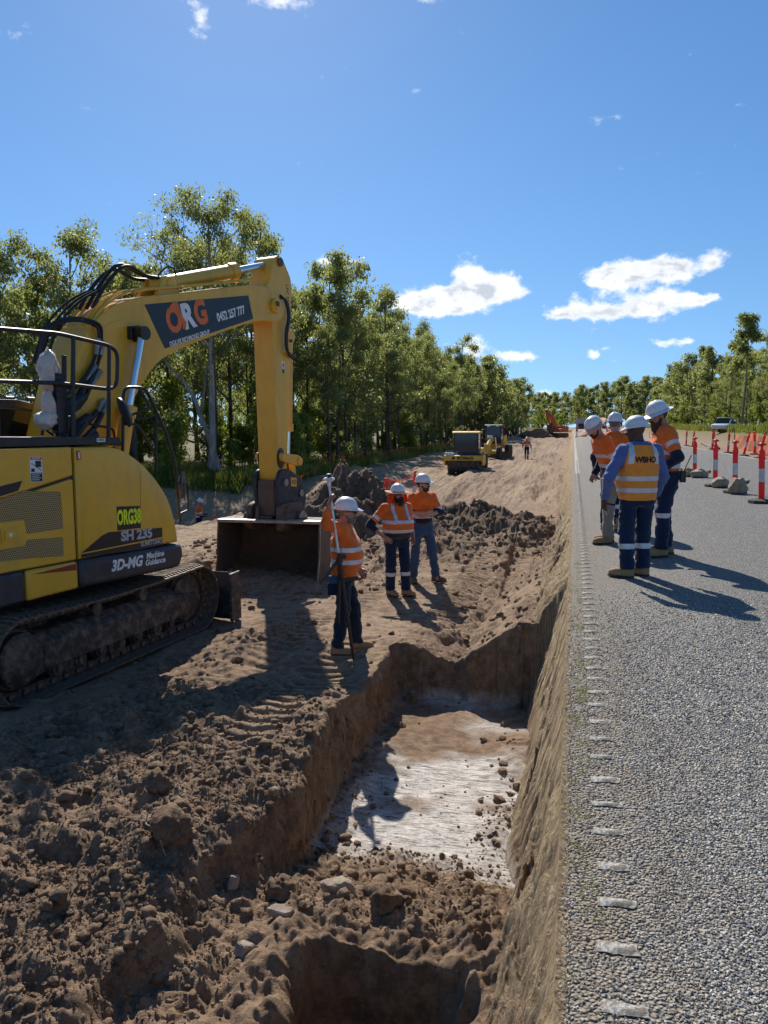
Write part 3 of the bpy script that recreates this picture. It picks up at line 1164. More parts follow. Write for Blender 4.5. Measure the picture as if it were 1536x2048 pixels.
# ================================================================== PAINTS AND CLOTHS
def cat_yellow():
    m, g, b = new_mat('machine_yellow')
    tc = g.new('ShaderNodeTexCoord')
    o = tc.outputs['Object']
    n = g.noise(o, 2.2, 6, .6)
    n2 = g.noise(g.mapv(o, (1, 1, .25)), 7, 8, .7)
    n3 = g.noise(g.mapv(o, loc=(3, 3, 3)), 30, 6, .7)
    c = g.mix(g.sstep(n, .3, .7), (.76, .405, .026), (.83, .46, .036))
    d = g.math('MULTIPLY', g.sstep(n2, .46, .78), .38)
    c = g.mix(d, c, (.38, .26, .13))
    c = g.mix(g.math('MULTIPLY', g.sstep(n3, .62, .72), .30), c, (.20, .14, .08))
    g.put(b.inputs['Base Color'], c)
    g.put(b.inputs['Roughness'], g.math('MULTIPLY_ADD', d, .9, .34))
    b.inputs['Coat Weight'].default_value = .15
    b.inputs['Coat Roughness'].default_value = .3
    g.put(b.inputs['Normal'], g.bump(g.noise(o, 3.5, 2, .5), .08, .03))
    return m


cat_yellow()
DIRT = (.16, .115, .08)
plain('machine_dark', (.030, .033, .042), .45, dirt=DIRT, damt=.35, dscale=5)
plain('black_steel', (.012, .0125, .015), .42, dirt=DIRT, damt=.12, dscale=7)
plain('rubber_hose', (.010, .010, .011), .55)
plain('chrome', (.72, .73, .75), .12, metal=1.0, var=.03)
plain('bare_steel', (.33, .31, .29), .42, metal=.8, dirt=DIRT, damt=.6, dscale=9)
plain('track_steel', (.12, .092, .072), .6, metal=.3, dirt=(.34, .24, .16), damt=.85, dscale=8, bump=.5, bscale=40, bdist=.01)
plain('track_dark', (.050, .042, .036), .6, metal=.15, dirt=(.30, .205, .14), damt=1.0, dscale=5, bump=.5, bscale=30, bdist=.01)
plain('rust_steel', (.135, .088, .060), .7, metal=.1, dirt=(.22, .155, .105), damt=.7, dscale=4, bump=.5, bscale=22, bdist=.012)
plain('worn_edge', (.42, .37, .33), .45, metal=.6, dirt=(.25, .19, .14), damt=.6, dscale=7)
plain('hitch_blue', (.020, .028, .045), .55, metal=.1, dirt=DIRT, damt=.6, dscale=6)
plain('grease', (.012, .011, .010), .35)
plain('decal_black', (.011, .013, .017), .38)
plain('decal_teal', (.009, .019, .027), .35)
plain('decal_white', (.80, .80, .80), .45)
plain('decal_silver', (.46, .45, .47), .4)
plain('decal_orange', (.80, .16, .020), .45)
plain('decal_red', (.30, .022, .018), .5)
plain('safety_red', (.62, .03, .02), .5)
plain('fluoro_yellow', (.82, .95, .01), .5)
plain('clear_bag', (.62, .53, .47), .35, bump=.8, bscale=18, bdist=.03)
plain('amber', (.8, .22, .01), .3)
plain('mirror_glass', (.55, .62, .55), .1, metal=.9)


def glass_dark(name, col=(.02, .025, .03)):
    m, g, b = new_mat(name)
    b.inputs['Base Color'].default_value = (*col, 1)
    b.inputs['Roughness'].default_value = .06
    b.inputs['Transmission Weight'].default_value = .35
    b.inputs['IOR'].default_value = 1.45
    return m


glass_dark('cab_glass')


def perforated():
    m, g, b = new_mat('perforated_grille')
    tc = g.new('ShaderNodeTexCoord')
    sp = g.new('ShaderNodeSeparateXYZ')
    g.l.new(tc.outputs['Object'], sp.inputs[0])
    p = .024
    y = g.math('DIVIDE', sp.outputs[1], p)
    z = g.math('DIVIDE', sp.outputs[2], p * .866)
    row = g.math('FLOOR', z)
    y = g.math('ADD', y, g.math('MULTIPLY', g.math('MODULO', row, 2.0), .5))
    fy = g.math('SUBTRACT', g.math('FRACT', y), .5)
    fz = g.math('MULTIPLY', g.math('SUBTRACT', g.math('FRACT', z), .5), .866)
    d = g.math('SQRT', g.math('ADD', g.math('MULTIPLY', fy, fy), g.math('MULTIPLY', fz, fz)))
    hole = g.sstep(d, .33, .26)
    g.put(b.inputs['Base Color'], g.mix(hole, (.48, .32, .12), (.012, .010, .008)))
    b.inputs['Roughness'].default_value = .55
    g.put(b.inputs['Normal'], g.bump(g.math('SUBTRACT', 1.0, hole), .6, .006))
    return m


perforated()


def rounded(poly, r, n=4):
    """round the corners of a polygon; r scalar or list"""
    out = []
    m = len(poly)
    for i, p in enumerate(poly):
        rr = r[i] if hasattr(r, '__len__') else r
        p = Vector(p)
        a = Vector(poly[i - 1])
        b = Vector(poly[(i + 1) % m])
        if rr <= 0:
            out.append(tuple(p))
            continue
        da = (a - p)
        db = (b - p)
        ra = min(rr, da.length * .48)
        rb = min(rr, db.length * .48)
        p0 = p + da.normalized() * ra
        p1 = p + db.normalized() * rb
        for k in range(n + 1):
            t = k / n
            q = p0 * (1 - t) ** 2 + p * 2 * t * (1 - t) + p1 * t * t
            out.append(tuple(q))
    return out


def fillet_path(pts, r, n=5):
    pts = [Vector(p) for p in pts]
    out = [pts[0]]
    for i in range(1, len(pts) - 1):
        p = pts[i]
        da = pts[i - 1] - p
        db = pts[i + 1] - p
        ra = min(r, da.length * .48)
        rb = min(r, db.length * .48)
        p0 = p + da.normalized() * ra
        p1 = p + db.normalized() * rb
        for k in range(n + 1):
            t = k / n
            out.append(p0 * (1 - t) ** 2 + p * 2 * t * (1 - t) + p1 * t * t)
    out.append(pts[-1])
    return out


def spline(pts, n=8):
    """Catmull-Rom through points"""
    P = [Vector(p) for p in pts]
    P = [P[0] * 2 - P[1]] + P + [P[-1] * 2 - P[-2]]
    out = []
    for i in range(1, len(P) - 2):
        for k in range(n):
            t = k / n
            a, b, c, d = P[i - 1], P[i], P[i + 1], P[i + 2]
            out.append(.5 * ((2 * b) + (c - a) * t + (2 * a - 5 * b + 4 * c - d) * t * t + (3 * b - a - 3 * c + d) * t ** 3))
    out.append(P[-2])
    return out


# ================================================================== EXCAVATOR
def excavator():
    root = empty('excavator', (-6.45, 7.4, -1.06), R(-14))
    tag(root, 'big yellow crawler excavator with its boom arched over the bench', 'excavator')

    def part(mb, name, mat, bevel=0.0, parent=root, label=None, angle=35):
        return mb.build(name, mat, parent, bevel, angle, label=label)

    # ---------- crawler tracks (turned a little against the house)
    SW = R(7.4)
    L0, L1, RT = -1.0, 1.93, .405          # wheel centres and outer radius of the chain
    zc = .44

    def chain_pts(n):
        """evenly spaced points and tangents round the track loop"""
        per_s = L1 - L0
        per = 2 * per_s + 2 * math.pi * RT
        out = []
        for i in range(n):
            s = per * i / n
            if s < per_s:
                sag = -.035 * math.sin(math.pi * s / per_s)
                out.append(((L0 + s), zc + RT + sag, 0.0))
            elif s < per_s + math.pi * RT:
                a = (s - per_s) / RT
                out.append((L1 + RT * math.sin(a), zc + RT * math.cos(a), a))
            elif s < 2 * per_s + math.pi * RT:
                out.append((L1 - (s - per_s - math.pi * RT), zc - RT, math.pi))
            else:
                a = math.pi + (s - 2 * per_s - math.pi * RT) / RT
                out.append((L0 + RT * math.sin(a), zc + RT * math.cos(a), a))
        return out

    shoe = MB()
    shoe.box((0, 0, .012), (.60, .186, .022))
    for k in (-.066, 0, .066):
        shoe.box((0, k, .034), (.60, .020, .026), taper=.8)
    shoe_me = shoe.mesh('track_shoe', 'track_steel')
    link_mb = MB()
    for sx in (-1, 1):
        link_mb.prism(rounded([(-.10, -.085), (.10, -.085), (.10, -.005), (-.10, -.005)], .03), sx * .085 - .02, sx * .085 + .02)
    link_mb.cyl((-.14, .09, -.045), (.14, .09, -.045), .028, n=8)
    link_me = link_mb.mesh('chain_link', 'track_dark')
    for side in (1, -1):
        xo = side * 1.20
        fr = MB()
        # box beam with sloped top
        prof = [(xo - .21, .26), (xo - .21, .52), (xo - .08, .63), (xo + .08, .63), (xo + .21, .52), (xo + .21, .26)]
        fr.prism(prof, L0 + .30, L1 - .34, axis='y')
        fr.prism([(L1 - .40, .29), (L1 - .40, .56), (L1 + .08, .50), (L1 + .08, .36)], xo - .16, xo + .16)
        fr.prism(rounded([(L0 - .16, .22), (L0 - .16, .64), (L0 + .36, .66), (L0 + .36, .22)], .12), xo - .19, xo + .19)
        # track guards below
        for yy in (-.25, .45, 1.15):
            fr.prism([(yy - .16, .30), (yy - .12, .10), (yy + .12, .10), (yy + .16, .30)], xo - .15, xo + .15)
        # arm to the centre
        fr.prism([(-.25, .42), (-.25, .72), (.95, .72), (.95, .42)], min(xo - side * .2, side * .3), max(xo - side * .2, side * .3))
        f = part(fr, 'track_frame', 'track_dark', .012)
        f.rotation_euler.z = SW
        for (yy, zz) in ((.12, .60), (.92, .60)):
            mb = MB()
            mb.cyl((xo - .10, yy, zz + .10), (xo + .16, yy, zz + .10), .062, n=16)
            mb.cyl((xo + .15, yy, zz + .10), (xo + .175, yy, zz + .10), .075, n=16)
            mb.box((xo, yy, zz + .02), (.10, .10, .12))
            mb.build('carrier_roller', 'track_dark', f)
        for yy in np.linspace(L0 + .52, L1 - .5, 7):
            mb = MB()
            mb.cyl((xo - .17, yy, .215), (xo + .17, yy, .215), .085, n=16)
            mb.cyl((xo + .13, yy, .215), (xo + .20, yy, .215), .055, n=12)
            mb.cyl((xo + .10, yy, .215), (xo + .13, yy, .215), .105, n=16)
            mb.cyl((xo - .13, yy, .215), (xo - .10, yy, .215), .105, n=16)
            mb.build('track_roller', 'track_dark', f)
        # final drive (near end) and idler
        mb = MB()
        mb.lathe([(.30, -.12), (.33, -.05), (.33, .05), (.30, .12)], (xo, L0, zc), 'x', 24)
        mb.lathe([(.27, .12), (.27, .20), (.22, .235), (.12, .25), (.0, .25)], (xo, L0, zc), 'x', 24)
        for k in range(11):
            a = k / 11 * 2 * math.pi
            mb.box((xo, L0 + .34 * math.cos(a), zc + .34 * math.sin(a)), (.06, .07, .06), Euler((a, 0, 0)).to_matrix())
        for k in range(10):
            a = k / 10 * 2 * math.pi
            mb.cyl((xo + .19, L0 + .235 * math.cos(a), zc + .235 * math.sin(a)), (xo + .225, L0 + .235 * math.cos(a), zc + .235 * math.sin(a)), .018, n=6)
        mb.build('drive_sprocket', 'track_dark', f)
        mb = MB()
        mb.lathe([(.26, -.10), (.31, -.08), (.31, -.03), (.345, -.03), (.345, .03), (.31, .03), (.31, .08), (.26, .10), (.12, .13), (0, .13)], (xo, L1, zc), 'x', 24)
        mb.build('idler_wheel', 'track_dark', f)
        nsh = 46
        for (yy, zz, a) in chain_pts(nsh):
            o = link('track_shoe', shoe_me, f)
            o.location = (xo, yy, zz)
            o.rotation_euler = (-a, 0, 0)
            o2 = link('chain_link', link_me, f)
            o2.location = (xo, yy, zz)
            o2.rotation_euler = (-a, 0, 0)
    mb = MB()
    mb.lathe([(.62, .70), (.66, .74), (.66, .92), (.60, .98)], (0, .0, 0), 'z', 32)
    mb.box((0, .2, .60), (1.1, 1.5, .26))
    part(mb, 'swing_ring', 'track_dark', .01)
    # dozer blade across the front
    bl = MB()
    prof = [(2.62, .02), (2.56, .22), (2.55, .45), (2.60, .68), (2.56, .69), (2.50, .45), (2.51, .2), (2.55, .02)]
    bl.prism(prof, -1.5, 1.62)
    o = part(bl, 'dozer_blade', 'hitch_blue', .006)
    o.rotation_euler.z = SW
    e = MB()
    e.prism([(2.44, .02), (2.42, .69), (2.66, .70), (2.68, .02)], 1.62, 1.66)
    ee = e.build('end_plate', 'track_dark', o, .004)
    e = MB()
    e.box((1.1, 2.36, .30), (.14, .42, .16))
    e.box((-1.1, 2.36, .30), (.14, .42, .16))
    e.build('blade_arm', 'track_dark', o, .01)

    # ---------- house: deck, skirts, counterweight
    mb = MB()
    mb.prism([(-1.55, .98), (-1.55, 1.16), (1.5, 1.16), (1.5, .98)], -1.38, 1.36)
    part(mb, 'deck', 'machine_dark', .01)
    # front right tank and tool box: rounded profile, rounded plan corners
    sidep = [(-.012, 1.30), (-.012, 2.50), (.45, 2.50), (.62, 2.46), (.80, 2.37), (.97, 2.25), (1.17, 2.06), (1.34, 1.83), (1.44, 1.58), (1.49, 1.34), (1.49, 1.29)]

    def house_block(poly, x0, x1, name, mat, bulge=.045, bevel=.03):
        """extruded side profile whose outer face swells a little"""
        cx_ = sum(p[0] for p in poly) / len(poly)
        cz_ = sum(p[1] for p in poly) / len(poly)
        rs = []
        for (x, k) in ((x0, 1.0), (x1 - bulge * 1.6, 1.0), (x1 - bulge * .5, .985), (x1 - bulge * .12, .955), (x1, .90)):
            rs.append([(x, cx_ + (p[0] - cx_) * k, cz_ + (p[1] - cz_) * k) for p in poly])
        m_ = MB()
        m_.rings(rs)
        return part(m_, name, mat, 0, angle=40)
    fine = [sidep[0], sidep[1]] + [tuple(p[:2]) for p in [(q.x, q.y) for q in spline([(a, b, 0) for a, b in sidep[2:10]], 3)]] + [sidep[10]]
    tank = house_block(fine, .42, 1.45, 'tool_box', 'machine_yellow')
    s = MB()      # seam between box and tank
    s.tube(spline([(1.432, .905, 2.26), (1.4495, .895, 2.19), (1.4495, .885, 1.9), (1.4495, .877, 1.6), (1.4495, .868, 1.36)], 4), .0026, 5)
    s.build('panel_seam', 'decal_black', tank)
    # engine door with grilles
    door = MB()
    door.prism([(-1.62, 1.31), (-1.62, 1.84), (-.05, 2.17), (-.035, 2.15), (-.035, 1.31)], .5, 1.44)
    dr = part(door, 'side_door', 'machine_yellow', .018)
    up = MB()
    up.prism([(-1.62, 1.87), (-1.62, 2.50), (-.035, 2.50), (-.035, 2.20)], .5, 1.44)
    ud = part(up, 'upper_door', 'machine_yellow', .018)
    mb = MB()
    mb.box((.97, -.81, 1.86), (.9, 1.58, 1.2))
    part(mb, 'engine_bay', 'grease')
    for poly in (rounded([(-1.3, 1.665), (-1.3, 1.93), (-.55, 2.09), (-.17, 2.045), (-.185, 1.665), (-.60, 1.66), (-.66, 1.69), (-.70, 1.78), (-1.3, 1.80)], .02),):
        pass
    g1 = MB()
    g1.prism(rounded([(-1.30, 1.80), (-1.30, 1.93), (-.62, 2.085), (-.20, 2.045), (-.19, 1.66), (-.62, 1.655), (-.64, 1.80)], .025), 1.438, 1.444)
    g1.build('grille', 'perforated_grille', dr)
    g1 = MB()
    g1.prism(rounded([(-1.30, 1.44), (-1.30, 1.545), (-.64, 1.545), (-.62, 1.60), (-.20, 1.575), (-.20, 1.375), (-.70, 1.42)], .025), 1.438, 1.444)
    g1.build('grille', 'perforated_grille', dr)
    h = MB()
    h.prism(rounded([(-.90, 1.60), (-.90, 1.745), (-.69, 1.745), (-.69, 1.60)], .02), 1.44, 1.452)
    h.prism(rounded([(-.87, 1.63), (-.87, 1.72), (-.76, 1.72), (-.76, 1.63)], .012), 1.452, 1.468)
    hh = h.build('door_handle', 'machine_yellow', dr, .004)
    h = MB()
    h.cyl((1.467, -.815, 1.675), (1.473, -.815, 1.675), .018, n=12)
    h.build('lock', 'decal_white', dr)
    # dark wedge decal and danger sticker
    d = MB()
    d.prism([(-1.5, 1.93), (-1.5, 2.05), (-.64, 2.185), (-.69, 2.09)], 1.441, 1.4425)
    d.build('stripe_decal', 'decal_black', ud)
    d = MB()
    d.prism([(-.545, 2.165), (-.545, 2.415), (-.405, 2.41), (-.405, 2.16)], 1.441, 1.4425)
    st = d.build('danger_sticker', 'decal_white', ud)
    d = MB()
    d.prism([(-.54, 2.385), (-.54, 2.41), (-.41, 2.405), (-.41, 2.38)], 1.4425, 1.4435)
    d.build('sticker_header', 'safety_red', ud)
    d = MB()
    d.prism([(-.54, 2.17), (-.54, 2.255), (-.41, 2.25), (-.41, 2.165)], 1.4425, 1.4435)
    d.prism([(-.485, 2.31), (-.485, 2.372), (-.418, 2.37), (-.418, 2.308)], 1.4425, 1.4435)
    d.prism([(-.535, 2.264), (-.535, 2.298), (-.495, 2.297), (-.495, 2.263)], 1.4425, 1.4435)
    d.prism([(-.53, 2.345), (-.53, 2.352), (-.42, 2.282), (-.425, 2.276)], 1.4435, 1.4442)
    d.build('sticker_picture', 'decal_black', ud)
    text_obj('lettering', 'DANGER', 'decal_white', ud, (1.4438, -.475, 2.396), (0, 1, 0), (0, 0, 1), .024, depth=.0005, bold=.0004)
    for k in range(4):
        d = MB()
        d.prism([(-.53, 2.240 - k * .019), (-.53, 2.246 - k * .019), (-.425 - .02 * (k % 2), 2.243 - k * .019), (-.425 - .02 * (k % 2), 2.237 - k * .019)], 1.4437, 1.4442)
        d.build('lettering_line', 'decal_white', ud)
    d = MB()
    d.prism([(.02, 2.365), (.015, 2.455), (.055, 2.452), (.062, 2.362)], 1.449, 1.4575)
    t_ = d.build('tag_sticker', 'safety_red', tank)
    d = MB()
    d.prism([(.028, 2.375), (.026, 2.445), (.046, 2.442), (.05, 2.373)], 1.4575, 1.4585)
    d.build('tag_picture', 'decal_white', tank)

    # skirts and counterweight-like bumper
    def skirt(y0, y1, x0, x1, name, mat, zt0, zt1, zb0, zb1, rnd=.04, front=False):
        poly = [(y0, zb0), (y0, zt0), (y1, zt1), (y1 + (.015 if front else 0), (zt1 + zb1) / 2), (y1 - (.05 if front else 0), zb1)]
        m_ = MB()
        m_.prism(poly, x0, x1)
        return part(m_, name, mat, rnd)
    bump = skirt(-.02, 1.535, .35, 1.475, 'front_skirt', 'machine_dark', 1.305, 1.275, 1.0, .985, .05, True)
    low = skirt(-.66, -.035, .5, 1.46, 'lower_door', 'machine_yellow', 1.295, 1.295, .99, 1.005, .03)
    skirt(-1.62, -.675, .5, 1.455, 'rear_skirt', 'machine_dark', 1.295, 1.295, .97, .985, .03)
    d = MB()
    d.prism([(-.60, 1.25), (-.06, 1.275), (-.06, 1.205)], 1.459, 1.4615)
    d.build('wedge_decal', 'decal_red', low)
    cw = MB()
    rs = []
    for z, k in ((.98, .94), (1.03, .99), (1.5, 1.0), (2.2, .97), (2.42, .93), (2.46, .86)):
        ring = []
        for a in np.linspace(-78, 78, 18):
            ring.append((1.50 * k * math.sin(R(a)), -.55 - 1.25 * k * math.cos(R(a)) ** .7, z))
        ring.append((1.45 * k, -1.6, z))
        ring.append((-1.45 * k, -1.6, z))
        rs.append(ring)
    # simple wedge order: keep ring order consistent
    cw.rings(rs)
    part(cw, 'counterweight', 'machine_yellow', 0)
    mb = MB()
    mb.prism([(-1.55, 1.16), (-1.55, 2.46), (-.25, 2.46), (-.25, 1.16)], -1.4, .5)
    part(mb, 'engine_hood', 'machine_yellow', .04)

    # ---------- lettering on the house
    xs = 1.4515
    d = MB()
    d.prism([(.525, 1.555), (.525, 1.825), (.872, 1.80), (.872, 1.545)], 1.449, 1.4525)
    pl = d.build('number_plate', 'decal_black', tank)
    text_obj('plate_lettering', 'ORG38', 'fluoro_yellow', tank, (1.4545, .70, 1.685), (0, 1, -.035), (0, 0, 1),   .225, bold=.010, sx=.50, depth=.001)
    d = MB()
    d.prism([(.02, 1.375), (.30, 1.525), (.40, 1.553), (1.215, 1.508), (1.215, 1.395)], 1.449, 1.4525)
    d.prism([(.02, 1.325), (.02, 1.36), (1.215, 1.378), (1.215, 1.30), (.87, 1.295)], 1.449, 1.4525)
    d.build('name_decal', 'decal_black', tank)
    text_obj('model_lettering', 'SH 235', 'decal_silver', tank, (1.4545, .81, 1.47), (0, 1, -.03), (0, 0, 1), .150, bold=.0065, sx=1.10, spacing=.98, depth=.001)
    text_obj('maker_lettering', 'SUMITOMO', 'decal_silver', tank, (1.4545, 1.035, 1.348), (0, 1, -.01), (0, 0, 1), .070, bold=.0022, sx=.95, depth=.001)
    text_obj('skirt_lettering', '3D-MG', 'decal_white', bump, (1.4775, .62, 1.165), (0, 1, -.01), (0, 0, 1), .165, bold=.007, shear=.25, sx=.9, depth=.001)
    text_obj('skirt_lettering', 'Machine', 'decal_white', bump, (1.4775, 1.06, 1.205), (0, 1, -.01), (0, 0, 1), .095, bold=.003, shear=.2, sx=.9, depth=.001)
    text_obj('skirt_lettering', 'Guidance', 'decal_white', bump, (1.4775, 1.06, 1.125), (0, 1, -.01), (0, 0, 1), .095, bold=.003, shear=.2, sx=.9, depth=.001)
    mb = MB()
    mb.prism([(1.36, 1.45), (1.36, 1.55), (1.44, 1.54), (1.45, 1.44)], 1.40, 1.437)
    mb.build('side_lamp', 'decal_orange', tank, .004)

    # ---------- walkway band, rails, ladder rails, mirrors
    mb = MB()
    mb.prism([(-1.6, 2.515), (-1.6, 2.625), (.63, 2.59), (.66, 2.49), (.5, 2.515)], .50, 1.43)
    part(mb, 'walkway', 'black_steel', .006)
    mb = MB()
    mb.box((1.434, .36, 2.565), (.003, .115, .042))
    part(mb, 'fuel_tag', 'decal_white')
    text_obj('tag_lettering', 'DIESEL', 'decal_black', root, (1.437, .36, 2.565), (0, 1, -.01), (0, 0, 1), .034, bold=.0005, depth=.0005)
    r1 = MB()
    X = 1.34
    r1.tube(fillet_path([(X, -1.6, 3.60), (X, -.06, 3.66), (X, .62, 3.60), (X, .73, 3.53), (X, .70, 3.16), (X, .58, 3.12), (X, -.08, 3.155), (X, -1.6, 3.12)], .10), .022, 10)
    r1.tube([(X, .07, 2.59), (X, .13, 3.645)], .024, 10)
    r1.tube([(X, .55, 2.58), (X, .61, 3.59)], .022, 10)
    r1.tube([(X, -1.2, 2.6), (X, -1.2, 3.6)], .022, 10)
    part(r1, 'handrail', 'black_steel')
    r2 = MB()
    X = 1.36
    r2.tube(fillet_path([(X, .73, 2.42), (X, .77, 3.08), (X, .82, 3.155), (X, 1.06, 3.16), (X, 1.14, 3.12), (X, 1.43, 2.63), (X, 1.57, 2.25), (X, 1.62, 1.52)], .08), .018, 8)
    r2.tube([(X, 1.27, 2.88), (X, 1.24, 2.18)], .017, 8)
    r2.tube(fillet_path([(X, .765, 2.74), (X, .96, 2.735), (X, 1.26, 2.36)], .06), .017, 8)
    r2.tube(fillet_path([(X, 1.60, 2.02), (X - .02, 1.80, 1.99), (X - .02, 1.80, 1.66), (X, 1.62, 1.63)], .03), .012, 8)
    part(r2, 'grab_rail', 'black_steel')
    mb = MB()
    mb.tube(fillet_path([(1.36, 1.0, 3.16), (1.42, 1.12, 2.93), (1.38, .86, 2.84)], .03), .014, 8)
    part(mb, 'mirror_arm', 'black_steel')
    mb = MB()      # round convex mirror seen from behind
    prof = [(0, -.055), (.09, -.045), (.135, -.012), (.142, .01), (.12, .014), (0, .02)]
    mb.lathe(prof, (0, 0, 0), 'y', 24, scale=(1.25, 1.0))
    o = part(mb, 'mirror', 'machine_dark')
    o.location = (1.42, .72, 2.87)
    o.rotation_euler = (R(-20), 0, R(152))
    mb = MB()
    mb.lathe(prof, (0, 0, 0), 'y', 24, scale=(1.2, 1.0))
    o = part(mb, 'mirror', 'machine_dark')
    o.location = (1.30, 1.76, 1.98)
    o.rotation_euler = (0, 0, R(-60))
    # pole with wrapped receiver
    mb = MB()
    mb.box((1.24, .0, 2.95), (.10, .13, .62))
    mb.box((1.27, .11, 3.12), (.03, .12, .045))
    mb.box((1.27, .11, 2.80), (.03, .12, .045))
    mb.tube([(1.26, .03, 2.6), (1.27, .06, 3.45)], .028, 8)
    for k in range(5):
        mb.box((1.28, -.03, 3.25 - k * .06), (.04, .05, .02))
    part(mb, 'receiver_bracket', 'black_steel', .004)
    bagv, bagf = ico_sub(3)
    for (c, s_, sd_) in (((1.20, -.085, 3.30), (.085, .10, .21), 1), ((1.20, -.09, 2.93), (.07, .085, .17), 2), ((1.20, -.13, 2.78), (.10, .14, .09), 3)):
        n_ = vn3(bagv[:, 0] * 2.2 + sd_ * 5, bagv[:, 1] * 2.2, bagv[:, 2] * 2.2, 3) * .6 + vn3(bagv[:, 0] * 6, bagv[:, 1] * 6, bagv[:, 2] * 6 + sd_, 4) * .3
        v = bagv * (1 + n_[:, None]) * np.array(s_) + np.array(c)
        link('plastic_wrap', fast_mesh('plastic_wrap', v, tris=bagf, mats=[MATS['clear_bag']]), root)
    mb = MB()
    for (a, b_) in (((1.2, -.2, 2.62), (1.2, -.02, 3.14)), ((1.2, .0, 2.62), (1.2, -.1, 2.80))):
        mb.tube([a, ((a[0] + b_[0]) / 2 + .01, (a[1] + b_[1]) / 2 - .03, (a[2] + b_[2]) / 2), b_], .016, 6)
    mb.tube(spline([(1.2, -.12, 2.80), (1.2, -.14, 2.68), (1.2, -.06, 2.62)], 5), .012, 6)
    mb.tube(spline([(1.2, -.04, 2.84), (1.2, .04, 2.70), (1.2, .05, 2.62)], 5), .02, 6)
    part(mb, 'receiver_cable', 'rubber_hose')

    # ---------- cab on the far side
    mb = MB()
    cabp = rounded([(-.35, 1.16), (-.35, 2.90), (-.22, 3.02), (.75, 3.02), (1.22, 2.90), (1.55, 2.1), (1.62, 1.16)], [0, .08, .1, .1, .2, .1, 0])
    # frame pillars as a shell: roof, floor box and posts
    mb.prism(rounded([(-.36, 2.92), (-.30, 3.03), (.75, 3.04), (1.20, 2.95), (1.26, 2.87), (.8, 2.94), (-.3, 2.93)], .02), -1.42, -.42)
    mb.prism([(-.35, 1.16), (-.35, 1.75), (1.60, 1.60), (1.62, 1.16)], -1.42, -.42)
    for x in (-1.40, -.44):
        mb.prism([(1.20, 2.9), (1.26, 2.9), (1.62, 1.62), (1.55, 1.62)], x - .03, x + .03)
        mb.prism([(.42, 2.95), (.50, 2.95), (.50, 1.65), (.42, 1.65)], x - .03, x + .03)
        mb.prism([(-.35, 2.95), (-.25, 2.95), (-.25, 1.7), (-.35, 1.7)], x - .03, x + .03)
    cab = part(mb, 'cab', 'machine_dark', .01)
    gl = MB()
    gl.prism([(-.25, 2.92), (.42, 2.93), (.42, 1.72), (-.25, 1.76)], -.445, -.435)
    gl.prism([(.50, 2.93), (1.2, 2.88), (1.55, 1.66), (.50, 1.72)], -.445, -.435)
    gl.build('window', 'cab_glass', cab)
    gl = MB()
    gl.prism([(1.22, 2.88), (1.23, 2.88), (1.60, 1.62), (1.59, 1.62)], -1.37, -.47)
    gl.build('windscreen', 'cab_glass', cab)
    mb = MB()
    mb.box((-.92, .25, 1.85), (.5, .5, .14))
    mb.box((-.92, .02, 2.2), (.46, .12, .62))
    mb.build('seat', 'rubber_hose', cab, .03)
    mb = MB()
    for yy in (.05, .45, .75):
        mb.tube(spline([(-.5, yy, 3.04), (-.5, yy + .05, 3.075), (-.5, yy + .18, 3.04)], 4), .012, 6)
        mb.cyl((-.5, yy + .2, 3.055), (-.5, yy + .3, 3.055), .03, n=10)
    mb.build('roof_fitting', 'black_steel', cab)

    # ---------- boom
    top = [(.62, 2.05), (.70, 2.5), (.84, 2.9), (1.0, 3.35), (1.28, 3.89), (1.62, 4.2), (2.0, 4.37), (2.4, 4.48), (3.35, 4.69), (4.55, 4.965), (4.95, 5.0)]
    bot = [(5.30, 4.92), (5.50, 4.72), (5.40, 4.52), (5.15, 4.45), (4.66, 4.40), (3.55, 4.04), (2.75, 3.74), (2.42, 3.55), (2.15, 3.27), (1.93, 2.97), (1.62, 2.5), (1.30, 2.02), (1.05, 1.84), (.8, 1.85)]
    mb = MB()
    boom_poly = [(q.x, q.y) for q in spline([(a, b, 0) for a, b in top], 3)] + [(q.x, q.y) for q in spline([(a, b, 0) for a, b in bot], 3)]
    mb.prism(boom_poly, -.27, .27)
    boom = part(mb, 'boom', 'machine_yellow', .012)
    # raised weld plate round the knee, pin bosses
    mb = MB()
    mb.prism([(q.x, q.y) for q in spline([(a, b, 0) for a, b in [(1.02, 3.0), (1.2, 3.6), (1.55, 3.98), (1.95, 4.1), (2.2, 3.95), (2.3, 3.72), (2.1, 3.42), (1.85, 3.05), (1.5, 2.62)]], 4)], .27, .277)
    mb.build('reinforcing_plate', 'machine_yellow', boom, .004)
    mb = MB()
    mb.cyl((.26, 2.06, 3.93), (.36, 2.06, 3.93), .11, n=20)
    mb.box((.30, 1.99, 3.93), (.10, .16, .17))
    mb.build('pin_boss', 'grease', boom, .01)
    mb = MB()
    mb.box((.30, 2.17, 3.94), (.12, .12, .14))
    mb.build('pin_cap', 'rust_steel', boom, .02)
    mb = MB()
    mb.cyl((.275, 5.20, 4.72), (.33, 5.20, 4.72), .12, n=24)
    mb.cyl((.33, 5.20, 4.72), (.35, 5.20, 4.72), .075, n=20)
    mb.build('boom_pin', 'machine_yellow', boom, .006)
    mb = MB()
    mb.cyl((.34, 5.185, 4.745), (.365, 5.185, 4.745), .045, n=14)
    mb.build('grease_cap', 'rust_steel', boom)
    # sign on the boom
    mb = MB()
    mb.prism([(2.24, 4.34), (4.50, 4.79), (4.62, 4.44), (2.60, 3.79)], .2715, .2745)
    sg = mb.build('sign_panel', 'decal_teal', boom)
    rt_ = (0, .955, .297)
    u_ = (0, -.10, 1)
    xg = .2755
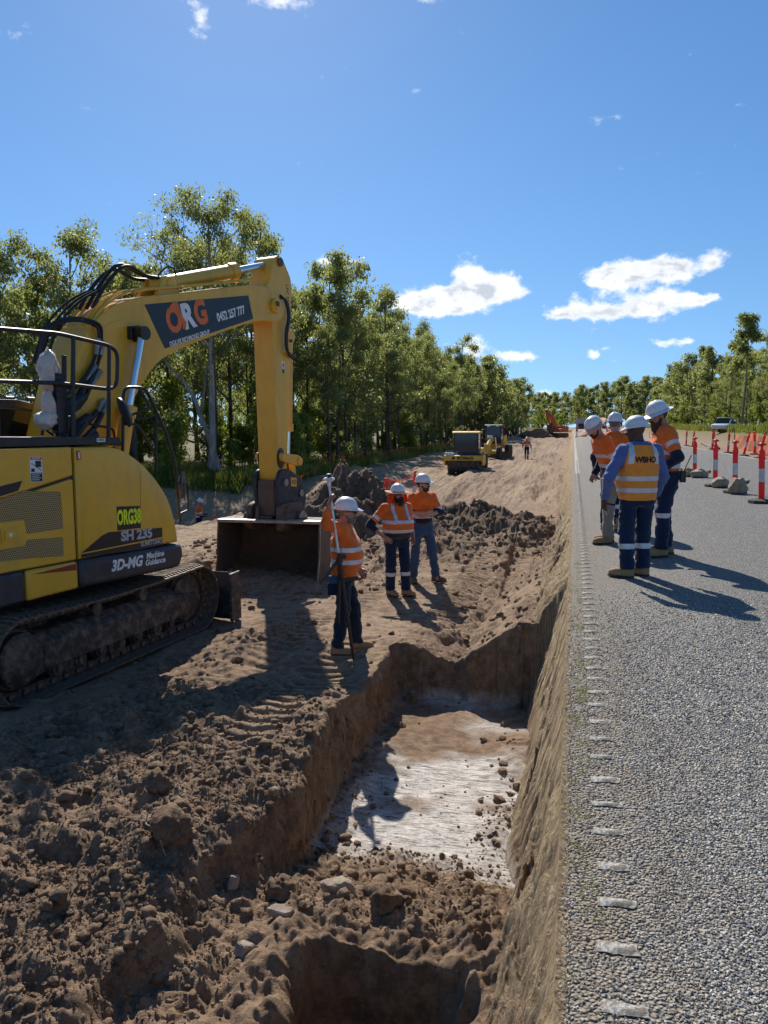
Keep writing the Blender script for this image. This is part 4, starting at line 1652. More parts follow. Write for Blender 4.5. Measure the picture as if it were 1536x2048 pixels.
    for (ch_, mt_, y_) in (('O', 'decal_orange', 2.80), ('R', 'decal_white', 3.085), ('G', 'decal_orange', 3.36)):
        text_obj('logo_letter', ch_, mt_, sg, (xg, y_, 4.19 + (y_ - 2.80) * .311), rt_, u_, .47, bold=.022, sx=.80 if ch_ != 'R' else .86, depth=.001)
    mb = MB()
    mb.prism([(2.70, 4.31), (2.73, 4.40), (2.83, 4.47), (2.87, 4.46), (2.97, 4.27), (3.05, 4.20), (3.03, 4.10), (2.96, 4.10), (2.97, 4.16), (2.90, 4.24), (2.83, 4.38), (2.77, 4.36), (2.73, 4.30)], xg + .0018, xg + .003)
    mb.build('logo_digging_arm', 'decal_orange', sg)
    text_obj('sign_lettering', 'OGILVIE RICHMOND GROUP', 'decal_white', sg, (xg, 3.12, 3.985), rt_, u_, .09, bold=.0025, sx=.76, depth=.001)
    text_obj('sign_lettering', '0452 257 777', 'decal_white', sg, (xg, 4.06, 4.445), rt_, u_, .175, bold=.006, sx=.72, depth=.001)
    # pipes along the top of the boom
    mb = MB()
    for i, x in enumerate((-.2, -.1, .08, .16, .23)):
        off_ = .03 + .012 * (i % 2)
        pts = [(x, .98, 3.1), (x, 1.22, 3.72), (x, 1.55, 4.2), (x, 2.0, 4.44 + off_), (x, 2.5, 4.56 + off_), (x, 3.4, 4.75 + off_), (x, 4.5, 5.0 + off_), (x * .8, 4.8, 5.06 + off_)]
        mb.tube(spline(pts, 4), .018, 7)
    for y_, z_ in ((1.35, 3.93), (2.1, 4.46), (3.0, 4.66), (3.9, 4.86)):
        mb.box((.02, y_, z_ + .03), (.52, .06, .03), Euler((.25, 0, 0)).to_matrix())
    mb.build('boom_pipes', 'machine_yellow', boom)
    # fittings and hoses at the knee (near side)
    mb = MB()
    for (y0, z0, y1, z1) in ((1.15, 3.27, 1.33, 3.46), (1.22, 3.20, 1.40, 3.41), (1.30, 2.88, 1.44, 3.05), (1.38, 2.85, 1.50, 3.02), (1.33, 3.60, 1.38, 3.80), (1.40, 3.60, 1.46, 3.78)):
        mb.cyl((.33, y0, z0), (.33, y1, z1), .030, n=10)
        mb.cyl((.33, y0 * .5 + y1 * .5, z0 * .5 + z1 * .5), (.33, y1, z1), .036, n=6)
    mb.build('hose_fitting', 'bare_steel', boom)
    hs = [([(.33, 1.16, 3.28), (.36, 1.0, 3.08), (.42, .8, 2.98), (.4, .6, 2.95)], .030), ([(.33, 1.23, 3.22), (.38, 1.06, 3.02), (.45, .85, 2.9), (.4, .6, 2.85)], .030),
          ([(.33, 1.31, 2.9), (.40, 1.12, 2.78), (.5, .92, 2.7), (.5, .75, 2.5)], .034), ([(.33, 1.39, 2.87), (.42, 1.2, 2.72), (.52, 1.0, 2.62), (.5, .8, 2.45)], .034),
          ([(.33, 1.34, 3.62), (.34, 1.22, 3.42), (.36, 1.0, 3.2), (.36, .75, 3.05)], .022), ([(.33, 1.41, 3.62), (.35, 1.28, 3.38), (.37, 1.06, 3.14), (.36, .8, 3.0)], .022),
          ([(.33, 1.40, 3.78), (.34, 1.34, 3.95), (.2, 1.1, 4.0), (.0, .9, 3.85), (-.1, .8, 3.4)], .020), ([(.30, 1.46, 3.78), (.34, 1.38, 3.98), (.15, 1.12, 4.03), (-.05, .92, 3.88), (-.1, .8, 3.4)], .020),
          ([(.4, .95, 2.78), (.5, 1.15, 2.72), (.46, 1.42, 2.68), (.4, 1.52, 2.55)], .016)]
    mb = MB()
    for p, r in hs:
        mb.tube(spline(p, 7), r, 8)
    mb.build('boom_hose', 'rubber_hose', boom)
    mb = MB()
    for x, d_ in ((-.18, 0), (-.05, .05), (.06, .02)):
        mb.tube(spline([(x, 1.55, 4.22), (x, 1.75, 4.5), (x, 2.0, 4.74 + d_), (x, 2.2, 4.83 + d_), (x, 2.5, 4.76 + d_), (x, 2.85, 4.80), (x * .6, 3.0, 4.83)], 7), .026, 8)
        mb.tube(spline([(x - .1, .9, 3.5), (x - .1, 1.1, 3.95), (x - .1, 1.45, 4.3), (x, 1.8, 4.52)], 6), .016, 7)
    mb.tube(spline([(.05, 2.75, 4.83), (.06, 2.9, 4.96), (.06, 3.05, 4.97), (.05, 3.12, 4.86)], 6), .014, 6)
    mb.build('top_hose', 'rubber_hose', boom)
    mb = MB()
    for y_, z_ in ((.80, 2.95), (.86, 2.70), (.95, 2.50)):
        mb.tube(spline([(.45, y_ - .22, z_ - .5), (.47, y_ - .08, z_ - .2), (.45, y_ + .02, z_), (.4, y_ + .25, z_ + .12)], 6), .06, 10)
    mb.build('hose_sleeve', 'rubber_hose', boom)

    # ---------- boom cylinders
    for x in (.42, -.42):
        mb = MB()
        mb.cyl((x, 1.40, 1.55), (x, 1.74, 2.92), .092, n=20)
        mb.cyl((x, 1.72, 2.84), (x, 1.76, 2.97), .108, n=20)
        c_ = part(mb, 'boom_cylinder', 'machine_yellow', .006)
        mb = MB()
        mb.cyl((x, 1.745, 2.93), (x, 2.02, 3.90), .052, n=18)
        mb.build('rod', 'chrome', c_)
        mb = MB()
        mb.cyl((x - .07, 2.03, 3.93), (x + .07, 2.03, 3.93), .09, n=16)
        mb.build('rod_eye', 'grease', c_)
        mb = MB()
        mb.cyl((x - .07, 1.38, 1.5), (x + .07, 1.38, 1.5), .11, n=16)
        mb.build('base_eye', 'grease', c_)
    # ---------- stick cylinder
    mb = MB()
    mb.cyl((0, 2.86, 4.72), (0, 4.45, 5.175), .115, n=24)
    mb.cyl((0, 4.36, 5.15), (0, 4.52, 5.195), .135, n=24)
    mb.cyl((-.12, 2.84, 4.715), (.12, 2.84, 4.715), .12, n=18)
    c_ = part(mb, 'stick_cylinder', 'machine_yellow', .006)
    mb = MB()
    mb.cyl((0, 4.5, 5.19), (0, 5.42, 5.455), .06, n=20)
    mb.build('rod', 'chrome', c_)
    mb = MB()
    mb.cyl((0, 5.36, 5.44), (0, 5.50, 5.478), .085, n=16)
    mb.cyl((-.09, 5.50, 5.478), (.09, 5.50, 5.478), .10, n=16)
    mb.build('rod_eye', 'grease', c_)
    for x in (.16, -.16):
        mb = MB()
        mb.prism(rounded([(2.55, 4.50), (2.72, 4.80), (2.93, 4.84), (3.02, 4.6)], [.02, .08, .08, .02]), x - .03, x + .03)
        mb.cyl((x - .045, 2.84, 4.715), (x + .045, 2.84, 4.715), .07, n=16)
        mb.build('cylinder_lug', 'machine_yellow', boom, .006)

    # ---------- stick
    stp = [(5.30, 5.53), (5.45, 5.60), (5.56, 5.58), (5.80, 5.28), (5.84, 5.1), (5.78, 4.6), (5.76, 4.05), (5.68, 2.8), (5.60, 1.80), (5.54, 1.70), (5.40, 1.70), (5.33, 1.78), (5.30, 2.8), (5.26, 3.8), (5.24, 4.45), (5.10, 4.6), (4.98, 4.78), (5.02, 4.95), (5.18, 5.15)]
    mb = MB()
    mb.prism(rounded(stp, .05, 3), -.20, .20)
    stick = part(mb, 'stick', 'machine_yellow', .012)
    mb = MB()
    mb.cyl((.20, 5.47, 5.49), (.235, 5.47, 5.49), .075, n=18)
    mb.build('stick_pin', 'rust_steel', stick, .004)
    text_obj('stick_lettering', 'LPC 235', 'decal_black', stick, (.2015, 5.69, 4.98), (0, .06, -1), (0, 1, 0), .10, bold=.001, depth=.0008)
    mb = MB()
    for k in range(3):
        mb.tube(spline([(.24, 5.42, 4.93 - .02 * k), (.27, 5.52 + .02 * k, 4.85), (.29, 5.58 + .022 * k, 4.6), (.29, 5.50 + .022 * k, 4.3), (.28, 5.52 + .02 * k, 4.05), (.25, 5.66, 3.98 - .02 * k), (.2, 5.86, 3.95 - .03 * k)], 7), .019, 8)
    mb.build('stick_hose', 'rubber_hose', stick)
    mb = MB()
    mb.box((.20, 5.84, 3.95), (.08, .08, .06))
    mb.box((.22, 5.76, 4.2), (.04, .05, .05))
    mb.build('hose_clamp', 'rust_steel', stick, .005)
    mb = MB()
    mb.prism([(5.50, 3.62), (5.50, 3.84), (5.57, 3.84), (5.57, 3.62)], .2005, .203)
    mb.build('warning_sticker', 'decal_white', stick)
    mb = MB()
    mb.prism([(5.505, 3.625), (5.505, 3.70), (5.565, 3.70), (5.565, 3.625)], .203, .2042)
    mb.prism([(5.52, 3.73), (5.525, 3.79), (5.555, 3.80), (5.545, 3.73)], .203, .2042)
    mb.build('sticker_picture', 'decal_black', stick)
    # bucket cylinder on the front of the stick
    mb = MB()
    mb.cyl((0, 5.98, 4.30), (0, 5.93, 2.66), .088, n=20)
    mb.cyl((0, 5.935, 2.76), (0, 5.93, 2.62), .105, n=20)
    mb.prism([(5.72, 4.1), (5.74, 4.42), (5.98, 4.42), (6.05, 4.30), (5.98, 4.18)], -.12, .12)
    c_ = part(mb, 'bucket_cylinder', 'machine_yellow', .006)
    mb = MB()
    mb.cyl((0, 5.93, 2.65), (0, 5.90, 2.12), .052, n=18)
    mb.build('rod', 'chrome', c_)
    mb = MB()
    mb.cyl((-.10, 5.90, 2.08), (.10, 5.90, 2.08), .085, n=16)
    mb.build('rod_eye', 'grease', c_)
    for x in (.245, -.245):
        mb = MB()
        mb.prism(rounded([(5.34, 2.12), (5.34, 2.26), (5.88, 2.20), (5.98, 2.13), (5.90, 2.00), (5.6, 2.06)], .05), x - .03, x + .03)
        mb.cyl((x - .05, 5.42, 2.185), (x + .05, 5.42, 2.185), .07, n=16)
        mb.cyl((x - .05, 5.90, 2.09), (x + .05, 5.90, 2.09), .075, n=16)
        part(mb, 'guide_link', 'machine_yellow', .006)
    mb = MB()
    mb.prism([(5.82, 2.10), (5.95, 2.12), (6.02, 1.5), (5.9, 1.45)], -.14, -.08)
    mb.prism([(5.82, 2.10), (5.95, 2.12), (6.02, 1.5), (5.9, 1.45)], .08, .14)
    part(mb, 'bucket_link', 'machine_yellow', .008)
    for x in (.205, -.205):
        mb = MB()
        mb.lathe([(.11, -.006), (.12, .0), (.11, .006)], (x, 5.42, 2.16), 'x', 20, scale=(1, 1.5))
        mb.build('grease_patch', 'grease', stick)

    # ---------- quick hitch
    mb = MB()
    for x in (.235, -.235):
        mb.prism(rounded([(5.22, 1.72), (5.30, 1.95), (5.55, 1.98), (5.95, 1.78), (6.12, 1.45), (6.0, 1.10), (5.5, 1.02), (5.28, 1.30)], .08), x - .035, x + .035)
    mb.prism([(5.35, 1.05), (5.30, 1.45), (5.95, 1.4), (6.0, 1.12)], -.22, .22)
    hitch = part(mb, 'quick_hitch', 'hitch_blue', .012)
    mb = MB()
    for y_, z_ in ((5.44, 1.74), (5.93, 1.52)):
        mb.cyl((-.30, y_, z_), (.30, y_, z_), .065, n=16)
        mb.cyl((.27, y_, z_), (.285, y_, z_), .05, n=16)
    mb.build('hitch_pin', 'bare_steel', hitch)
    mb = MB()
    mb.prism([(5.62, 1.66), (5.62, 1.82), (5.80, 1.80), (5.80, 1.64)], .271, .274)
    tg = mb.build('hitch_tag', 'machine_yellow', hitch)
    text_obj('tag_lettering', 'A23', 'decal_black', hitch, (.2755, 5.71, 1.73), (0, 1, -.1), (0, 0, 1), .10, bold=.002, sx=.85, depth=.0006)
    mb = MB()
    mb.prism([(5.66, 1.20), (5.70, 1.30), (5.76, 1.38), (5.95, 1.24), (5.95, 1.13)], .271, .274)
    mb.build('maker_tag', 'decal_silver', hitch)
    # tilting part below the hitch
    mb = MB()
    mb.prism([(5.30, .70), (5.26, 1.16), (5.95, 1.14), (5.92, .70)], -.20, .20)
    mb.box((0, 5.33, 1.0), (.34, .16, .62))
    mb.prism(rounded([(5.22, .42), (5.22, .86), (5.42, .92), (5.9, .90), (5.98, .42)], .1), .22, .34)
    mb.prism(rounded([(5.22, .42), (5.22, .86), (5.42, .92), (5.9, .90), (5.98, .42)], .1), -.42, -.30)
    mb.cyl((-.50, 5.45, .66), (.42, 5.45, .66), .10, n=18)
    mb.cyl((-.46, 5.32, .60), (-.34, 5.32, .60), .15, n=18)
    mb.cyl((.30, 5.32, .60), (.44, 5.32, .60), .15, n=18)
    mb.box((-.05, 5.24, .66), (.34, .10, .05))
    mb.box((-.05, 5.24, .58), (.34, .10, .05))
    til = part(mb, 'tilt_head', 'rust_steel', .015)
    til.location.z = .47
    mb = MB()
    mb.cyl((.28, 5.75, .62), (.44, 5.75, .62), .13, n=18)
    mb.build('tilt_pin', 'bare_steel', til)

    # ---------- bucket: wide ditch bucket, mouth toward the machine
    W2 = .90
    shell = [(5.10, .505), (5.86, .50), (6.16, .34), (6.22, .10), (6.08, -.22), (5.72, -.44), (5.20, -.52), (4.84, -.54)]
    ctr = spline([(a, b, 0) for a, b in shell], 5)
    outp = [(p.x, p.y) for p in ctr]
    inn = []
    for i, p in enumerate(ctr):
        t = (ctr[min(i + 1, len(ctr) - 1)] - ctr[max(i - 1, 0)]).normalized()
        nrm = Vector((-t.y, t.x, 0))
        q = p - nrm * .03
        inn.append((q.x, q.y))
    mb = MB()
    n_ = len(outp)
    vs = []
    for x in (-W2, W2):
        vs += [(x, a, b + .58) for a, b in outp] + [(x, a, b + .58) for a, b in inn]
    fs = []
    k2 = 2 * n_
    for i in range(n_ - 1):
        fs.append((i, i + 1, k2 + i + 1, k2 + i))
        fs.append((n_ + i, k2 + n_ + i, k2 + n_ + i + 1, n_ + i + 1))
        fs.append((i, n_ + i, n_ + i + 1, i + 1))
        fs.append((k2 + i, k2 + i + 1, k2 + n_ + i + 1, k2 + n_ + i))
    fs.append((0, k2, k2 + n_, n_))
    e_ = n_ - 1
    fs.append((e_, n_ + e_, k2 + n_ + e_, k2 + e_))
    mb.add(vs, fs)
    bucket = part(mb, 'bucket', 'rust_steel', 0, angle=50)
    for x in (-W2 - .012, W2 + .012):
        s_ = MB()
        poly = [(a, b + .58) for a, b in outp] + [(4.98, .42), (5.02, .85), (5.06, 1.06)]
        s_.prism(poly, x - .012, x + .012)
        s_.build('side_plate', 'rust_steel', bucket)
    mb = MB()
    mb.box((0, 4.83, .035), (W2 * 2 + .06, .22, .03), Euler((.04, 0, 0)).to_matrix())
    mb.build('cutting_edge', 'worn_edge', bucket, .004)
    mb = MB()
    mb.box((0, 5.12, 1.083), (W2 * 2 + .05, .20, .05))
    mb.build('top_lip', 'worn_edge', bucket, .006)
    mb = MB()
    for x in (-.26, .26):
        mb.prism([(5.20, 1.05), (5.24, 1.32), (5.45, 1.36), (5.72, 1.30), (5.9, 1.0)], x - .03, x + .03)
    mb.build('hanger_ear', 'rust_steel', bucket, .006)
    mb = MB()
    mb.prism([(4.86, .03), (5.02, .45), (5.08, 1.08), (5.05, 1.08), (4.99, .46), (4.83, .04)], W2 + .02, W2 + .034)
    mb.build('side_cutter', 'worn_edge', bucket)
    bx, by = .06, 5.42
    a_ = R(17)
    bucket.rotation_euler.z = a_
    bucket.location = (bx + by * math.sin(a_), by - by * math.cos(a_), 0)
    return root


excavator()


# ================================================================== PEOPLE
def surfnet(f, org, h):
    """surface nets of a sampled field (negative inside) -> verts, quads"""
    ins = f < 0
    nx, ny, nz = f.shape
    c = np.zeros((nx - 1, ny - 1, nz - 1), np.int8)
    for dx in (0, 1):
        for dy in (0, 1):
            for dz in (0, 1):
                c += ins[dx:nx - 1 + dx, dy:ny - 1 + dy, dz:nz - 1 + dz]
    act = (c > 0) & (c < 8)
    idx = -np.ones(act.shape, np.int64)
    I = np.argwhere(act)
    idx[act] = np.arange(len(I))
    acc = np.zeros((len(I), 3))
    cnt = np.zeros(len(I))
    cor = [(0, 0, 0), (1, 0, 0), (0, 1, 0), (1, 1, 0), (0, 0, 1), (1, 0, 1), (0, 1, 1), (1, 1, 1)]
    for a in range(8):
        for b in range(a + 1, 8):
            if sum(abs(cor[a][k] - cor[b][k]) for k in range(3)) != 1:
                continue
            fa = f[I[:, 0] + cor[a][0], I[:, 1] + cor[a][1], I[:, 2] + cor[a][2]]
            fb = f[I[:, 0] + cor[b][0], I[:, 1] + cor[b][1], I[:, 2] + cor[b][2]]
            m = (fa < 0) != (fb < 0)
            t = np.where(m, fa / np.where(m, fa - fb, 1), 0)
            pa = np.array(cor[a], float)
            pb = np.array(cor[b], float)
            acc += np.where(m[:, None], pa + (pb - pa) * t[:, None], 0)
            cnt += m
    v = (I + acc / cnt[:, None]) * h + org
    qs = []
    for ax in range(3):
        sl0 = [slice(None)] * 3
        sl1 = [slice(None)] * 3
        sl0[ax] = slice(0, -1)
        sl1[ax] = slice(1, None)
        a = ins[tuple(sl0)]
        b = ins[tuple(sl1)]
        o1, o2 = [k for k in range(3) if k != ax]
        E_ = np.argwhere(a != b)
        E_ = E_[(E_[:, o1] > 0) & (E_[:, o2] > 0) & (E_[:, o1] < f.shape[o1] - 1) & (E_[:, o2] < f.shape[o2] - 1)]
        if not len(E_):
            continue
        flip = a[E_[:, 0], E_[:, 1], E_[:, 2]]

        def cell(d1, d2):
            q = E_.copy()
            q[:, o1] += d1
            q[:, o2] += d2
            return idx[q[:, 0], q[:, 1], q[:, 2]]
        q = np.stack([cell(-1, -1), cell(0, -1), cell(0, 0), cell(-1, 0)], -1)
        if ax == 1:
            flip = ~flip
        q[~flip] = q[~flip][:, ::-1]
        qs.append(q)
    return v, np.concatenate(qs)


def rcone(P, a, b, ra, rb):
    a = np.asarray(a, float)
    b = np.asarray(b, float)
    ba = b - a
    t = np.clip(((P - a) @ ba) / max(ba @ ba, 1e-9), 0, 1)
    return np.linalg.norm(P - a - t[..., None] * ba, axis=-1) - (ra + (rb - ra) * t)


def ellip(P, c, r):
    r = np.asarray(r, float)
    q = (P - np.asarray(c, float))
    k0 = np.linalg.norm(q / r, axis=-1)
    k1 = np.linalg.norm(q / (r * r), axis=-1) + 1e-9
    return k0 * (k0 - 1) / k1


def smin(a, b, k):
    h = np.clip(.5 + .5 * (b - a) / k, 0, 1)
    return b + (a - b) * h - k * h * (1 - h)


def smax(a, b, k):
    return -smin(-a, -b, k)


def sections(P, secs, ex=2.35):
    """vertical loft: list of z, cx, cy, half width, half depth"""
    s = np.array(secs, float)
    z = P[..., 2]
    cx = np.interp(z, s[:, 0], s[:, 1])
    cy = np.interp(z, s[:, 0], s[:, 2])
    a = np.interp(z, s[:, 0], s[:, 3])
    b = np.interp(z, s[:, 0], s[:, 4])
    k = (np.abs((P[..., 0] - cx) / a) ** ex + np.abs((P[..., 1] - cy) / b) ** ex) ** (1 / ex)
    d = (k - 1) * np.minimum(a, b)
    return np.maximum(d, np.maximum(z - s[-1, 0], s[0, 0] - z))


def grid(lo, hi, h):
    ax = [np.arange(lo[k], hi[k] + h, h) for k in range(3)]
    G = np.stack(np.meshgrid(*ax, indexing='ij'), -1).astype(np.float32)
    return G, np.array(lo, float)


def clip_mesh(v, quads, region, scal, rules):
    """cut faces by a per-vertex scalar. rules: {region: [(lo, hi, key), ...]}; returns {key: (verts, faces)}"""
    out = {}
    fr = region[quads]
    freg = np.where((fr[:, 0] == fr[:, 1]) | (fr[:, 0] == fr[:, 2]) | (fr[:, 0] == fr[:, 3]), fr[:, 0], fr[:, 1])
    for reg, bands in rules.items():
        Q = quads[freg == reg]
        sq = scal[reg][Q]
        mn, mx = sq.min(1), sq.max(1)
        for (lo, hi, key) in bands:
            vs, fs, mp = out.setdefault(key, ([], [], {}))
            full = Q[(mn >= lo) & (mx <= hi)]
            if len(full):
                un, inv = np.unique(full, return_inverse=True)
                ids_ = np.empty(len(un), np.int64)
                for n_, j in enumerate(un.tolist()):
                    ky = ('v', j)
                    if ky not in mp:
                        mp[ky] = len(vs)
                        vs.append(tuple(v[j]))
                    ids_[n_] = mp[ky]
                fs += [tuple(r) for r in ids_[inv.reshape(full.shape)].tolist()]
            sel = np.where((mx > lo) & (mn < hi) & ~((mn >= lo) & (mx <= hi)))[0]
            for i in sel:
                poly = [(('v', int(j)), v[j], scal[reg][j]) for j in Q[i]]
                for (lim, sgn) in ((lo, 1), (hi, -1)):
                    new = []
                    n = len(poly)
                    for k in range(n):
                        A = poly[k]
                        B = poly[(k + 1) % n]
                        ia = (A[2] - lim) * sgn >= 0
                        ib = (B[2] - lim) * sgn >= 0
                        if ia:
                            new.append(A)
                        if ia != ib:
                            t = (lim - A[2]) / (B[2] - A[2])
                            ky = ('e', lim) + tuple(sorted((str(A[0]), str(B[0]))))
                            new.append((ky, A[1] + (B[1] - A[1]) * t, lim))
                    poly = new
                    if len(poly) < 3:
                        break
                if len(poly) < 3:
                    continue
                ids = []
                for (ky, p, s_) in poly:
                    if ky not in mp:
                        mp[ky] = len(vs)
                        vs.append(tuple(p))
                    if not ids or ids[-1] != mp[ky]:
                        ids.append(mp[ky])
                if len(set(ids)) >= 3:
                    fs.append(tuple(ids))
    return {k: (a, b) for k, (a, b, c) in out.items() if b}


def to_obj(name, parts, mats, parent, puff=0.0):
    """several (verts, faces) with one material each -> one object"""
    vs, fs, ms = [], [], []
    for k, (a, b) in enumerate(parts):
        o = len(vs)
        vs += [tuple(p) for p in a]
        fs += [tuple(i + o for i in f) for f in b]
        ms += [k] * len(b)
    me = bpy.data.meshes.new(name)
    me.from_pydata(vs, [], fs)
    for m in mats:
        me.materials.append(MATS[m])
    me.polygons.foreach_set('material_index', ms)
    bm = bmesh.new()
    bm.from_mesh(me)
    bmesh.ops.remove_doubles(bm, verts=bm.verts, dist=1e-5)
    bm.normal_update()
    if puff:
        for q in bm.verts:
            q.co += q.normal * puff
    bm.to_mesh(me)
    bm.free()
    me.polygons.foreach_set('use_smooth', [True] * len(me.polygons))
    me.update()
    return link(name, me, parent)


def skin_mat(name, col):
    m, g, b = new_mat(name)
    tc = g.new('ShaderNodeTexCoord')
    n = g.noise(tc.outputs['Object'], 30, 5, .6)
    g.put(b.inputs['Base Color'], g.mix(n, tuple(c * .8 for c in col), tuple(min(1, c * 1.15) for c in col)))
    b.inputs['Roughness'].default_value = .5
    b.inputs['Subsurface Weight'].default_value = .08
    b.inputs['Subsurface Radius'].default_value = (.01, .004, .002)
    b.inputs['Subsurface Scale'].default_value = .5
    g.put(b.inputs['Normal'], g.bump(g.noise(tc.outputs['Object'], 160, 3, .6), .2, .002))


skin_mat('skin_tan', (.40, .20, .13))
skin_mat('skin_light', (.50, .28, .20))
skin_mat('skin_dark', (.085, .042, .026))


def cloth(name, col, rough=.9, glow=0.0, var=.10, dirt=None):
    m, g, b = new_mat(name)
    tc = g.new('ShaderNodeTexCoord')
    o = tc.outputs['Object']
    n = g.noise(o, 7, 6, .6)
    c = g.mix(g.sstep(n, .3, .7), tuple(k * (1 - var) for k in col), tuple(min(1, k * (1 + var)) for k in col))
    if dirt:
        n2 = g.noise(g.mapv(o, loc=(2, 5, 1)), 9, 7, .7)
        c = g.mix(g.math('MULTIPLY', g.sstep(n2, .5, .75), .5), c, dirt)
    g.put(b.inputs['Base Color'], c)
    b.inputs['Roughness'].default_value = rough
    b.inputs['Sheen Weight'].default_value = .25
    b.inputs['Specular IOR Level'].default_value = .2
    wr = g.noise(g.mapv(o, (1, 1, 1.6)), 22, 4, .55, .5)
    fi = g.noise(o, 260, 2, .5)
    g.put(b.inputs['Normal'], g.bump(g.math('MULTIPLY_ADD', fi, .15, wr), .5, .012))
    if glow:
        see_through(g, b, tuple(min(1, k * 1.1) for k in col), glow)


def see_through(g, b, col, w):
    tr = g.new('ShaderNodeBsdfTranslucent')
    tr.inputs[0].default_value = (*col, 1)
    mx = g.new('ShaderNodeMixShader')
    mx.inputs[0].default_value = w
    g.l.new(b.outputs[0], mx.inputs[1])
    g.l.new(tr.outputs[0], mx.inputs[2])
    g.l.new(mx.outputs[0], g.n['Material Output'].inputs[0])


cloth('hi_vis_orange', (.80, .155, .022))
cloth('hi_vis_amber', (.95, .31, .045))
cloth('navy_cloth', (.010, .016, .042))
cloth('denim_dark', (.014, .022, .045), dirt=(.05, .05, .06))
cloth('denim_blue', (.040, .085, .17), dirt=(.08, .11, .16))
cloth('navy_trousers', (.010, .022, .060))
cloth('khaki_cloth', (.28, .245, .195))
cloth('blue_shirt', (.10, .15, .34))
cloth('brim_peach', (.80, .50, .36), var=.06, glow=.35)
cloth('brim_orange', (.85, .13, .02), var=.06, glow=.5)
cloth('hessian', (.34, .25, .155), var=.25)
plain('boot_tan', (.36, .22, .105), .8, dirt=(.26, .19, .12), damt=.6, dscale=14, bump=.4, bscale=60)
plain('boot_brown', (.12, .08, .05), .8, dirt=(.22, .16, .10), damt=.6, dscale=14, bump=.4, bscale=60)
plain('boot_sole', (.05, .038, .028), .85, dirt=DIRT, damt=.6)
plain('hat_white', (.74, .74, .76), .32, var=.03, dirt=(.45, .40, .34), damt=.25, dscale=9)
plain('glasses_black', (.008, .008, .009), .12)
plain('hair_dark', (.018, .013, .010), .7, bump=1, bscale=120, bdist=.01)
plain('hair_grey', (.17, .15, .14), .75, bump=1, bscale=120, bdist=.01)
plain('hair_brown', (.055, .032, .019), .7, bump=1, bscale=120, bdist=.01)
plain('beard_fair', (.30, .20, .12), .75, bump=1, bscale=120, bdist=.01)
plain('white_plastic', (.78, .78, .76), .4)


def tape_mat():
    m, g, b = new_mat('reflective_tape')
    tc = g.new('ShaderNodeTexCoord')
    n = g.noise(tc.outputs['Object'], 14, 4, .6)
    g.put(b.inputs['Base Color'], g.mix(n, (.50, .51, .54), (.74, .75, .77)))
    b.inputs['Roughness'].default_value = .38
    b.inputs['Metallic'].default_value = .25
    g.put(b.inputs['Normal'], g.bump(g.noise(tc.outputs['Object'], 30, 3, .5), .4, .01))


tape_mat()


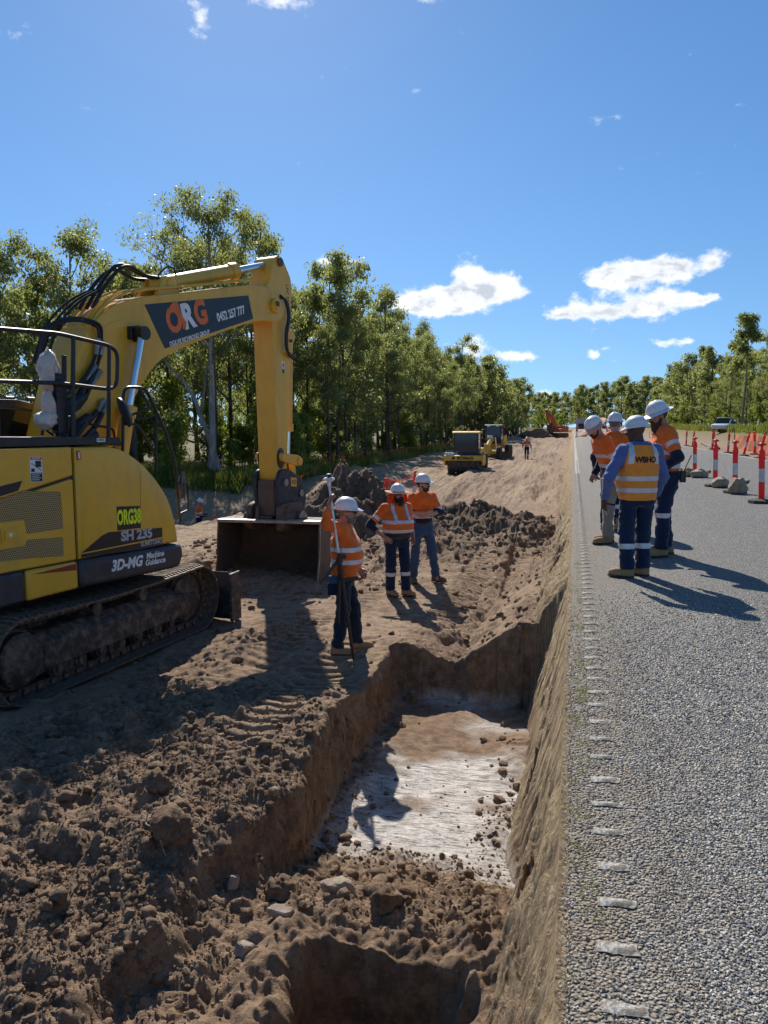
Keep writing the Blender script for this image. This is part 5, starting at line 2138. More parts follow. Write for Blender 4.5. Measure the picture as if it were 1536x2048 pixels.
def person(sp):
    H = sp['height']
    k = H / 1.75
    coarse = sp.get('coarse', 1.0)
    V3 = lambda *a: np.array(a, float)
    lean = V3(*sp.get('lean', (0, 0)), 0)                 # shift of the shoulders
    bel = sp.get('belly', 0.0)
    wid = sp.get('width', 1.0)
    fR, fL = sp['feet']
    yawR, yawL = sp.get('toes', (-8, 8))
    kneeb = sp.get('knee', .03)
    hip = V3(*sp.get('hip', (0, 0)), 0)
    hz = sp.get('hipz', .92)
    anR, anL = V3(fR[0], fR[1], .10 + (fR[2] if len(fR) > 2 else 0)), V3(fL[0], fL[1], .10 + (fL[2] if len(fL) > 2 else 0))
    hpR, hpL = hip + V3(.095 * wid, 0, hz), hip + V3(-.095 * wid, 0, hz)
    knR = (anR + hpR) / 2 + V3(0, kneeb, .01)
    knL = (anL + hpL) / 2 + V3(0, kneeb, .01)
    if 'knees' in sp:
        knR, knL = V3(*sp['knees'][0]), V3(*sp['knees'][1])
    shw = .185 * (0.55 + .45 * wid)
    shR, shL = hip + lean + V3(shw, 0, 1.415), hip + lean + V3(-shw, 0, 1.415)
    if sp.get('raise_right'):
        shR = shR + V3(.0, 0, .03)
    elR, wrR = V3(*sp['arm_right'][0]), V3(*sp['arm_right'][1])
    elL, wrL = V3(*sp['arm_left'][0]), V3(*sp['arm_left'][1])
    nb = hip + lean * 1.05 + V3(0, .005, 1.49)
    hy, hp_, hr_ = sp.get('head', (0, 0, 0))
    Hm = np.array((Euler((0, 0, R(hy))).to_matrix() @ Euler((R(-hp_), R(hr_), 0)).to_matrix()))
    hc = nb + Hm @ V3(0, .025, .135)
    to_head = lambda P: (P - hc) @ Hm          # rows: inverse rotation
    from_head = lambda p: hc + Hm @ np.asarray(p, float)

    # hard-hat is added later in head coordinates
    def torso(P, grow=0.0, lo=.86, hi=1.50):
        zz = [.80, .90, .98, 1.07, 1.18, 1.30, 1.38, 1.44, 1.48, 1.51]
        aw = [.165, .172, .168, .160, .168, .182, .186, .165, .115, .07]
        bd = [.115, .120, .118, .112, .115, .122, .115, .092, .075, .06]
        fw_ = [0, 0.0, .02, .05, .045, .02, 0, 0, 0, 0]
        secs = []
        for z_, a_, b_, f_ in zip(zz, aw, bd, fw_):
            t = np.clip((z_ - .95) / .45, 0, 1.1)
            secs.append((z_, hip[0] + lean[0] * t, hip[1] + lean[1] * t + bel * f_ * 1.4, a_ * wid + grow + bel * f_ * 1.0, b_ + grow + bel * f_ * 1.8))
        return sections(P, [s for s in secs])

    root = empty('person', (0, 0, 0))
    # ------------------------------------------------------------ body: one skin surface
    hb = .0125 * coarse
    allp = np.stack([anR, anL, hpR, hpL, shR, shL, elR, elL, wrR, wrL, hc])
    lo = allp.min(0) - V3(.16, .16, .12)
    hi = allp.max(0) + V3(.16, .16, .17)
    # hands
    hd = {}
    for s_, el, wr, key in ((1, elR, wrR, 'hand_right'), (-1, elL, wrL, 'hand_left')):
        d = (wr - el) / np.linalg.norm(wr - el)
        hspec = sp.get(key, {})
        d2 = V3(*hspec['dir']) if 'dir' in hspec else d
        d2 = d2 / np.linalg.norm(d2)
        n_ = V3(*hspec.get('palm', (-s_, 0, 0)))
        n_ = n_ - d2 * (n_ @ d2)
        n_ = n_ / np.linalg.norm(n_)
        sd_ = np.cross(d2, n_)
        hd[s_] = (wr, d2, n_, sd_, hspec.get('curl', 35), s_)

    G, org = grid(lo, hi, hb)
    f = np.full(G.shape[:3], 1.0, np.float32)

    def put(fn, pts_, m, k_):
        pts_ = np.asarray(pts_, float)
        i0 = np.maximum(np.floor((pts_.min(0) - m - org) / hb).astype(int), 0)
        i1 = np.maximum(np.ceil((pts_.max(0) + m - org) / hb).astype(int), 0)
        sl_ = tuple(slice(a_, b_) for a_, b_ in zip(i0, i1))
        if G[sl_].size:
            f[sl_] = smin(f[sl_], fn(G[sl_]), k_)
    put(lambda P: np.maximum(torso(P, -.018), .84 - P[..., 2]), [hip + V3(-.25, -.2, .84), hip + V3(.25, .2, .84), hip + lean + V3(-.2, -.2 - .1 * bel, 1.5), hip + lean + V3(.2, .2 + .3 * bel, 1.5)], .02, .001)
    for (a, b, c) in ((hpR, knR, anR), (hpL, knL, anL)):
        put(lambda P: rcone(P, a, b, .072, .05), [a, b], .13, .03)
        put(lambda P: rcone(P, b, c, .05, .034), [b, c], .10, .02)
        put(lambda P: rcone(P, c, c + V3(0, .08, -.05), .034, .03), [c, c + V3(0, .08, -.05)], .08, .02)
    for (a, b, c) in ((shR, elR, wrR), (shL, elL, wrL)):
        put(lambda P: rcone(P, a, b, .047, .038), [a, b], .10, .03)
        put(lambda P: rcone(P, b, c, .042, .027), [b, c], .08, .02)
    for s_ in (1, -1):
        wr, d2, n_, sd_, cu, _ = hd[s_]
        M = np.stack([sd_, n_, d2], 1)
        put(lambda P: ellip((P - (wr + d2 * .048)) @ M, (0, 0, 0), (.042, .017, .058)), [wr + d2 * .048], .10, .015)
    put(lambda P: rcone(P, nb - V3(0, .01, .05), hc + Hm @ V3(0, -.02, -.06), .062, .055), [nb, hc], .12, .03)

    def headf(P):
        L = to_head(P)
        h = ellip(L, (0, -.012, .045), (.077, .097, .100))
        h = smin(h, ellip(L, (0, .030, -.030), (.060, .064, .086)), .03)
        h = smin(h, ellip(L, (0, .058, -.088), (.034, .030, .026)), .02)
        h = smin(h, rcone(L, (-.03, .086, .028), (.03, .086, .028), .012, .012), .015)
        h = smin(h, rcone(L, (0, .094, .018), (0, .116, -.022), .008, .014), .010)
        for s_ in (-1, 1):
            h = smin(h, ellip(L, (s_ * .074, -.012, -.010), (.012, .024, .034)), .008)
            h = smax(h, -ellip(L, (s_ * .031, .100, .008), (.020, .016, .013)), .010)
            h = smin(h, ellip(L, (s_ * .042, .062, -.030), (.022, .022, .024)), .02)
        return smin(h, rcone(L, (-.018, .092, -.058), (.018, .092, -.058), .007, .007), .006)
    put(headf, [hc], .19, .02)
    v, q = surfnet(f, org, hb)
    vs = [tuple(p) for p in v]
    fs = [tuple(int(i) for i in r) for r in q]
    # fingers
    mb = MB()
    for s_ in (1, -1):
        wr, d2, n_, sd_, cu, _ = hd[s_]
        base = wr + d2 * .088
        for j, (off, ln) in enumerate(((-.031, .066), (-.011, .076), (.010, .071), (.029, .055))):
            p = base + sd_ * off
            ang = 0
            pts = [p - d2 * .02, p]
            for seg, fr_ in enumerate((.44, .32, .24)):
                ang += R(cu * (0.6 if seg == 0 else 1.0))
                p = p + (d2 * math.cos(ang) + n_ * math.sin(ang)) * ln * fr_
                pts.append(p)
            mb.tube(pts, [.0095, .0098, .0092, .0085, .0062], 7)
        side = -1 if s_ == 1 else -1
        tp = wr + d2 * .028 + sd_ * side * .030
        td = (d2 * .75 + sd_ * side * .55 + n_ * .35)
        td = td / np.linalg.norm(td)
        t2 = d2 * .9 + n_ * .45
        t2 = t2 / np.linalg.norm(t2)
        mb.tube([tp - td * .01, tp + td * .028, tp + td * .05, tp + td * .05 + t2 * .024], [.013, .0125, .0105, .0075], 7)
    o_ = len(vs)
    vs += [tuple(p) for p in mb.v]
    fs += [tuple(i + o_ for i in t) for t in mb.f]
    body = to_obj('body', [(vs, fs)], [sp['skin']], root)
    # eyes
    if not sp.get('sunglasses') and coarse < 1.5:
        for s_ in (-1, 1):
            m_ = MB()
            c = from_head((s_ * .031, .084, .008))
            m_.lathe([(0, -.011), (.007, -.009), (.011, 0), (.007, .009), (0, .011)], tuple(c), 'y', 10)
            m_.build('eye', 'decal_white', body)
            m_ = MB()
            c = from_head((s_ * .031, .0945, .008))
            m_.lathe([(0, -.0015), (.0045, 0), (0, .0015)], tuple(c), 'y', 8)
            m_.build('iris', 'hair_dark', body)

    def noise_f(P, a=1.0):
        cr = np.abs(vn3(P[..., 0] * 11 + P[..., 2] * 5, P[..., 1] * 11 + sp['seed'], P[..., 2] * 10 - P[..., 0] * 4, 8))
        return a * (.007 * np.clip(.12 - cr, 0, 1) / .12 - .002) + 1.7 * a * (.010 * vn3(P[..., 0] * 8 + 3, P[..., 1] * 8, P[..., 2] * 13 + sp['seed'], 2) + .006 * vn3(P[..., 0] * 19, P[..., 1] * 19 + sp['seed'], P[..., 2] * 26, 5))

    def near_noise(f, G, a):
        m = np.abs(f) < .045
        f = f.copy()
        f[m] += noise_f(G[m], a)
        return f

    def arm_param(v, a, b, c):
        ba = b - a
        t1 = ((v - a) @ ba) / (ba @ ba)
        cb = c - b
        t2 = ((v - b) @ cb) / (cb @ cb)
        d1 = np.linalg.norm(v - a - np.clip(t1, 0, 1)[:, None] * ba, axis=1)
        dd2 = np.linalg.norm(v - b - np.clip(t2, 0, 1)[:, None] * cb, axis=1)
        return np.where(d1 <= dd2, np.minimum(t1, 1.0), 1 + np.clip(t2, 0, 2)), np.minimum(d1, dd2)

    # ------------------------------------------------------------ shirt
    st = sp['shirt']
    hs = .0125 * coarse
    hem = st.get('hem', .97)
    sl = st.get('sleeve', 2.0)            # 1 elbow, 2 wrist
    pts = np.stack([shR, shL, elR, elL, wrR, wrL, hip + V3(.2, .15, .9), hip + V3(-.2, -.15, .9), hip + lean + V3(0, 0, 1.5)])
    lo = pts.min(0) - .14
    hi = pts.max(0) + V3(.12, .12 + .22 * bel, .12)
    if sl < 1.9:
        pass
    G, org = grid(lo, hi, hs)
    ft = torso(G, .012 + .01 * (hem < .93))
    ft = smax(ft, hem - G[..., 2], .008)
    fa = None
    for (a, b, c) in ((shR, elR, wrR), (shL, elL, wrL)):
        e_ = b + (c - b) * np.clip(sl - 1, 0, 1)
        u = rcone(G, a, b, .074 * (.6 + .4 * wid), .060)
        u = smin(u, rcone(G, b, e_, .060, .060 - .016 * (sl - 1)), .03)
        # open end of the sleeve
        dd_ = (c - b) / np.linalg.norm(c - b)
        u = np.maximum(u, ((G - e_) @ dd_) - .012)
        fa = u if fa is None else np.minimum(fa, u)
    f = near_noise(smin(ft, fa, .045), G, st.get('folds', 1.0))
    v, q = surfnet(f, org, hs)
    aR, dR = arm_param(v, shR, elR, wrR)
    aL, dL = arm_param(v, shL, elL, wrL)
    dT = torso(v, .012)
    reg = np.where(dT < np.minimum(dR, dL) - .060, 0, np.where(dR < dL, 1, 2))
    reg = np.where((np.where(reg == 1, aR, aL) < .28) & (reg > 0), 0, reg)
    # torso height follows the lean so that the hoops stay level on the body
    scal = {0: v[:, 2], 1: aR, 2: aL}
    tz = st.get('tone_z', -1)
    ta = st.get('tone_arm', 9)
    up_, lw = st['colors']
    rules = {0: [(-9, tz, 'lw'), (tz, 9, 'up')] if tz > 0 else [(-9, 9, 'up')], 1: [(-9, ta, 'up'), (ta, 99, 'lw')], 2: [(-9, ta, 'up'), (ta, 99, 'lw')]}
    pc = clip_mesh(v, q, reg, scal, rules)
    keys = [x for x in ('up', 'lw') if x in pc]
    shirt = to_obj('shirt', [pc[x] for x in keys], [{'up': up_, 'lw': lw}[x] for x in keys], root)
    for (lo_, hi_) in st.get('hoops', []):
        pz = clip_mesh(v, q, reg, scal, {0: [(lo_, hi_, 't')]})
        if pz:
            to_obj('reflective_tape', [pz['t']], ['reflective_tape'], shirt, .003)
    for (lo_, hi_) in st.get('arm_hoops', []):
        for rg_ in (1, 2):
            pz = clip_mesh(v, q, reg, scal, {rg_: [(lo_, hi_, 't')]})
            if pz:
                to_obj('reflective_tape', [pz['t']], ['reflective_tape'], shirt, .003)
    # vertical straps over the shoulders
    if st.get('straps'):
        for s_ in (1, -1):
            xx = np.abs(v[:, 0] - (hip[0] + s_ * .115))
            sc = {0: xx}
            keep = (v[:, 2] > st['straps'])
            q2 = q[keep[q].all(1) & (reg[q] == 0).all(1)]
            if len(q2):
                pz = clip_mesh(v, q2, reg, sc, {0: [(-1, .026, 't')]})
                if pz:
                    to_obj('reflective_tape', [pz['t']], ['reflective_tape'], shirt, .003)
    # collar
    m_ = MB()
    ring = []
    for t in np.linspace(0, 2 * math.pi, 19)[:-1]:
        ring.append((nb[0] + .068 * math.cos(t), nb[1] + .062 * math.sin(t) - .006, nb[2] - .035 - .022 * math.sin(t)))
    rs = [[(p[0], p[1], p[2] - .02) for p in ring], [(nb[0] + (p[0] - nb[0]) * 1.06, nb[1] + (p[1] - nb[1]) * 1.06, p[2] + .018) for p in ring],
          [(nb[0] + (p[0] - nb[0]) * 1.10, nb[1] + (p[1] - nb[1]) * 1.10, p[2] + .030) for p in ring], [(nb[0] + (p[0] - nb[0]) * 1.3, nb[1] + (p[1] - nb[1]) * 1.3, p[2] + .002) for p in ring]]
    m_.rings(rs, cap=False)
    m_.build('collar', sp.get('collar', 'navy_cloth'), shirt, angle=60)
    if st.get('badge') and coarse < 1.5:
        pass

    # ------------------------------------------------------------ vest
    if sp.get('vest'):
        G, org = grid(lo, hi, hs)
        ft = torso(G, .026)
        ft = smax(ft, .87 - G[..., 2], .008)
        for (a, b) in ((shR, elR), (shL, elL)):
            ft = smax(ft, -(rcone(G, a + (a - b) * -.02, b, .084, .078)), .01)
        ft = near_noise(ft, G, .7)
        v, q = surfnet(ft, org, hs)
        reg = np.zeros(len(v), int)
        pc = clip_mesh(v, q, reg, {0: v[:, 2]}, {0: [(-9, 1.475, 'a')]})
        vest = to_obj('vest', [pc['a']], ['hi_vis_amber'], root)
        vme = [pc['a']]
        for (lo_, hi_) in ((.955, 1.005), (1.085, 1.135)):
            pz = clip_mesh(v, q, reg, {0: v[:, 2]}, {0: [(lo_, hi_, 't')]})
            to_obj('reflective_tape', [pz['t']], ['reflective_tape'], vest, .003)
        for s_ in (1, -1):
            sc = {0: np.abs(v[:, 0] - hip[0] - s_ * (.135 + .1 * np.clip(1.40 - v[:, 2], 0, .2)))}
            q2 = q[(v[:, 2] > 1.27)[q].all(1)]
            pz = clip_mesh(v, q2, reg, sc, {0: [(-1, .028, 't')]})
            if pz:
                to_obj('reflective_tape', [pz['t']], ['reflective_tape'], vest, .003)
        from mathutils.bvhtree import BVHTree
        bv = BVHTree.FromPolygons([tuple(p) for p in pc['a'][0]], [tuple(p) for p in pc['a'][1]])
        tm = text_mesh('WBHO', .088, bold=.0035, sx=.9, depth=0.0, spacing=.95)
        for p in tm.vertices:
            x, z = p.co.x + .012, p.co.y + 1.315
            hit = bv.ray_cast(Vector((x, -1, z)), Vector((0, 1, 0)))
            y = hit[0].y - .004 if hit[0] else -.15
            p.co = (x, y, z)
        tm.materials.clear()
        tm.materials.append(MATS['navy_cloth'])
        link('vest_lettering', tm, vest)

    # ------------------------------------------------------------ trousers
    tr = sp['trousers']
    pts = np.stack([anR, anL, hpR, hpL, knR, knL])
    lo = pts.min(0) - V3(.17, .17, .05)
    hi = pts.max(0) + V3(.17, .17, .16)
    ht = .0135 * coarse
    G, org = grid(lo, hi, ht)
    f = sections(G, [(.80, hip[0], hip[1], .150 * wid, .105), (.90, hip[0], hip[1], .168 * wid, .120), (1.0, hip[0] + lean[0] * .05, hip[1] + lean[1] * .05 + bel * .01, .165 * wid, .118 + bel * .02), (1.05, hip[0] + lean[0] * .1, hip[1] + lean[1] * .1, .155 * wid, .112)])
    lg = None
    ws = tr.get('loose', 1.0)
    legs = []
    for (a, b, c) in ((hpR, knR, anR), (hpL, knL, anL)):
        e_ = c + (b - c) * .02
        u = rcone(G, a, b, .098, .073 * ws)
        u = smin(u, rcone(G, b, e_, .073 * ws, .066 * ws), .03)
        dd_ = (c - b) / np.linalg.norm(c - b)
        u = np.maximum(u, (G - e_) @ dd_ - .02)
        legs.append(u)
    lg = np.minimum(legs[0], legs[1])
    f = near_noise(smin(f, lg, .04), G, 1.35)
    v, q = surfnet(f, org, ht)
    aR, dR = arm_param(v, hpR, knR, anR)
    aL, dL = arm_param(v, hpL, knL, anL)
    reg = np.where(dR < dL, 0, 1)
    pc = clip_mesh(v, q, reg, {0: aR, 1: aL}, {0: [(-99, 99, 'a')], 1: [(-99, 99, 'a')]})
    trs = to_obj('trousers', [pc['a']], [tr['color']], root)
    for (lo_, hi_) in tr.get('hoops', []):
        for rg_ in (0, 1):
            pz = clip_mesh(v, q, reg, {0: aR, 1: aL}, {rg_: [(lo_, hi_, 't')]})
            if pz:
                to_obj(tr.get('hoop_name', 'reflective_tape'), [pz['t']], [tr.get('hoop_mat', 'reflective_tape')], trs, .003)
    # belt
    if sp.get('belt', True) and hem > .95:
        m_ = MB()
        ring = [(hip[0] + .172 * wid * math.cos(t), hip[1] + (.124 + bel * .03) * math.sin(t)) for t in np.linspace(0, 2 * math.pi, 25)[:-1]]
        m_.rings([[(x, y, hem - .035) for x, y in ring], [(x * 1.01, y * 1.01, hem - .03) for x, y in ring], [(x * 1.01, y * 1.01, hem + .002) for x, y in ring], [(x, y, hem + .006) for x, y in ring]], cap=False)
        m_.build('belt', 'boot_sole', trs, angle=60)

    # ------------------------------------------------------------ boots
    for (c, yw) in ((anR, yawR), (anL, yawL)):
        M = np.array(Euler((0, 0, R(yw))).to_matrix())
        c0 = V3(c[0], c[1], c[2] - .10)
        G, org = grid((-.09, -.13, -.015), (.09, .24, .24), .0095 * coarse)
        f = rcone(G, (0, -.015, .20), (0, -.02, .07), .052, .050)
        f = smin(f, rcone(G, (0, -.035, .050), (0, .12, .045), .046, .047), .03)
        f = smin(f, rcone(G, (0, .10, .047), (0, .165, .042), .048, .040), .03)
        f = smax(f, G[..., 2] - .20, .006)
        sole = np.maximum(np.abs(G[..., 2] - .014) - .014, smin(rcone(G * V3(1, 1, 0), (0, -.035, 0), (0, .10, 0), .050, .054), rcone(G * V3(1, 1, 0), (0, .10, 0), (0, .165, 0), .054, .046), .02))
        f = smin(np.maximum(f, .012 - G[..., 2]), sole, .006)
        f = f + .004 * vn3(G[..., 0] * 30, G[..., 1] * 30, G[..., 2] * 40, 7)
        v, q = surfnet(f, org, .0095 * coarse)
        reg = np.zeros(len(v), int)
        pc = clip_mesh(v, q, reg, {0: v[:, 2]}, {0: [(-9, .026, 's'), (.026, 9, 'u')]})
        pp = [(np.array(pc[x][0]) @ M.T + c0, pc[x][1]) for x in ('u', 's')]
        to_obj('boot', pp, [sp['boots'], 'boot_sole'], root)

    # ------------------------------------------------------------ hair, beard, glasses (head coordinates)
    hh = .0085 * coarse

    def head_part(name, field, lo, hi, mat, parent=root, h_=hh):
        G, org = grid(lo, hi, h_)
        f = field(G)
        if not (f < 0).any():
            return None
        v, q = surfnet(f, org, h_)
        v = v @ Hm.T + hc
        return to_obj(name, [(v, [tuple(int(i) for i in r) for r in q])], [mat], parent)
    hairc = sp.get('hair')
    if hairc:
        def hairf(P):
            f = ellip(P, (0, -.018, .040), (.083, .102, .105))
            f = smax(f, P[..., 1] * .9 + (P[..., 2] - .02) * -.35 - .025, .01)
            f = smax(f, -(P[..., 2] + .085), .02)
            return f + .012 * vn3(P[..., 0] * 45, P[..., 1] * 45, P[..., 2] * 25, 4)
        head_part('hair', hairf, (-.11, -.15, -.13), (.11, .12, .17), hairc)
    bd = sp.get('beard')
    if bd:
        ln = bd.get('length', .0)

        def beardf(P):
            f = ellip(P, (0, .045, -.080), (.058, .060, .052))
            f = smin(f, rcone(P, (-.066, .005, -.03), (-.042, .05, -.09), .010, .018), .02)
            f = smin(f, rcone(P, (.066, .005, -.03), (.042, .05, -.09), .010, .018), .02)
            f = smin(f, rcone(P, (-.03, .098, -.042), (.03, .098, -.042), .011, .011), .01)
            f = smax(f, -ellip(P, (0, .118, -.060), (.020, .02, .007)), .006)
            if ln:
                f = smin(f, rcone(P, (0, .055, -.11), (0, .075, -.11 - ln * .55), .058, .050), .03)
                f = smin(f, rcone(P, (0, .075, -.11 - ln * .5), (0, .065, -.11 - ln), .052, .018), .03)
            f = smax(f, -(ellip(P, (0, .02, .03), (.09, .10, .068))), .015)
            f = smax(f, -(P[..., 1] + .02), .01)
            a = .014 if not ln else .022
            return f + a * vn3(P[..., 0] * 55, P[..., 1] * 55, P[..., 2] * (16 if ln else 40), 4)
        bo = head_part('beard', beardf, (-.11, -.03, -.19 - ln), (.11, .15, .03), bd['mat'])
        if ln and bo:
            # loose strands
            rg = random.Random(5)
            m_ = MB()
            for _ in range(170):
                x = rg.gauss(0, .03)
                y0 = .07 + rg.gauss(0, .025)
                z0 = -.12 - rg.random() * ln * .6
                L_ = ln * rg.uniform(.35, .75)
                a = from_head((x, y0, z0))
                b = from_head((x * 1.2 + rg.gauss(0, .008), y0 + rg.gauss(.005, .012), z0 - L_ * .5))
                c = from_head((x * .9 + rg.gauss(0, .02), y0 + rg.gauss(0, .02), z0 - L_))
                m_.tube([a, b, c], [.003, .0026, .001], 3, cap=False)
            m_.build('beard_strands', 'beard_fair', bo)
    if sp.get('sunglasses'):
        m_ = MB()
        for s_ in (-1, 1):
            ring = []
            pf = [(.004, .024), (.030, .028), (.058, .020), (.060, -.002), (.036, -.014), (.008, -.004)]
            fr_ = [from_head((s_ * a, .112 - a * a * 9, .006 + b)) for a, b in pf]
            bk_ = [from_head((s_ * a, .105 - a * a * 9, .006 + b)) for a, b in pf]
            m_.rings([[tuple(p) for p in bk_], [tuple(p) for p in fr_]])
            m_.tube([tuple(from_head((s_ * .060, .082, .02))), tuple(from_head((s_ * .080, .03, .02))), tuple(from_head((s_ * .082, -.01, .012)))], .003, 5)
        m_.tube([tuple(from_head((-.01, .112, .022))), tuple(from_head((.01, .112, .022)))], .004, 5)
        m_.build('sunglasses', 'glasses_black', root)

    # ------------------------------------------------------------ hard hat
    ht_ = sp.get('hat', {})
    m_ = MB()
    nseg, nr = 32, 9
    base_z = .056
    rs = []

    def rim(t, k_):
        # t angle from front (+y), k_ 0 apex .. 1 rim
        fx = .108
        fy = .134 if math.cos(t) > 0 else .128
        return fx * math.sin(t), fy * math.cos(t)
    for i in range(nr + 1):
        ph = (math.pi / 2) * (i / nr)
        rad = math.sin(ph) ** .86
        zz = math.cos(ph) * .118
        ring = []
        for j in range(nseg):
            t = 2 * math.pi * j / nseg
            x, y = rim(t, rad)
            ridge = .007 * math.exp(-(x * rad / .020) ** 2) * (1 - (i / nr) ** 3)
            ring.append(from_head((x * max(rad, .02), y * max(rad, .02) - .012, base_z + zz + ridge)))
        rs.append([tuple(p) for p in ring])
    # short rim and peak
    for (gr_, pk, dz) in ((1.04, .10, -.004), (1.06, .46, -.016), (1.03, .44, -.021)):
        ring = []
        for j in range(nseg):
            t = 2 * math.pi * j / nseg
            x, y = rim(t, 1)
            e_ = gr_ + pk * max(0, math.cos(t)) ** 2.2
            xe = gr_ + pk * .25 * max(0, math.cos(t)) ** 1.5
            ring.append(from_head((x * xe, y * e_ - .012, base_z + dz - .014 * max(0, math.cos(t)) ** 2 * (pk > .2))))
        rs.append([tuple(p) for p in ring])
    m_.rings(rs, cap=False)
    hat = m_.build('hard_hat', 'hat_white', root, angle=50)
    sol = hat.modifiers.new('thick', 'SOLIDIFY')
    sol.thickness = .004
    if ht_.get('brim'):
        m_ = MB()
        rs = []
        wd_ = ht_.get('wide', .85)
        for (gr_, dz) in ((1.02, .002), (1 + .35 * wd_, -.012), (1 + .72 * wd_, -.024), (1 + wd_, -.020 + ht_.get('flare', 0))):
            ring = []
            for j in range(nseg):
                t = 2 * math.pi * j / nseg
                x, y = rim(t, 1)
                up_b = ht_.get('backlift', 0) * max(0, -math.cos(t)) ** 1.5 * (gr_ - 1)
                up_s = ht_.get('sidelift', 0) * abs(math.sin(t)) ** 3 * (gr_ - 1)
                wob_ = .008 * math.sin(3 * t + 1) * (gr_ - 1)
                e2 = 1 + (gr_ - 1) * (1 if math.cos(t) > -.3 else ht_.get('back', 1.0))
                ring.append(tuple(from_head((x * gr_ * (1 - .1 * (gr_ - 1)), y * e2 - .012, base_z + dz + up_b + up_s + wob_))))
            rs.append(ring)
        m_.rings(rs, cap=False)
        br = m_.build('brim', ht_['brim'], hat, angle=60)
        sol = br.modifiers.new('thick', 'SOLIDIFY')
        sol.thickness = .004
    if ht_.get('flap'):
        m_ = MB()
        rs = []
        for (zz, gr_) in ((.03, 1.25), (-.03, 1.38), (-.09, 1.40), (-.135, 1.32)):
            ring = []
            for j in range(21):
                t = math.pi * (.36 + 1.28 * j / 20)
                x, y = rim(t, 1)
                ring.append(tuple(from_head((x * gr_ * (1 + .05 * math.sin(j * 1.9)), y * gr_ * .92 - .012, zz + .012 * math.sin(j * 1.3)))))
            rs.append(ring)
        n_ = 21
        vs = [p for r in rs for p in r]
        m_.add(vs, [(i * n_ + k_, i * n_ + k_ + 1, (i + 1) * n_ + k_ + 1, (i + 1) * n_ + k_) for i in range(len(rs) - 1) for k_ in range(n_ - 1)])
        fl = m_.build('neck_flap', ht_['flap'], hat, angle=60)
        sol = fl.modifiers.new('thick', 'SOLIDIFY')
        sol.thickness = .003

    # ------------------------------------------------------------ small belongings
    for ex in sp.get('extras', []):
        m_ = MB()
        if ex[0] == 'pouch':
            _, c, s_, mt = ex
            m_.box(c, s_)
            m_.build('pouch', mt, trs, .012)
        elif ex[0] == 'radio':
            _, c = ex
            m_.box(c, (.045, .06, .13))
            m_.tube([(c[0], c[1] - .01, c[2] + .06), (c[0] - .01, c[1] - .08, c[2] + .24)], .006, 6)
            m_.build('radio', 'black_steel', trs, .006)
        elif ex[0] == 'cigarette':
            wr, d2, n_, sd_, cu, _ = hd[ex[1]]
            p = wr + d2 * .15 + n_ * .03
            m_.tube([tuple(p), tuple(p + d2 * .05 + n_ * .045)], .004, 6)
            m_.build('cigarette', 'decal_white', body)
        elif ex[0] == 'badge':
            _, c, txt = ex
            m_.box(c, (.05, .004, .02))
            m_.build('shirt_badge', 'navy_cloth', shirt)
    fx, fy = sp['face']
    root.location = (*sp['loc'][:2], sp['loc'][2])
    root.rotation_euler = (0, 0, math.atan2(-fx, fy))
    root.scale = (k, k, k)
    tag(root, sp['label'], 'person', sp.get('group'))
    return root, dict(hd=hd, hc=hc)


def bearing(b):
    return (math.sin(R(b)), math.cos(R(b)))


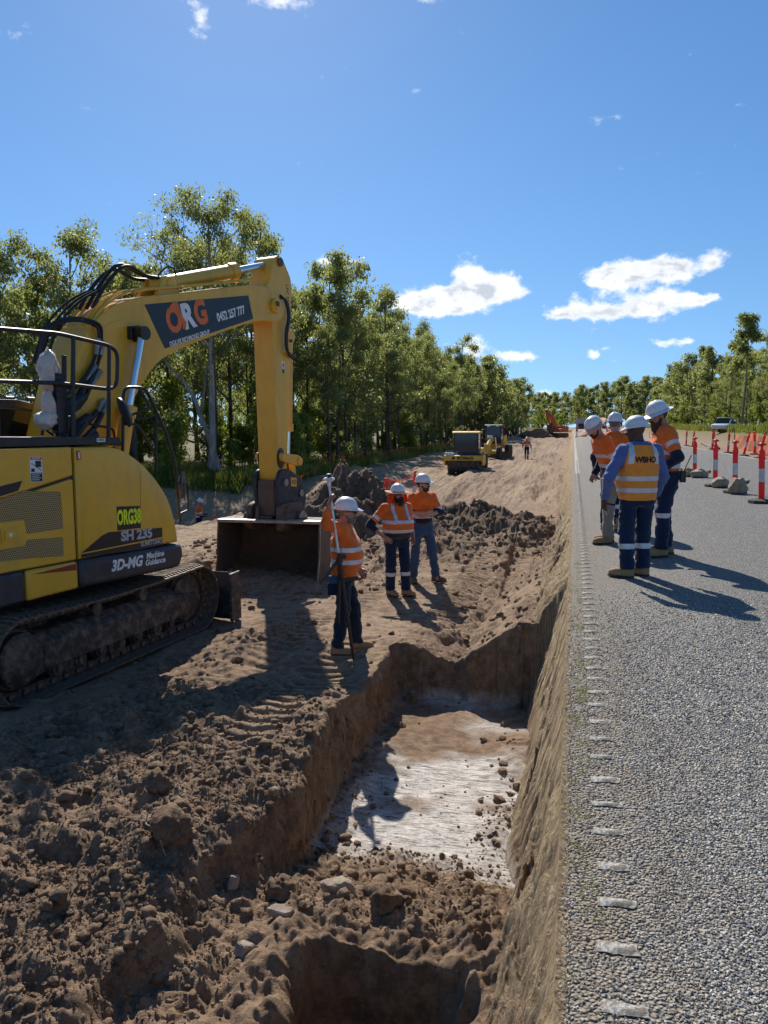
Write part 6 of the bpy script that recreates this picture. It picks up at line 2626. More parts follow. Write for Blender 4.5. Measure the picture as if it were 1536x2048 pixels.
TWO = dict(colors=('hi_vis_orange', 'navy_cloth'), hoops=[(1.055, 1.105), (1.19, 1.24)], arm_hoops=[(.55, .74)], tone_z=1.05, tone_arm=.95, hem=.97, sleeve=2.0)
PEOPLE = [
    dict(seed=1, loc=(-2.56, 8.49, 0), height=1.79, face=bearing(78), feet=((.11, -.07), (-.11, .13)), toes=(-4, 10), skin='skin_tan', width=1.06, belly=.55,
         shirt=dict(colors=('hi_vis_orange', 'hi_vis_orange'), hoops=[(1.06, 1.11), (1.20, 1.25)], arm_hoops=[], hem=.88, sleeve=1.72, folds=1.3), trousers=dict(color='denim_dark', loose=1.08), boots='boot_tan',
         arm_right=((.27, -.17, 1.53), (.285, -.135, 1.75)), arm_left=((-.28, .02, 1.13), (-.24, .16, .93)), raise_right=True,
         hand_right=dict(dir=(0, .25, 1), palm=(-.2, 1, -.1), curl=75), head=(0, 2, 0), hair='hair_grey', beard=dict(mat='hair_grey'), sunglasses=True, hat={}, collar='hi_vis_orange', belt=False,
         extras=[('pouch', (.17, -.11, .87), (.07, .10, .12), 'denim_blue'), ('pouch', (.18, -.10, .78), (.06, .14, .14), 'navy_cloth')],
         label='grey bearded worker in orange shirt and white hard hat holding up the survey pole'),
    dict(seed=2, loc=(-2.70, 11.86, 0), height=1.75, face=bearing(140), feet=((.10, -.02), (-.13, .08)), toes=(10, 20), skin='skin_tan', width=1.14, belly=1.0,
         shirt=dict(TWO, hem=.955, tone_z=1.03, hoops=[(1.035, 1.085), (1.18, 1.23)], sleeve=1.45, tone_arm=.72, arm_hoops=[(.46, .60)], folds=1.1, straps=1.22), trousers=dict(color='navy_trousers', hoops=[(1.32, 1.46)], loose=1.15), boots='boot_tan',
         arm_right=((.43, -.10, 1.14), (.27, .12, .97)), arm_left=((-.31, -.06, 1.14), (-.27, .07, .92)), hand_right=dict(dir=(-.75, .35, -.55), palm=(-.4, -.6, -.3), curl=18),
         head=(8, 2, 0), beard=dict(mat='hair_dark', length=.03), sunglasses=True, hat=dict(brim='brim_peach', flap='brim_orange', flare=.01), collar='hi_vis_orange',
         extras=[('pouch', (.22, .02, .93), (.05, .08, .07), 'white_plastic')],
         label='stout worker with hand on hip, orange neck flap hanging from his brimmed hard hat'),
    dict(seed=3, loc=(-2.50, 12.95, 0), height=1.83, face=bearing(146), feet=((.14, -.02), (-.24, .05)), toes=(-14, 30), skin='skin_light', width=.98, belly=.1,
         shirt=dict(TWO, hem=1.0, tone_z=1.075, hoops=[(1.075, 1.125)], sleeve=1.25, tone_arm=.95, arm_hoops=[(.72, .93)]), trousers=dict(color='denim_blue'), boots='boot_brown',
         arm_right=((.29, .07, 1.16), (.02, .255, 1.175)), arm_left=((-.29, .07, 1.17), (-.02, .215, 1.13)), hand_right=dict(dir=(-1, -.15, .1), palm=(0, -1, 0), curl=25), hand_left=dict(dir=(1, -.1, 0), palm=(0, -1, 0), curl=25),
         head=(42, -2, 0), hair='hair_dark', beard=dict(mat='hair_brown'), sunglasses=True, hat={}, collar='navy_cloth',
         label='worker in blue jeans standing with his arms folded below the road'),
    dict(seed=4, loc=(.51, 11.2, 0), height=1.77, face=bearing(252), feet=((.10, -.05), (-.10, .05)), toes=(-5, 8), lean=(0.0, .17), skin='skin_light', width=1.06,
         shirt=dict(TWO), trousers=dict(color='khaki_cloth', hoops=[(.88, .93)], hoop_mat='navy_cloth', hoop_name='knee_strap'), boots='boot_tan', hip=(0, -.04),
         arm_left=((-.27, .0, 1.13), (-.21, .10, .93)), arm_right=((.27, .02, 1.13), (.22, .14, .95)), head=(12, 34, 0), hair='hair_dark', beard=dict(mat='hair_brown'),
         hat=dict(brim='brim_peach', back=.55, backlift=.03, flare=-.01, flap=None), collar='navy_cloth',
         label='worker in khaki trousers leaning forward to look down into the trench'),
    dict(seed=5, loc=(.69, 8.68, 0), height=1.70, face=bearing(338), feet=((.11, .04), (-.11, -.03)), toes=(38, 48), skin='skin_dark', width=1.05, belly=.7,
         shirt=dict(colors=('blue_shirt', 'blue_shirt'), hoops=[], hem=.93, sleeve=1.95, folds=1.3), vest=True, trousers=dict(color='navy_trousers', hoops=[(1.34, 1.48)], loose=1.18), boots='boot_tan',
         arm_left=((-.36, -.05, 1.13), (-.35, .06, .88)), arm_right=((.31, .02, 1.13), (.29, .14, .90)), hand_left=dict(dir=(-.05, .2, -1), palm=(.8, .3, .1), curl=28), head=(38, 8, 0),
         hat={}, collar='blue_shirt', belt=False, extras=[('cigarette', -1)],
         label='man seen from behind in an amber lettered vest over a blue long sleeved shirt'),
    dict(seed=6, loc=(1.15, 10.14, 0), height=1.90, face=bearing(262), feet=((.12, -.06), (-.11, .06)), toes=(-4, 14), lean=(0, .05), skin='skin_tan', width=1.16, belly=.5,
         shirt=dict(TWO, tone_z=.99, hoops=[(1.02, 1.07), (1.17, 1.22)], tone_arm=.78, arm_hoops=[(.38, .54)]), trousers=dict(color='navy_trousers', hoops=[(1.02, 1.15)], loose=1.12), boots='boot_tan',
         arm_left=((-.33, -.02, 1.15), (-.25, .16, .99)), arm_right=((.31, .02, 1.15), (.22, .20, 1.0)), head=(10, 22, 0), hair='hair_brown', beard=dict(mat='hair_brown', length=.31),
         hat=dict(brim='hat_white', back=.55, backlift=.01, wide=.72), collar='navy_cloth', extras=[('radio', (-.20, -.12, .93))],
         label='tall worker with a very long beard standing on the road'),
    dict(seed=7, loc=(.62, 12.6, 0), height=1.80, face=bearing(18), feet=((.11, 0), (-.11, .02)), skin='skin_light', width=1.02,
         shirt=dict(TWO), trousers=dict(color='navy_trousers', hoops=[(1.3, 1.45)]), boots='boot_tan', arm_left=((-.28, -.03, 1.13), (-.27, .05, .89)), arm_right=((.28, -.03, 1.13), (.27, .05, .89)),
         head=(-10, 0, 0), hair='hair_grey', hat={}, collar='navy_cloth',
         label='worker facing away, half hidden behind the man in the amber vest'),
    dict(seed=8, loc=(-3.6, 63, 0), height=1.80, face=bearing(-4), feet=((.09, .20), (-.09, -.28, .06)), knees=((.1, .15, .51), (-.1, .0, .50)), skin='skin_tan', coarse=1.9, shirt=dict(TWO), trousers=dict(color='navy_trousers', hoops=[(1.25, 1.45)]), boots='boot_tan',
         arm_left=((-.30, .06, 1.14), (-.30, .20, .95)), arm_right=((.30, -.10, 1.14), (.34, -.08, .90)), head=(0, 0, 0), hat=dict(brim='brim_peach'),
         label='distant worker walking away along the graded earth'),
    dict(seed=9, loc=(-14.3, 27.6, 0), height=1.76, face=bearing(62), feet=((.10, 0), (-.1, .03)), skin='skin_tan', coarse=1.6, shirt=dict(TWO), trousers=dict(color='navy_trousers'), boots='boot_tan',
         arm_left=((-.24, .10, 1.12), (-.10, .30, 1.12)), arm_right=((.26, .10, 1.12), (.10, .30, 1.12)), head=(0, 15, 0), hat={},
         label='worker standing low beside the wood, seen from the waist up behind the bucket'),
]


def survey_pole(px, py, pz, rz, k):
    root = empty('survey_pole', (px, py, pz), rz)
    tag(root, 'survey pole with receiver and folded bipod held upright by the bearded worker', 'survey pole')
    T = lambda x, y, z: (x * k, y * k, z * k)
    A = Vector(T(.33, .13, 0.0))
    B = Vector(T(.275, -.135, 1.95))
    at = lambda t: A.lerp(B, t)
    mb = MB()
    mb.tube([at(.60), at(1.0)], .0135, 10)
    mb.build('upper_pole', 'white_plastic', root)
    mb = MB()
    mb.tube([at(.03), at(.62)], .019, 10)
    mb.tube([at(.0), at(.03)], [.003, .016], 8)
    mb.build('lower_pole', 'black_steel', root)
    mb = MB()
    mb.tube([at(.565), at(.60)], .034, 10)
    c = at(.585)
    mb.box((c.x, c.y + .05, c.z + .03), (.03, .05, .05))
    mb.build('bipod_clamp', 'black_steel', root, .004)
    for s_, dy in ((1, -.22), (-1, -.02)):
        mb = MB()
        e = at(.585) + Vector((.04 * s_, dy, -.27 if s_ == 1 else -.75))
        mb.tube([at(.585), e], [.022, .018], 8)
        mb.build('bipod_leg', 'black_steel', root)
    mb = MB()
    c = at(.46)
    mb.box((c.x, c.y + .08, c.z + .02), (.05, .20, .04), Euler((.15, 0, 0)).to_matrix())
    mb.build('controller_bracket', 'black_steel', root, .006)
    mb = MB()
    t = at(1.0)
    mb.cyl((t.x, t.y, t.z), (t.x, t.y, t.z + .05), .022, n=12)
    mb.lathe([(.03, .05), (.062, .06), (.066, .075), (.05, .09), (.0, .094)], (t.x, t.y, t.z), 'z', 20)
    mb.build('receiver', 'white_plastic', root)
    mb = MB()
    mb.lathe([(.02, .10), (.035, .115), (.03, .13), (0, .135)], (t.x, t.y, t.z), 'z', 16)
    mb.cyl((t.x, t.y, t.z + .09), (t.x, t.y, t.z + .12), .012, n=8)
    mb.build('antenna', 'black_steel', root)


def zfoot(x, y):
    if x > 0:
        return float(road_z(x) + grade(np.array(y)))
    return zat(x, y)


for sp in PEOPLE:
    k = sp['height'] / 1.75
    fx, fy = sp['face']
    rz = math.atan2(-fx, fy)
    zs = []
    for f_ in sp['feet']:
        for dy in (-.05, .10):
            x, y = f_[0] * k, (f_[1] + dy) * k
            zs.append(zfoot(sp['loc'][0] + x * math.cos(rz) - y * math.sin(rz), sp['loc'][1] + x * math.sin(rz) + y * math.cos(rz)))
    z = (max(zs) + sum(zs) / len(zs)) / 2
    sp['loc'] = (sp['loc'][0], sp['loc'][1], z)
    person(sp)
    if sp['seed'] == 1:
        survey_pole(sp['loc'][0], sp['loc'][1], z, rz, k)


# ================================================================== TREES AND GRASS
def leaf_material(name, ramp, trans=(.20, .26, .05), tw=.35):
    m, g, b = new_mat(name)
    t = g.attr('tone')
    col = g.ramp(t, ramp)
    g.put(b.inputs['Base Color'], col)
    b.inputs['Roughness'].default_value = .45
    b.inputs['Specular IOR Level'].default_value = .35
    tr = g.new('ShaderNodeBsdfTranslucent')
    g.put(tr.inputs[0], g.mix(t, tuple(c * .7 for c in trans), trans))
    mx = g.new('ShaderNodeMixShader')
    mx.inputs[0].default_value = tw
    g.l.new(b.outputs[0], mx.inputs[1])
    g.l.new(tr.outputs[0], mx.inputs[2])
    g.l.new(mx.outputs[0], g.n['Material Output'].inputs[0])
    return m


leaf_material('gum_leaf', [(0, (.055, .072, .030)), (.45, (.125, .150, .058)), (.8, (.20, .22, .095)), (1, (.29, .29, .14))], trans=(.50, .54, .15), tw=.5)
leaf_material('fresh_leaf', [(0, (.055, .085, .018)), (.5, (.12, .17, .032)), (1, (.21, .25, .05))], trans=(.42, .50, .07), tw=.5)
leaf_material('grass_blade', [(0, (.10, .15, .025)), (.5, (.21, .25, .05)), (.8, (.34, .31, .09)), (1, (.46, .38, .16))], trans=(.30, .32, .05), tw=.4)


def bark(name, c0, c1):
    m, g, b = new_mat(name)
    tc = g.new('ShaderNodeTexCoord')
    o = tc.outputs['Object']
    n = g.noise(g.mapv(o, (3, 3, .5)), 2.5, 7, .65)
    g.put(b.inputs['Base Color'], g.mix(g.sstep(n, .35, .65), c0, c1))
    b.inputs['Roughness'].default_value = .9
    g.put(b.inputs['Normal'], g.bump(g.noise(g.mapv(o, (8, 8, 1.5)), 3, 6, .6), .6, .03))


bark('bark_dark', (.045, .036, .030), (.13, .108, .092))
bark('bark_pale', (.20, .175, .155), (.40, .365, .33))


def make_tree(seed, height, spread, leaf_n, leaf_len=.20, base_frac=.38, trunk_r=.15, leaf='gum_leaf', barkm='bark_dark', lean=0.0, fork=None, clump=(.55, .40), limbs=9):
    rg = np.random.default_rng(seed)
    mb = MB()
    tips = []
    # main stem
    n = 9
    ang = rg.uniform(0, 6.28)
    ph = rg.uniform(0, 6.28)
    stem = []
    for i in range(n + 1):
        t = i / n
        w = .035 * height * (math.sin(t * 3.0 + ph) - math.sin(ph)) * .5
        stem.append(Vector((w * math.cos(ang) + lean * t * height, w * math.sin(ang), t * height * .93)))
    rad = [trunk_r * (1 - .86 * (i / n) ** .9) + .012 for i in range(n + 1)]
    rad[0] *= 1.35
    mb.tube(stem, rad, 8)

    def stem_at(t):
        f = t * n
        i = min(int(f), n - 1)
        return stem[i].lerp(stem[i + 1], f - i), rad[i] + (rad[i + 1] - rad[i]) * (f - i)

    def branch(p, d, ln, r, depth):
        pts = [p]
        q = p.copy()
        dd = d.copy()
        m = 5
        for i in range(m):
            dd = (dd + Vector(rg.normal(0, .16, 3)) + Vector((0, 0, .10))).normalized()
            q = q + dd * ln / m
            pts.append(q.copy())
        mb.tube(pts, [r * (1 - .8 * i / m) + .004 for i in range(m + 1)], 6 if depth == 0 else 4, cap=False)
        if depth == 0:
            k = rg.integers(3, 6)
            for j in range(k):
                t = rg.uniform(.35, 1.0)
                i = min(int(t * m), m - 1)
                pp = pts[i].lerp(pts[i + 1], t * m - i)
                nd = (dd + Vector(rg.normal(0, .65, 3))).normalized()
                branch(pp, nd, ln * rg.uniform(.35, .6), r * .45, 1)
            tips.append((pts[-1], 1.0))
        else:
            tips.append((pts[-1], .9))
            tips.append((pts[-2].lerp(pts[-3], .5), .6))
    for i in range(limbs):
        t = base_frac + (1 - base_frac) * ((i + rg.uniform(.0, .9)) / limbs) ** .9 * .97
        p, r = stem_at(min(t, .985))
        a = i * 2.4 + rg.uniform(-.5, .5)
        rel = (t - base_frac) / (1 - base_frac)
        out = spread * (1.0 - .55 * rel ** 2) * rg.uniform(.65, 1.1)
        upw = rg.uniform(.35, .95)
        d = Vector((math.cos(a), math.sin(a), upw)).normalized()
        branch(p, d, out, max(.02, r * .55), 0)
    tips.append((stem[-1], 1.0))
    trunk = mb.mesh('trunk', barkm, angle=0)
    trunk.polygons.foreach_set('use_smooth', [True] * len(trunk.polygons))
    # leaves in clumps
    P = np.array([t[0][:] for t in tips])
    Wt = np.array([t[1] for t in tips])
    cnt = rg.multinomial(leaf_n, Wt / Wt.sum())
    C = np.repeat(P, cnt, axis=0)
    ctone = np.repeat(rg.uniform(.0, .55, len(P)), cnt)
    N_ = len(C)
    u = rg.normal(0, 1, (N_, 3))
    u /= np.linalg.norm(u, axis=1)[:, None]
    rr = rg.random(N_) ** .5
    csz = np.repeat(rg.uniform(.6, 1.35, len(P)), cnt)
    off = u * (rr * csz)[:, None] * np.array([clump[0], clump[0], clump[1]]) * height / 12
    c = C + off
    # leaf axes: hang downward, turned any way
    ax = np.stack([rg.normal(0, .55, N_), rg.normal(0, .55, N_), -np.abs(rg.normal(.7, .5, N_))], -1)
    ax /= np.linalg.norm(ax, axis=1)[:, None]
    sd_ = np.cross(ax, rg.normal(0, 1, (N_, 3)))
    sd_ /= np.linalg.norm(sd_, axis=1)[:, None] + 1e-9
    L = leaf_len * rg.uniform(.6, 1.3, N_)[:, None]
    wd = L * rg.uniform(.16, .30, N_)[:, None]
    v = np.stack([c, c + ax * L * .45 + sd_ * wd, c + ax * L, c + ax * L * .45 - sd_ * wd], 1).reshape(-1, 3)
    q = np.arange(N_ * 4).reshape(-1, 4)
    tone = np.clip(ctone + rg.random(N_) * .45, 0, 1)
    crown = fast_mesh('crown', v, q, smooth=False, mats=[MATS[leaf]], attrs=dict(tone=np.repeat(tone, 4)))
    return trunk, crown


PROTO = []
for (sd_, h_, sp_, nl, bf, tr_) in ((1, 12, 2.5, 7400, .24, .12), (2, 13, 2.8, 8200, .20, .14), (3, 11, 2.2, 6400, .28, .10), (4, 12.5, 3.1, 8000, .34, .14), (5, 11.5, 2.4, 7600, .12, .11), (6, 14, 2.6, 7200, .32, .14)):
    PROTO.append((make_tree(100 + sd_, h_, sp_, nl, .195, bf, tr_, clump=(.60, .46), limbs=14), h_))
SAP = []
for (sd_, h_, sp_, nl) in ((1, 4.0, 1.1, 2600), (2, 3.0, 1.0, 2200), (3, 5.2, 1.2, 3000)):
    SAP.append((make_tree(200 + sd_, h_, sp_, nl, .20, .12, .045, leaf='fresh_leaf', clump=(1.5, 1.2), limbs=9), h_))
FAR = []
for (sd_, h_, sp_, nl) in ((1, 12, 3.2, 4200), (2, 13, 3.0, 4400), (3, 11, 2.8, 3800)):
    FAR.append((make_tree(300 + sd_, h_, sp_, nl, .40, .05, .16, clump=(.8, .62), limbs=13), h_))


def plant(proto, x, y, z, s, rz, name, label, cat, group):
    (tm, cm), h_ = proto
    r = empty(name, (x, y, z), rz)
    r.scale = (s, s, s)
    link('trunk', tm, r)
    link('crown', cm, r)
    tag(r, label, cat, group)
    return r


def LWG(row, y):
    d = 'near' if y < 62 else ('middle' if y < 115 else 'far')
    return ('front row, ' if row < 2 else 'inner rows, ') + d


def LW(row, y):
    w = {'near': 'right of the raised stick', 'middle': 'level with the roller and grader', 'far': 'toward the far end of the works'}[LWG(row, y).split(', ')[1]]
    return ('front row' if row < 2 else 'inner') + ' eucalyptus of the dense left wood, ' + w


def woods():
    rg = random.Random(42)
    placed = []

    def ok(x, y, d):
        for (a, b) in placed:
            if (a - x) ** 2 + (b - y) ** 2 < d * d:
                return False
        placed.append((x, y))
        return True
    nat = lambda x, y: float(terrain(np.array([[x]]), np.array([[y]]))[0][0, 0]) - .05
    # the tall gum and its bent neighbour
    t = make_tree(401, 16.2, 4.6, 17000, .18, .46, .24, barkm='bark_pale', clump=(.50, .40), limbs=18)
    plant((t, 16), -18.4, 37.2, nat(-18.4, 37.2), .88, .6, 'gum_tree', 'tallest gum with a pale trunk rising behind the excavator boom', 'tree', None)
    placed.append((-18.4, 37.2))
    mb = MB()
    pts = spline([(0, 0, -.1), (-.5, 0, 1.5), (-1.2, .1, 3.3), (-1.6, .1, 4.3), (-2.3, .2, 5.2), (-3.1, .3, 5.9), (-3.6, .3, 6.8)], 4)
    mb.tube(pts, [.17 - .13 * i / (len(pts) - 1) for i in range(len(pts))], 8)
    mb.tube(spline([(-1.2, .1, 3.3), (-.9, .1, 4.6), (-.7, .2, 6.0), (-.2, .2, 7.2)], 4), [.08 - .055 * i / 12 for i in range(13)], 6)
    r = empty('leaning_tree', (-18.0, 37.4, nat(-18, 37.4)), 0)
    mb.build('trunk', 'bark_pale', r, angle=60)
    c2 = make_tree(402, 6, 1.6, 3000, .22, .3, .05, clump=(1.1, .8), limbs=7)[1]
    o = link('crown', c2, r)
    o.location = (-3.4, .3, 3.6)
    tag(r, 'bent pale trunk leaning left from the foot of the tallest gum', 'tree')
    t = make_tree(403, 14.6, 2.3, 8500, .18, .45, .15, clump=(.46, .38), limbs=12)
    plant((t, 14), -16.6, 40.5, nat(-16.6, 40.5), 1.0, 2.0, 'gum_tree', 'slim gum standing right of the tallest one, just left of the stick', 'tree', None)
    placed.append((-16.6, 40.5))
    for row, (dx, step, grow) in enumerate(((0, 2.6, .012), (2.6, 2.8, .014), (5.5, 3.2, .016), (9.0, 3.6, .02), (13.5, 4.2, .03), (19, 5.0, .04))):
        y = 38.0 + rg.uniform(0, 2)
        while y < 235:
            x = -14.6 - dx + rg.uniform(-.9, .9) + (.9 if y > 100 else 0) * math.sin(y * .05)
            if not (y < 70 and row >= 2 and rg.random() < .55) and ok(x, y, 1.9):
                fa = y > 120 or dx > 12
                pr = (FAR if fa else PROTO)[rg.randrange(3 if fa else 6)]
                h = rg.uniform(8.6, 12.8) * (1.0 + .14 * (row in (2, 3))) * (1.18 if rg.random() < .14 else 1) * (1 if y < 100 else 1.08)
                plant(pr, x, y, nat(x, y), h / pr[1], rg.uniform(0, 6.28), 'eucalyptus', LW(row, y), 'tree', 'eucalypts of the left wood, ' + LWG(row, y))
            y += step * rg.uniform(.75, 1.3) * (1 + grow * max(0, y - 50))
    # the side of the wood that faces the machine
    for row, yy in enumerate((35.5, 38.5, 42, 46, 52)):
        x = -19.5
        while x > -48:
            if rg.random() > (.15 if row < 2 else .4) and ok(x, yy + rg.uniform(-1, 1) - (x + 20) * -.18, 2.1):
                xx, y2 = placed[-1]
                pr = PROTO[rg.randrange(6)]
                h = rg.uniform(9.0, 13.0) + row * .4
                plant(pr, xx, y2, nat(xx, y2), h / pr[1], rg.uniform(0, 6.28), 'eucalyptus', 'eucalyptus of the wood standing behind the excavator house and boom', 'tree', 'eucalypts behind the excavator')
            x -= rg.uniform(2.3, 3.6)
    LS = 'leafy sapling growing under the edge of the left wood'
    for i in range(95):
        if i < 50:
            x, y = rg.uniform(-34, -15.5), rg.uniform(35.5, 46)
        else:
            y = 38 + 60 * rg.random() ** 1.4
            x = -14.2 - rg.uniform(0, 6)
        if abs(x + 18.3) < 1.2 and y < 37.5:
            continue
        if ok(x, y, .9):
            pr = SAP[rg.randrange(3)]
            plant(pr, x, y, nat(x, y), rg.uniform(.6, 1.15), rg.uniform(0, 6.28), 'sapling', LS, 'sapling', 'saplings under the left wood')
    RW = 'eucalyptus of the tall wood on the far right beyond the road'
    for row, (dx, step) in enumerate(((0, 4.2), (4, 4.6), (9, 5.2), (15, 6.5))):
        y = 74 + rg.uniform(0, 4)
        while y < 290:
            x = 22.5 + dx + rg.uniform(-1.2, 1.2) + .02 * (y - 80)
            if ok(x, y, 2.6):
                pr = (FAR if y > 150 else PROTO)[rg.randrange(3 if y > 150 else 6)]
                h = rg.choice((7.5, 9.5, 11, 12.5, 14.5)) * rg.uniform(.9, 1.08) * (1.1 if y > 150 else 1)
                plant(pr, x, y, nat(x, y), h / pr[1], rg.uniform(0, 6.28), 'eucalyptus', RW, 'tree', 'eucalypts of the right wood')
            y += step * rg.uniform(.75, 1.35) * (1 + .008 * (y - 74))
    t = make_tree(404, 16.0, 2.6, 7000, .36, .40, .2, barkm='bark_pale', clump=(.62, .5), limbs=11)
    plant((t, 16), 22.0, 113.0, nat(22, 113), 1.0, 1.0, 'gum_tree', 'slender gum standing above the rest of the right wood', 'tree', None)
    for i in range(70):
        y = 72 + 170 * rg.random() ** 1.3
        x = 21.5 + rg.uniform(0, 7)
        if ok(x, y, 1.2):
            plant(SAP[rg.randrange(3)], x, y, nat(x, y), rg.uniform(.7, 1.2), rg.uniform(0, 6.28), 'sapling', 'leafy sapling growing under the edge of the right wood', 'sapling', 'saplings under the right wood')
    for i in range(40):
        x, y = rg.uniform(-22, 30), rg.uniform(270, 292)
        if (x < -2 or x > 12) and ok(x, y, 1.5):
            plant(SAP[rg.randrange(3)], x, y, nat(x, y), rg.uniform(1.1, 1.8), rg.uniform(0, 6.28), 'sapling', 'bushy sapling before the trees at the far end of the road', 'sapling', 'saplings at the end of the road')
    EW = 'eucalyptus closing the view at the far end of the road'
    for i in range(70):
        x, y = rg.uniform(-36, 40), rg.uniform(290, 350)
        if ok(x, y, 4):
            pr = FAR[rg.randrange(3)]
            h = rg.uniform(13, 17.5) * (1.12 if x > 2 else .92)
            plant(pr, x, y, nat(x, y), h / pr[1], rg.uniform(0, 6.28), 'eucalyptus', EW, 'tree', 'eucalypts at the end of the road')


woods()


def grass_field(name, n, sampler, hmin, hmax, wid, label, seed, tone0=0.0, tone1=1.0):
    rg = np.random.default_rng(seed)
    x, y = sampler(rg, n)
    z = terrain(x[None], y[None])[0][0]
    h = rg.uniform(hmin, hmax, len(x)) * (.5 + np.clip(fbm2(x * .5, y * .5, 3, 9) + .6, 0, 1.2))
    a = rg.uniform(0, 2 * math.pi, len(x))
    w = wid * rg.uniform(.6, 1.4, len(x))
    bx, by = rg.normal(0, .28, len(x)) * h, rg.normal(0, .28, len(x)) * h
    p = np.stack([x, y, z - .03], -1)
    s = np.stack([np.cos(a) * w, np.sin(a) * w, a * 0], -1)
    m = p + np.stack([bx * .35, by * .35, h * .6], -1)
    t = p + np.stack([bx, by, h], -1)
    v = np.stack([p - s, p + s, m + s * .7, t, m - s * .7], 1).reshape(-1, 3)
    i = np.arange(len(x))[:, None] * 5
    q = np.concatenate([i + 0, i + 1, i + 2, i + 4], 1)
    tr = np.concatenate([i + 4, i + 2, i + 3], 1)
    tone = np.clip(tone0 + (tone1 - tone0) * np.clip(rg.random(len(x)) * .6 + fbm2(x * .4, y * .4, 2, 3) + .2, 0, 1), 0, 1)
    me = fast_mesh(name, v, q, tr, smooth=False, mats=[MATS['grass_blade']], attrs=dict(tone=np.repeat(tone, 5)))
    o = link(name, me)
    tag(o, label, 'grass', kind='stuff')


def s_left(rg, n):
    x1 = rg.uniform(-46, -13.2, n // 2)
    y1 = 35.0 + rg.exponential(2.6, n // 2) + np.clip(-(x1 + 20) * .0, 0, 9)
    y2 = 37 + 70 * rg.random(n - n // 2) ** 1.6
    x2 = -13.4 - rg.exponential(1.8, n - n // 2)
    return np.concatenate([x1, x2]), np.concatenate([y1, y2])


grass_field('meadow_grass', 26000, s_left, .25, .75, .022, 'green and straw coloured grass along the foot of the left wood', 3)


def s_green(rg, n):
    return rg.uniform(-27, -15.5, n), rg.uniform(34.2, 37.5, n)


grass_field('lush_grass', 7000, s_green, .25, .6, .025, 'bright green grass in front of the tallest gum', 4, 0, .35)


def s_right(rg, n):
    return 17 + rg.exponential(3.0, n), 60 + 150 * rg.random(n) ** 1.3


grass_field('verge_grass', 12000, s_right, .3, .8, .05, 'green and yellow grass below the right wood', 5, .1, .9)


def s_shoulder(rg, n):
    y = 1.8 + 8 * rg.random(n) ** 1.5
    return .045 + .06 * rg.random(n) ** 1.5, y


def tufts():
    rg = np.random.default_rng(8)
    n = 900
    c = np.repeat(rg.uniform(1.8, 9.5, 46), 20)[:n]
    n = len(c)
    y = c + rg.normal(0, .03, n)
    x = np.repeat(rg.uniform(.035, .13, 46), 20)[:n] + rg.normal(0, .02, n)
    x = np.maximum(x, .02)
    h = rg.uniform(.012, .045, n)
    a = rg.uniform(0, 6.28, n)
    w = .0014
    p = np.stack([x, y, .03 * x], -1)
    s = np.stack([np.cos(a) * w, np.sin(a) * w, a * 0], -1)
    t = p + np.stack([rg.normal(0, .02, n), rg.normal(0, .02, n), h], -1)
    v = np.stack([p - s, p + s, t], 1).reshape(-1, 3)
    tr = np.arange(n * 3).reshape(-1, 3)
    o = link('shoulder_tufts', fast_mesh('shoulder_tufts', v, tris=tr, smooth=False, mats=[MATS['grass_blade']], attrs=dict(tone=np.repeat(rg.uniform(.4, 1, n), 3))))
    tag(o, 'dry tufts of grass in the crumbling edge of the seal', 'grass', kind='stuff')


tufts()


# ================================================================== TRAFFIC BOLLARDS
_m = plain('bollard_red', (.80, .045, .035), .45, dirt=(.5, .15, .1), damt=.2)
_g = N(_m.node_tree)
see_through(_g, _g.n['Principled BSDF'], (.95, .07, .04), .3)
plain('bollard_tape', (.55, .56, .57), .35, metal=.2)
plain('rubber_base', (.018, .018, .019), .8, dirt=(.14, .12, .10), damt=.6)
_m = plain('safety_orange', (.88, .12, .02), .6)
_g = N(_m.node_tree)
see_through(_g, _g.n['Principled BSDF'], (.95, .14, .03), .45)
plain('poly_pipe', (.012, .012, .013), .5)


def bollard_proto():
    base = MB()
    base.lathe([(.225, 0), (.235, .012), (.225, .05), (.15, .07), (.08, .075)], n=8)
    post = MB()
    post.lathe([(.055, .06), (.052, .10), (.052, .38)], n=16)
    post2 = MB()
    post2.lathe([(.052, .62), (.052, .80), (.058, .805), (.058, .90), (.052, .905), (.052, .93), (.04, .955)], n=16)
    sl = MB()
    sl.lathe([(.0535, .38), (.0535, .62)], n=16)
    hd = MB()
    hd.lathe([(.03, .95), (.022, .985), (.022, 1.02), (.045, 1.04), (.048, 1.07), (.02, 1.09)], n=12)
    hd.box((0, 0, 1.055), (.13, .035, .035))
    return [('base', base.mesh('base', 'rubber_base')), ('lower_post', post.mesh('lower_post', 'bollard_red')), ('upper_post', post2.mesh('upper_post', 'bollard_red')), ('reflective_sleeve', sl.mesh('reflective_sleeve', 'bollard_tape')), ('handle', hd.mesh('handle', 'bollard_red'))]


BP = bollard_proto()


def bollard(x, y, z, label, group, s=1.1, lean=(0, 0), rz=0.0):
    r = empty('traffic_bollard', (x, y, z), rz)
    r.scale = (s, s, s)
    for nm, me in BP:
        o = link(nm, me, r)
        if nm != 'base':
            o.rotation_euler = (lean[0], lean[1], 0)
    tag(r, label, 'bollard', group)
    return r


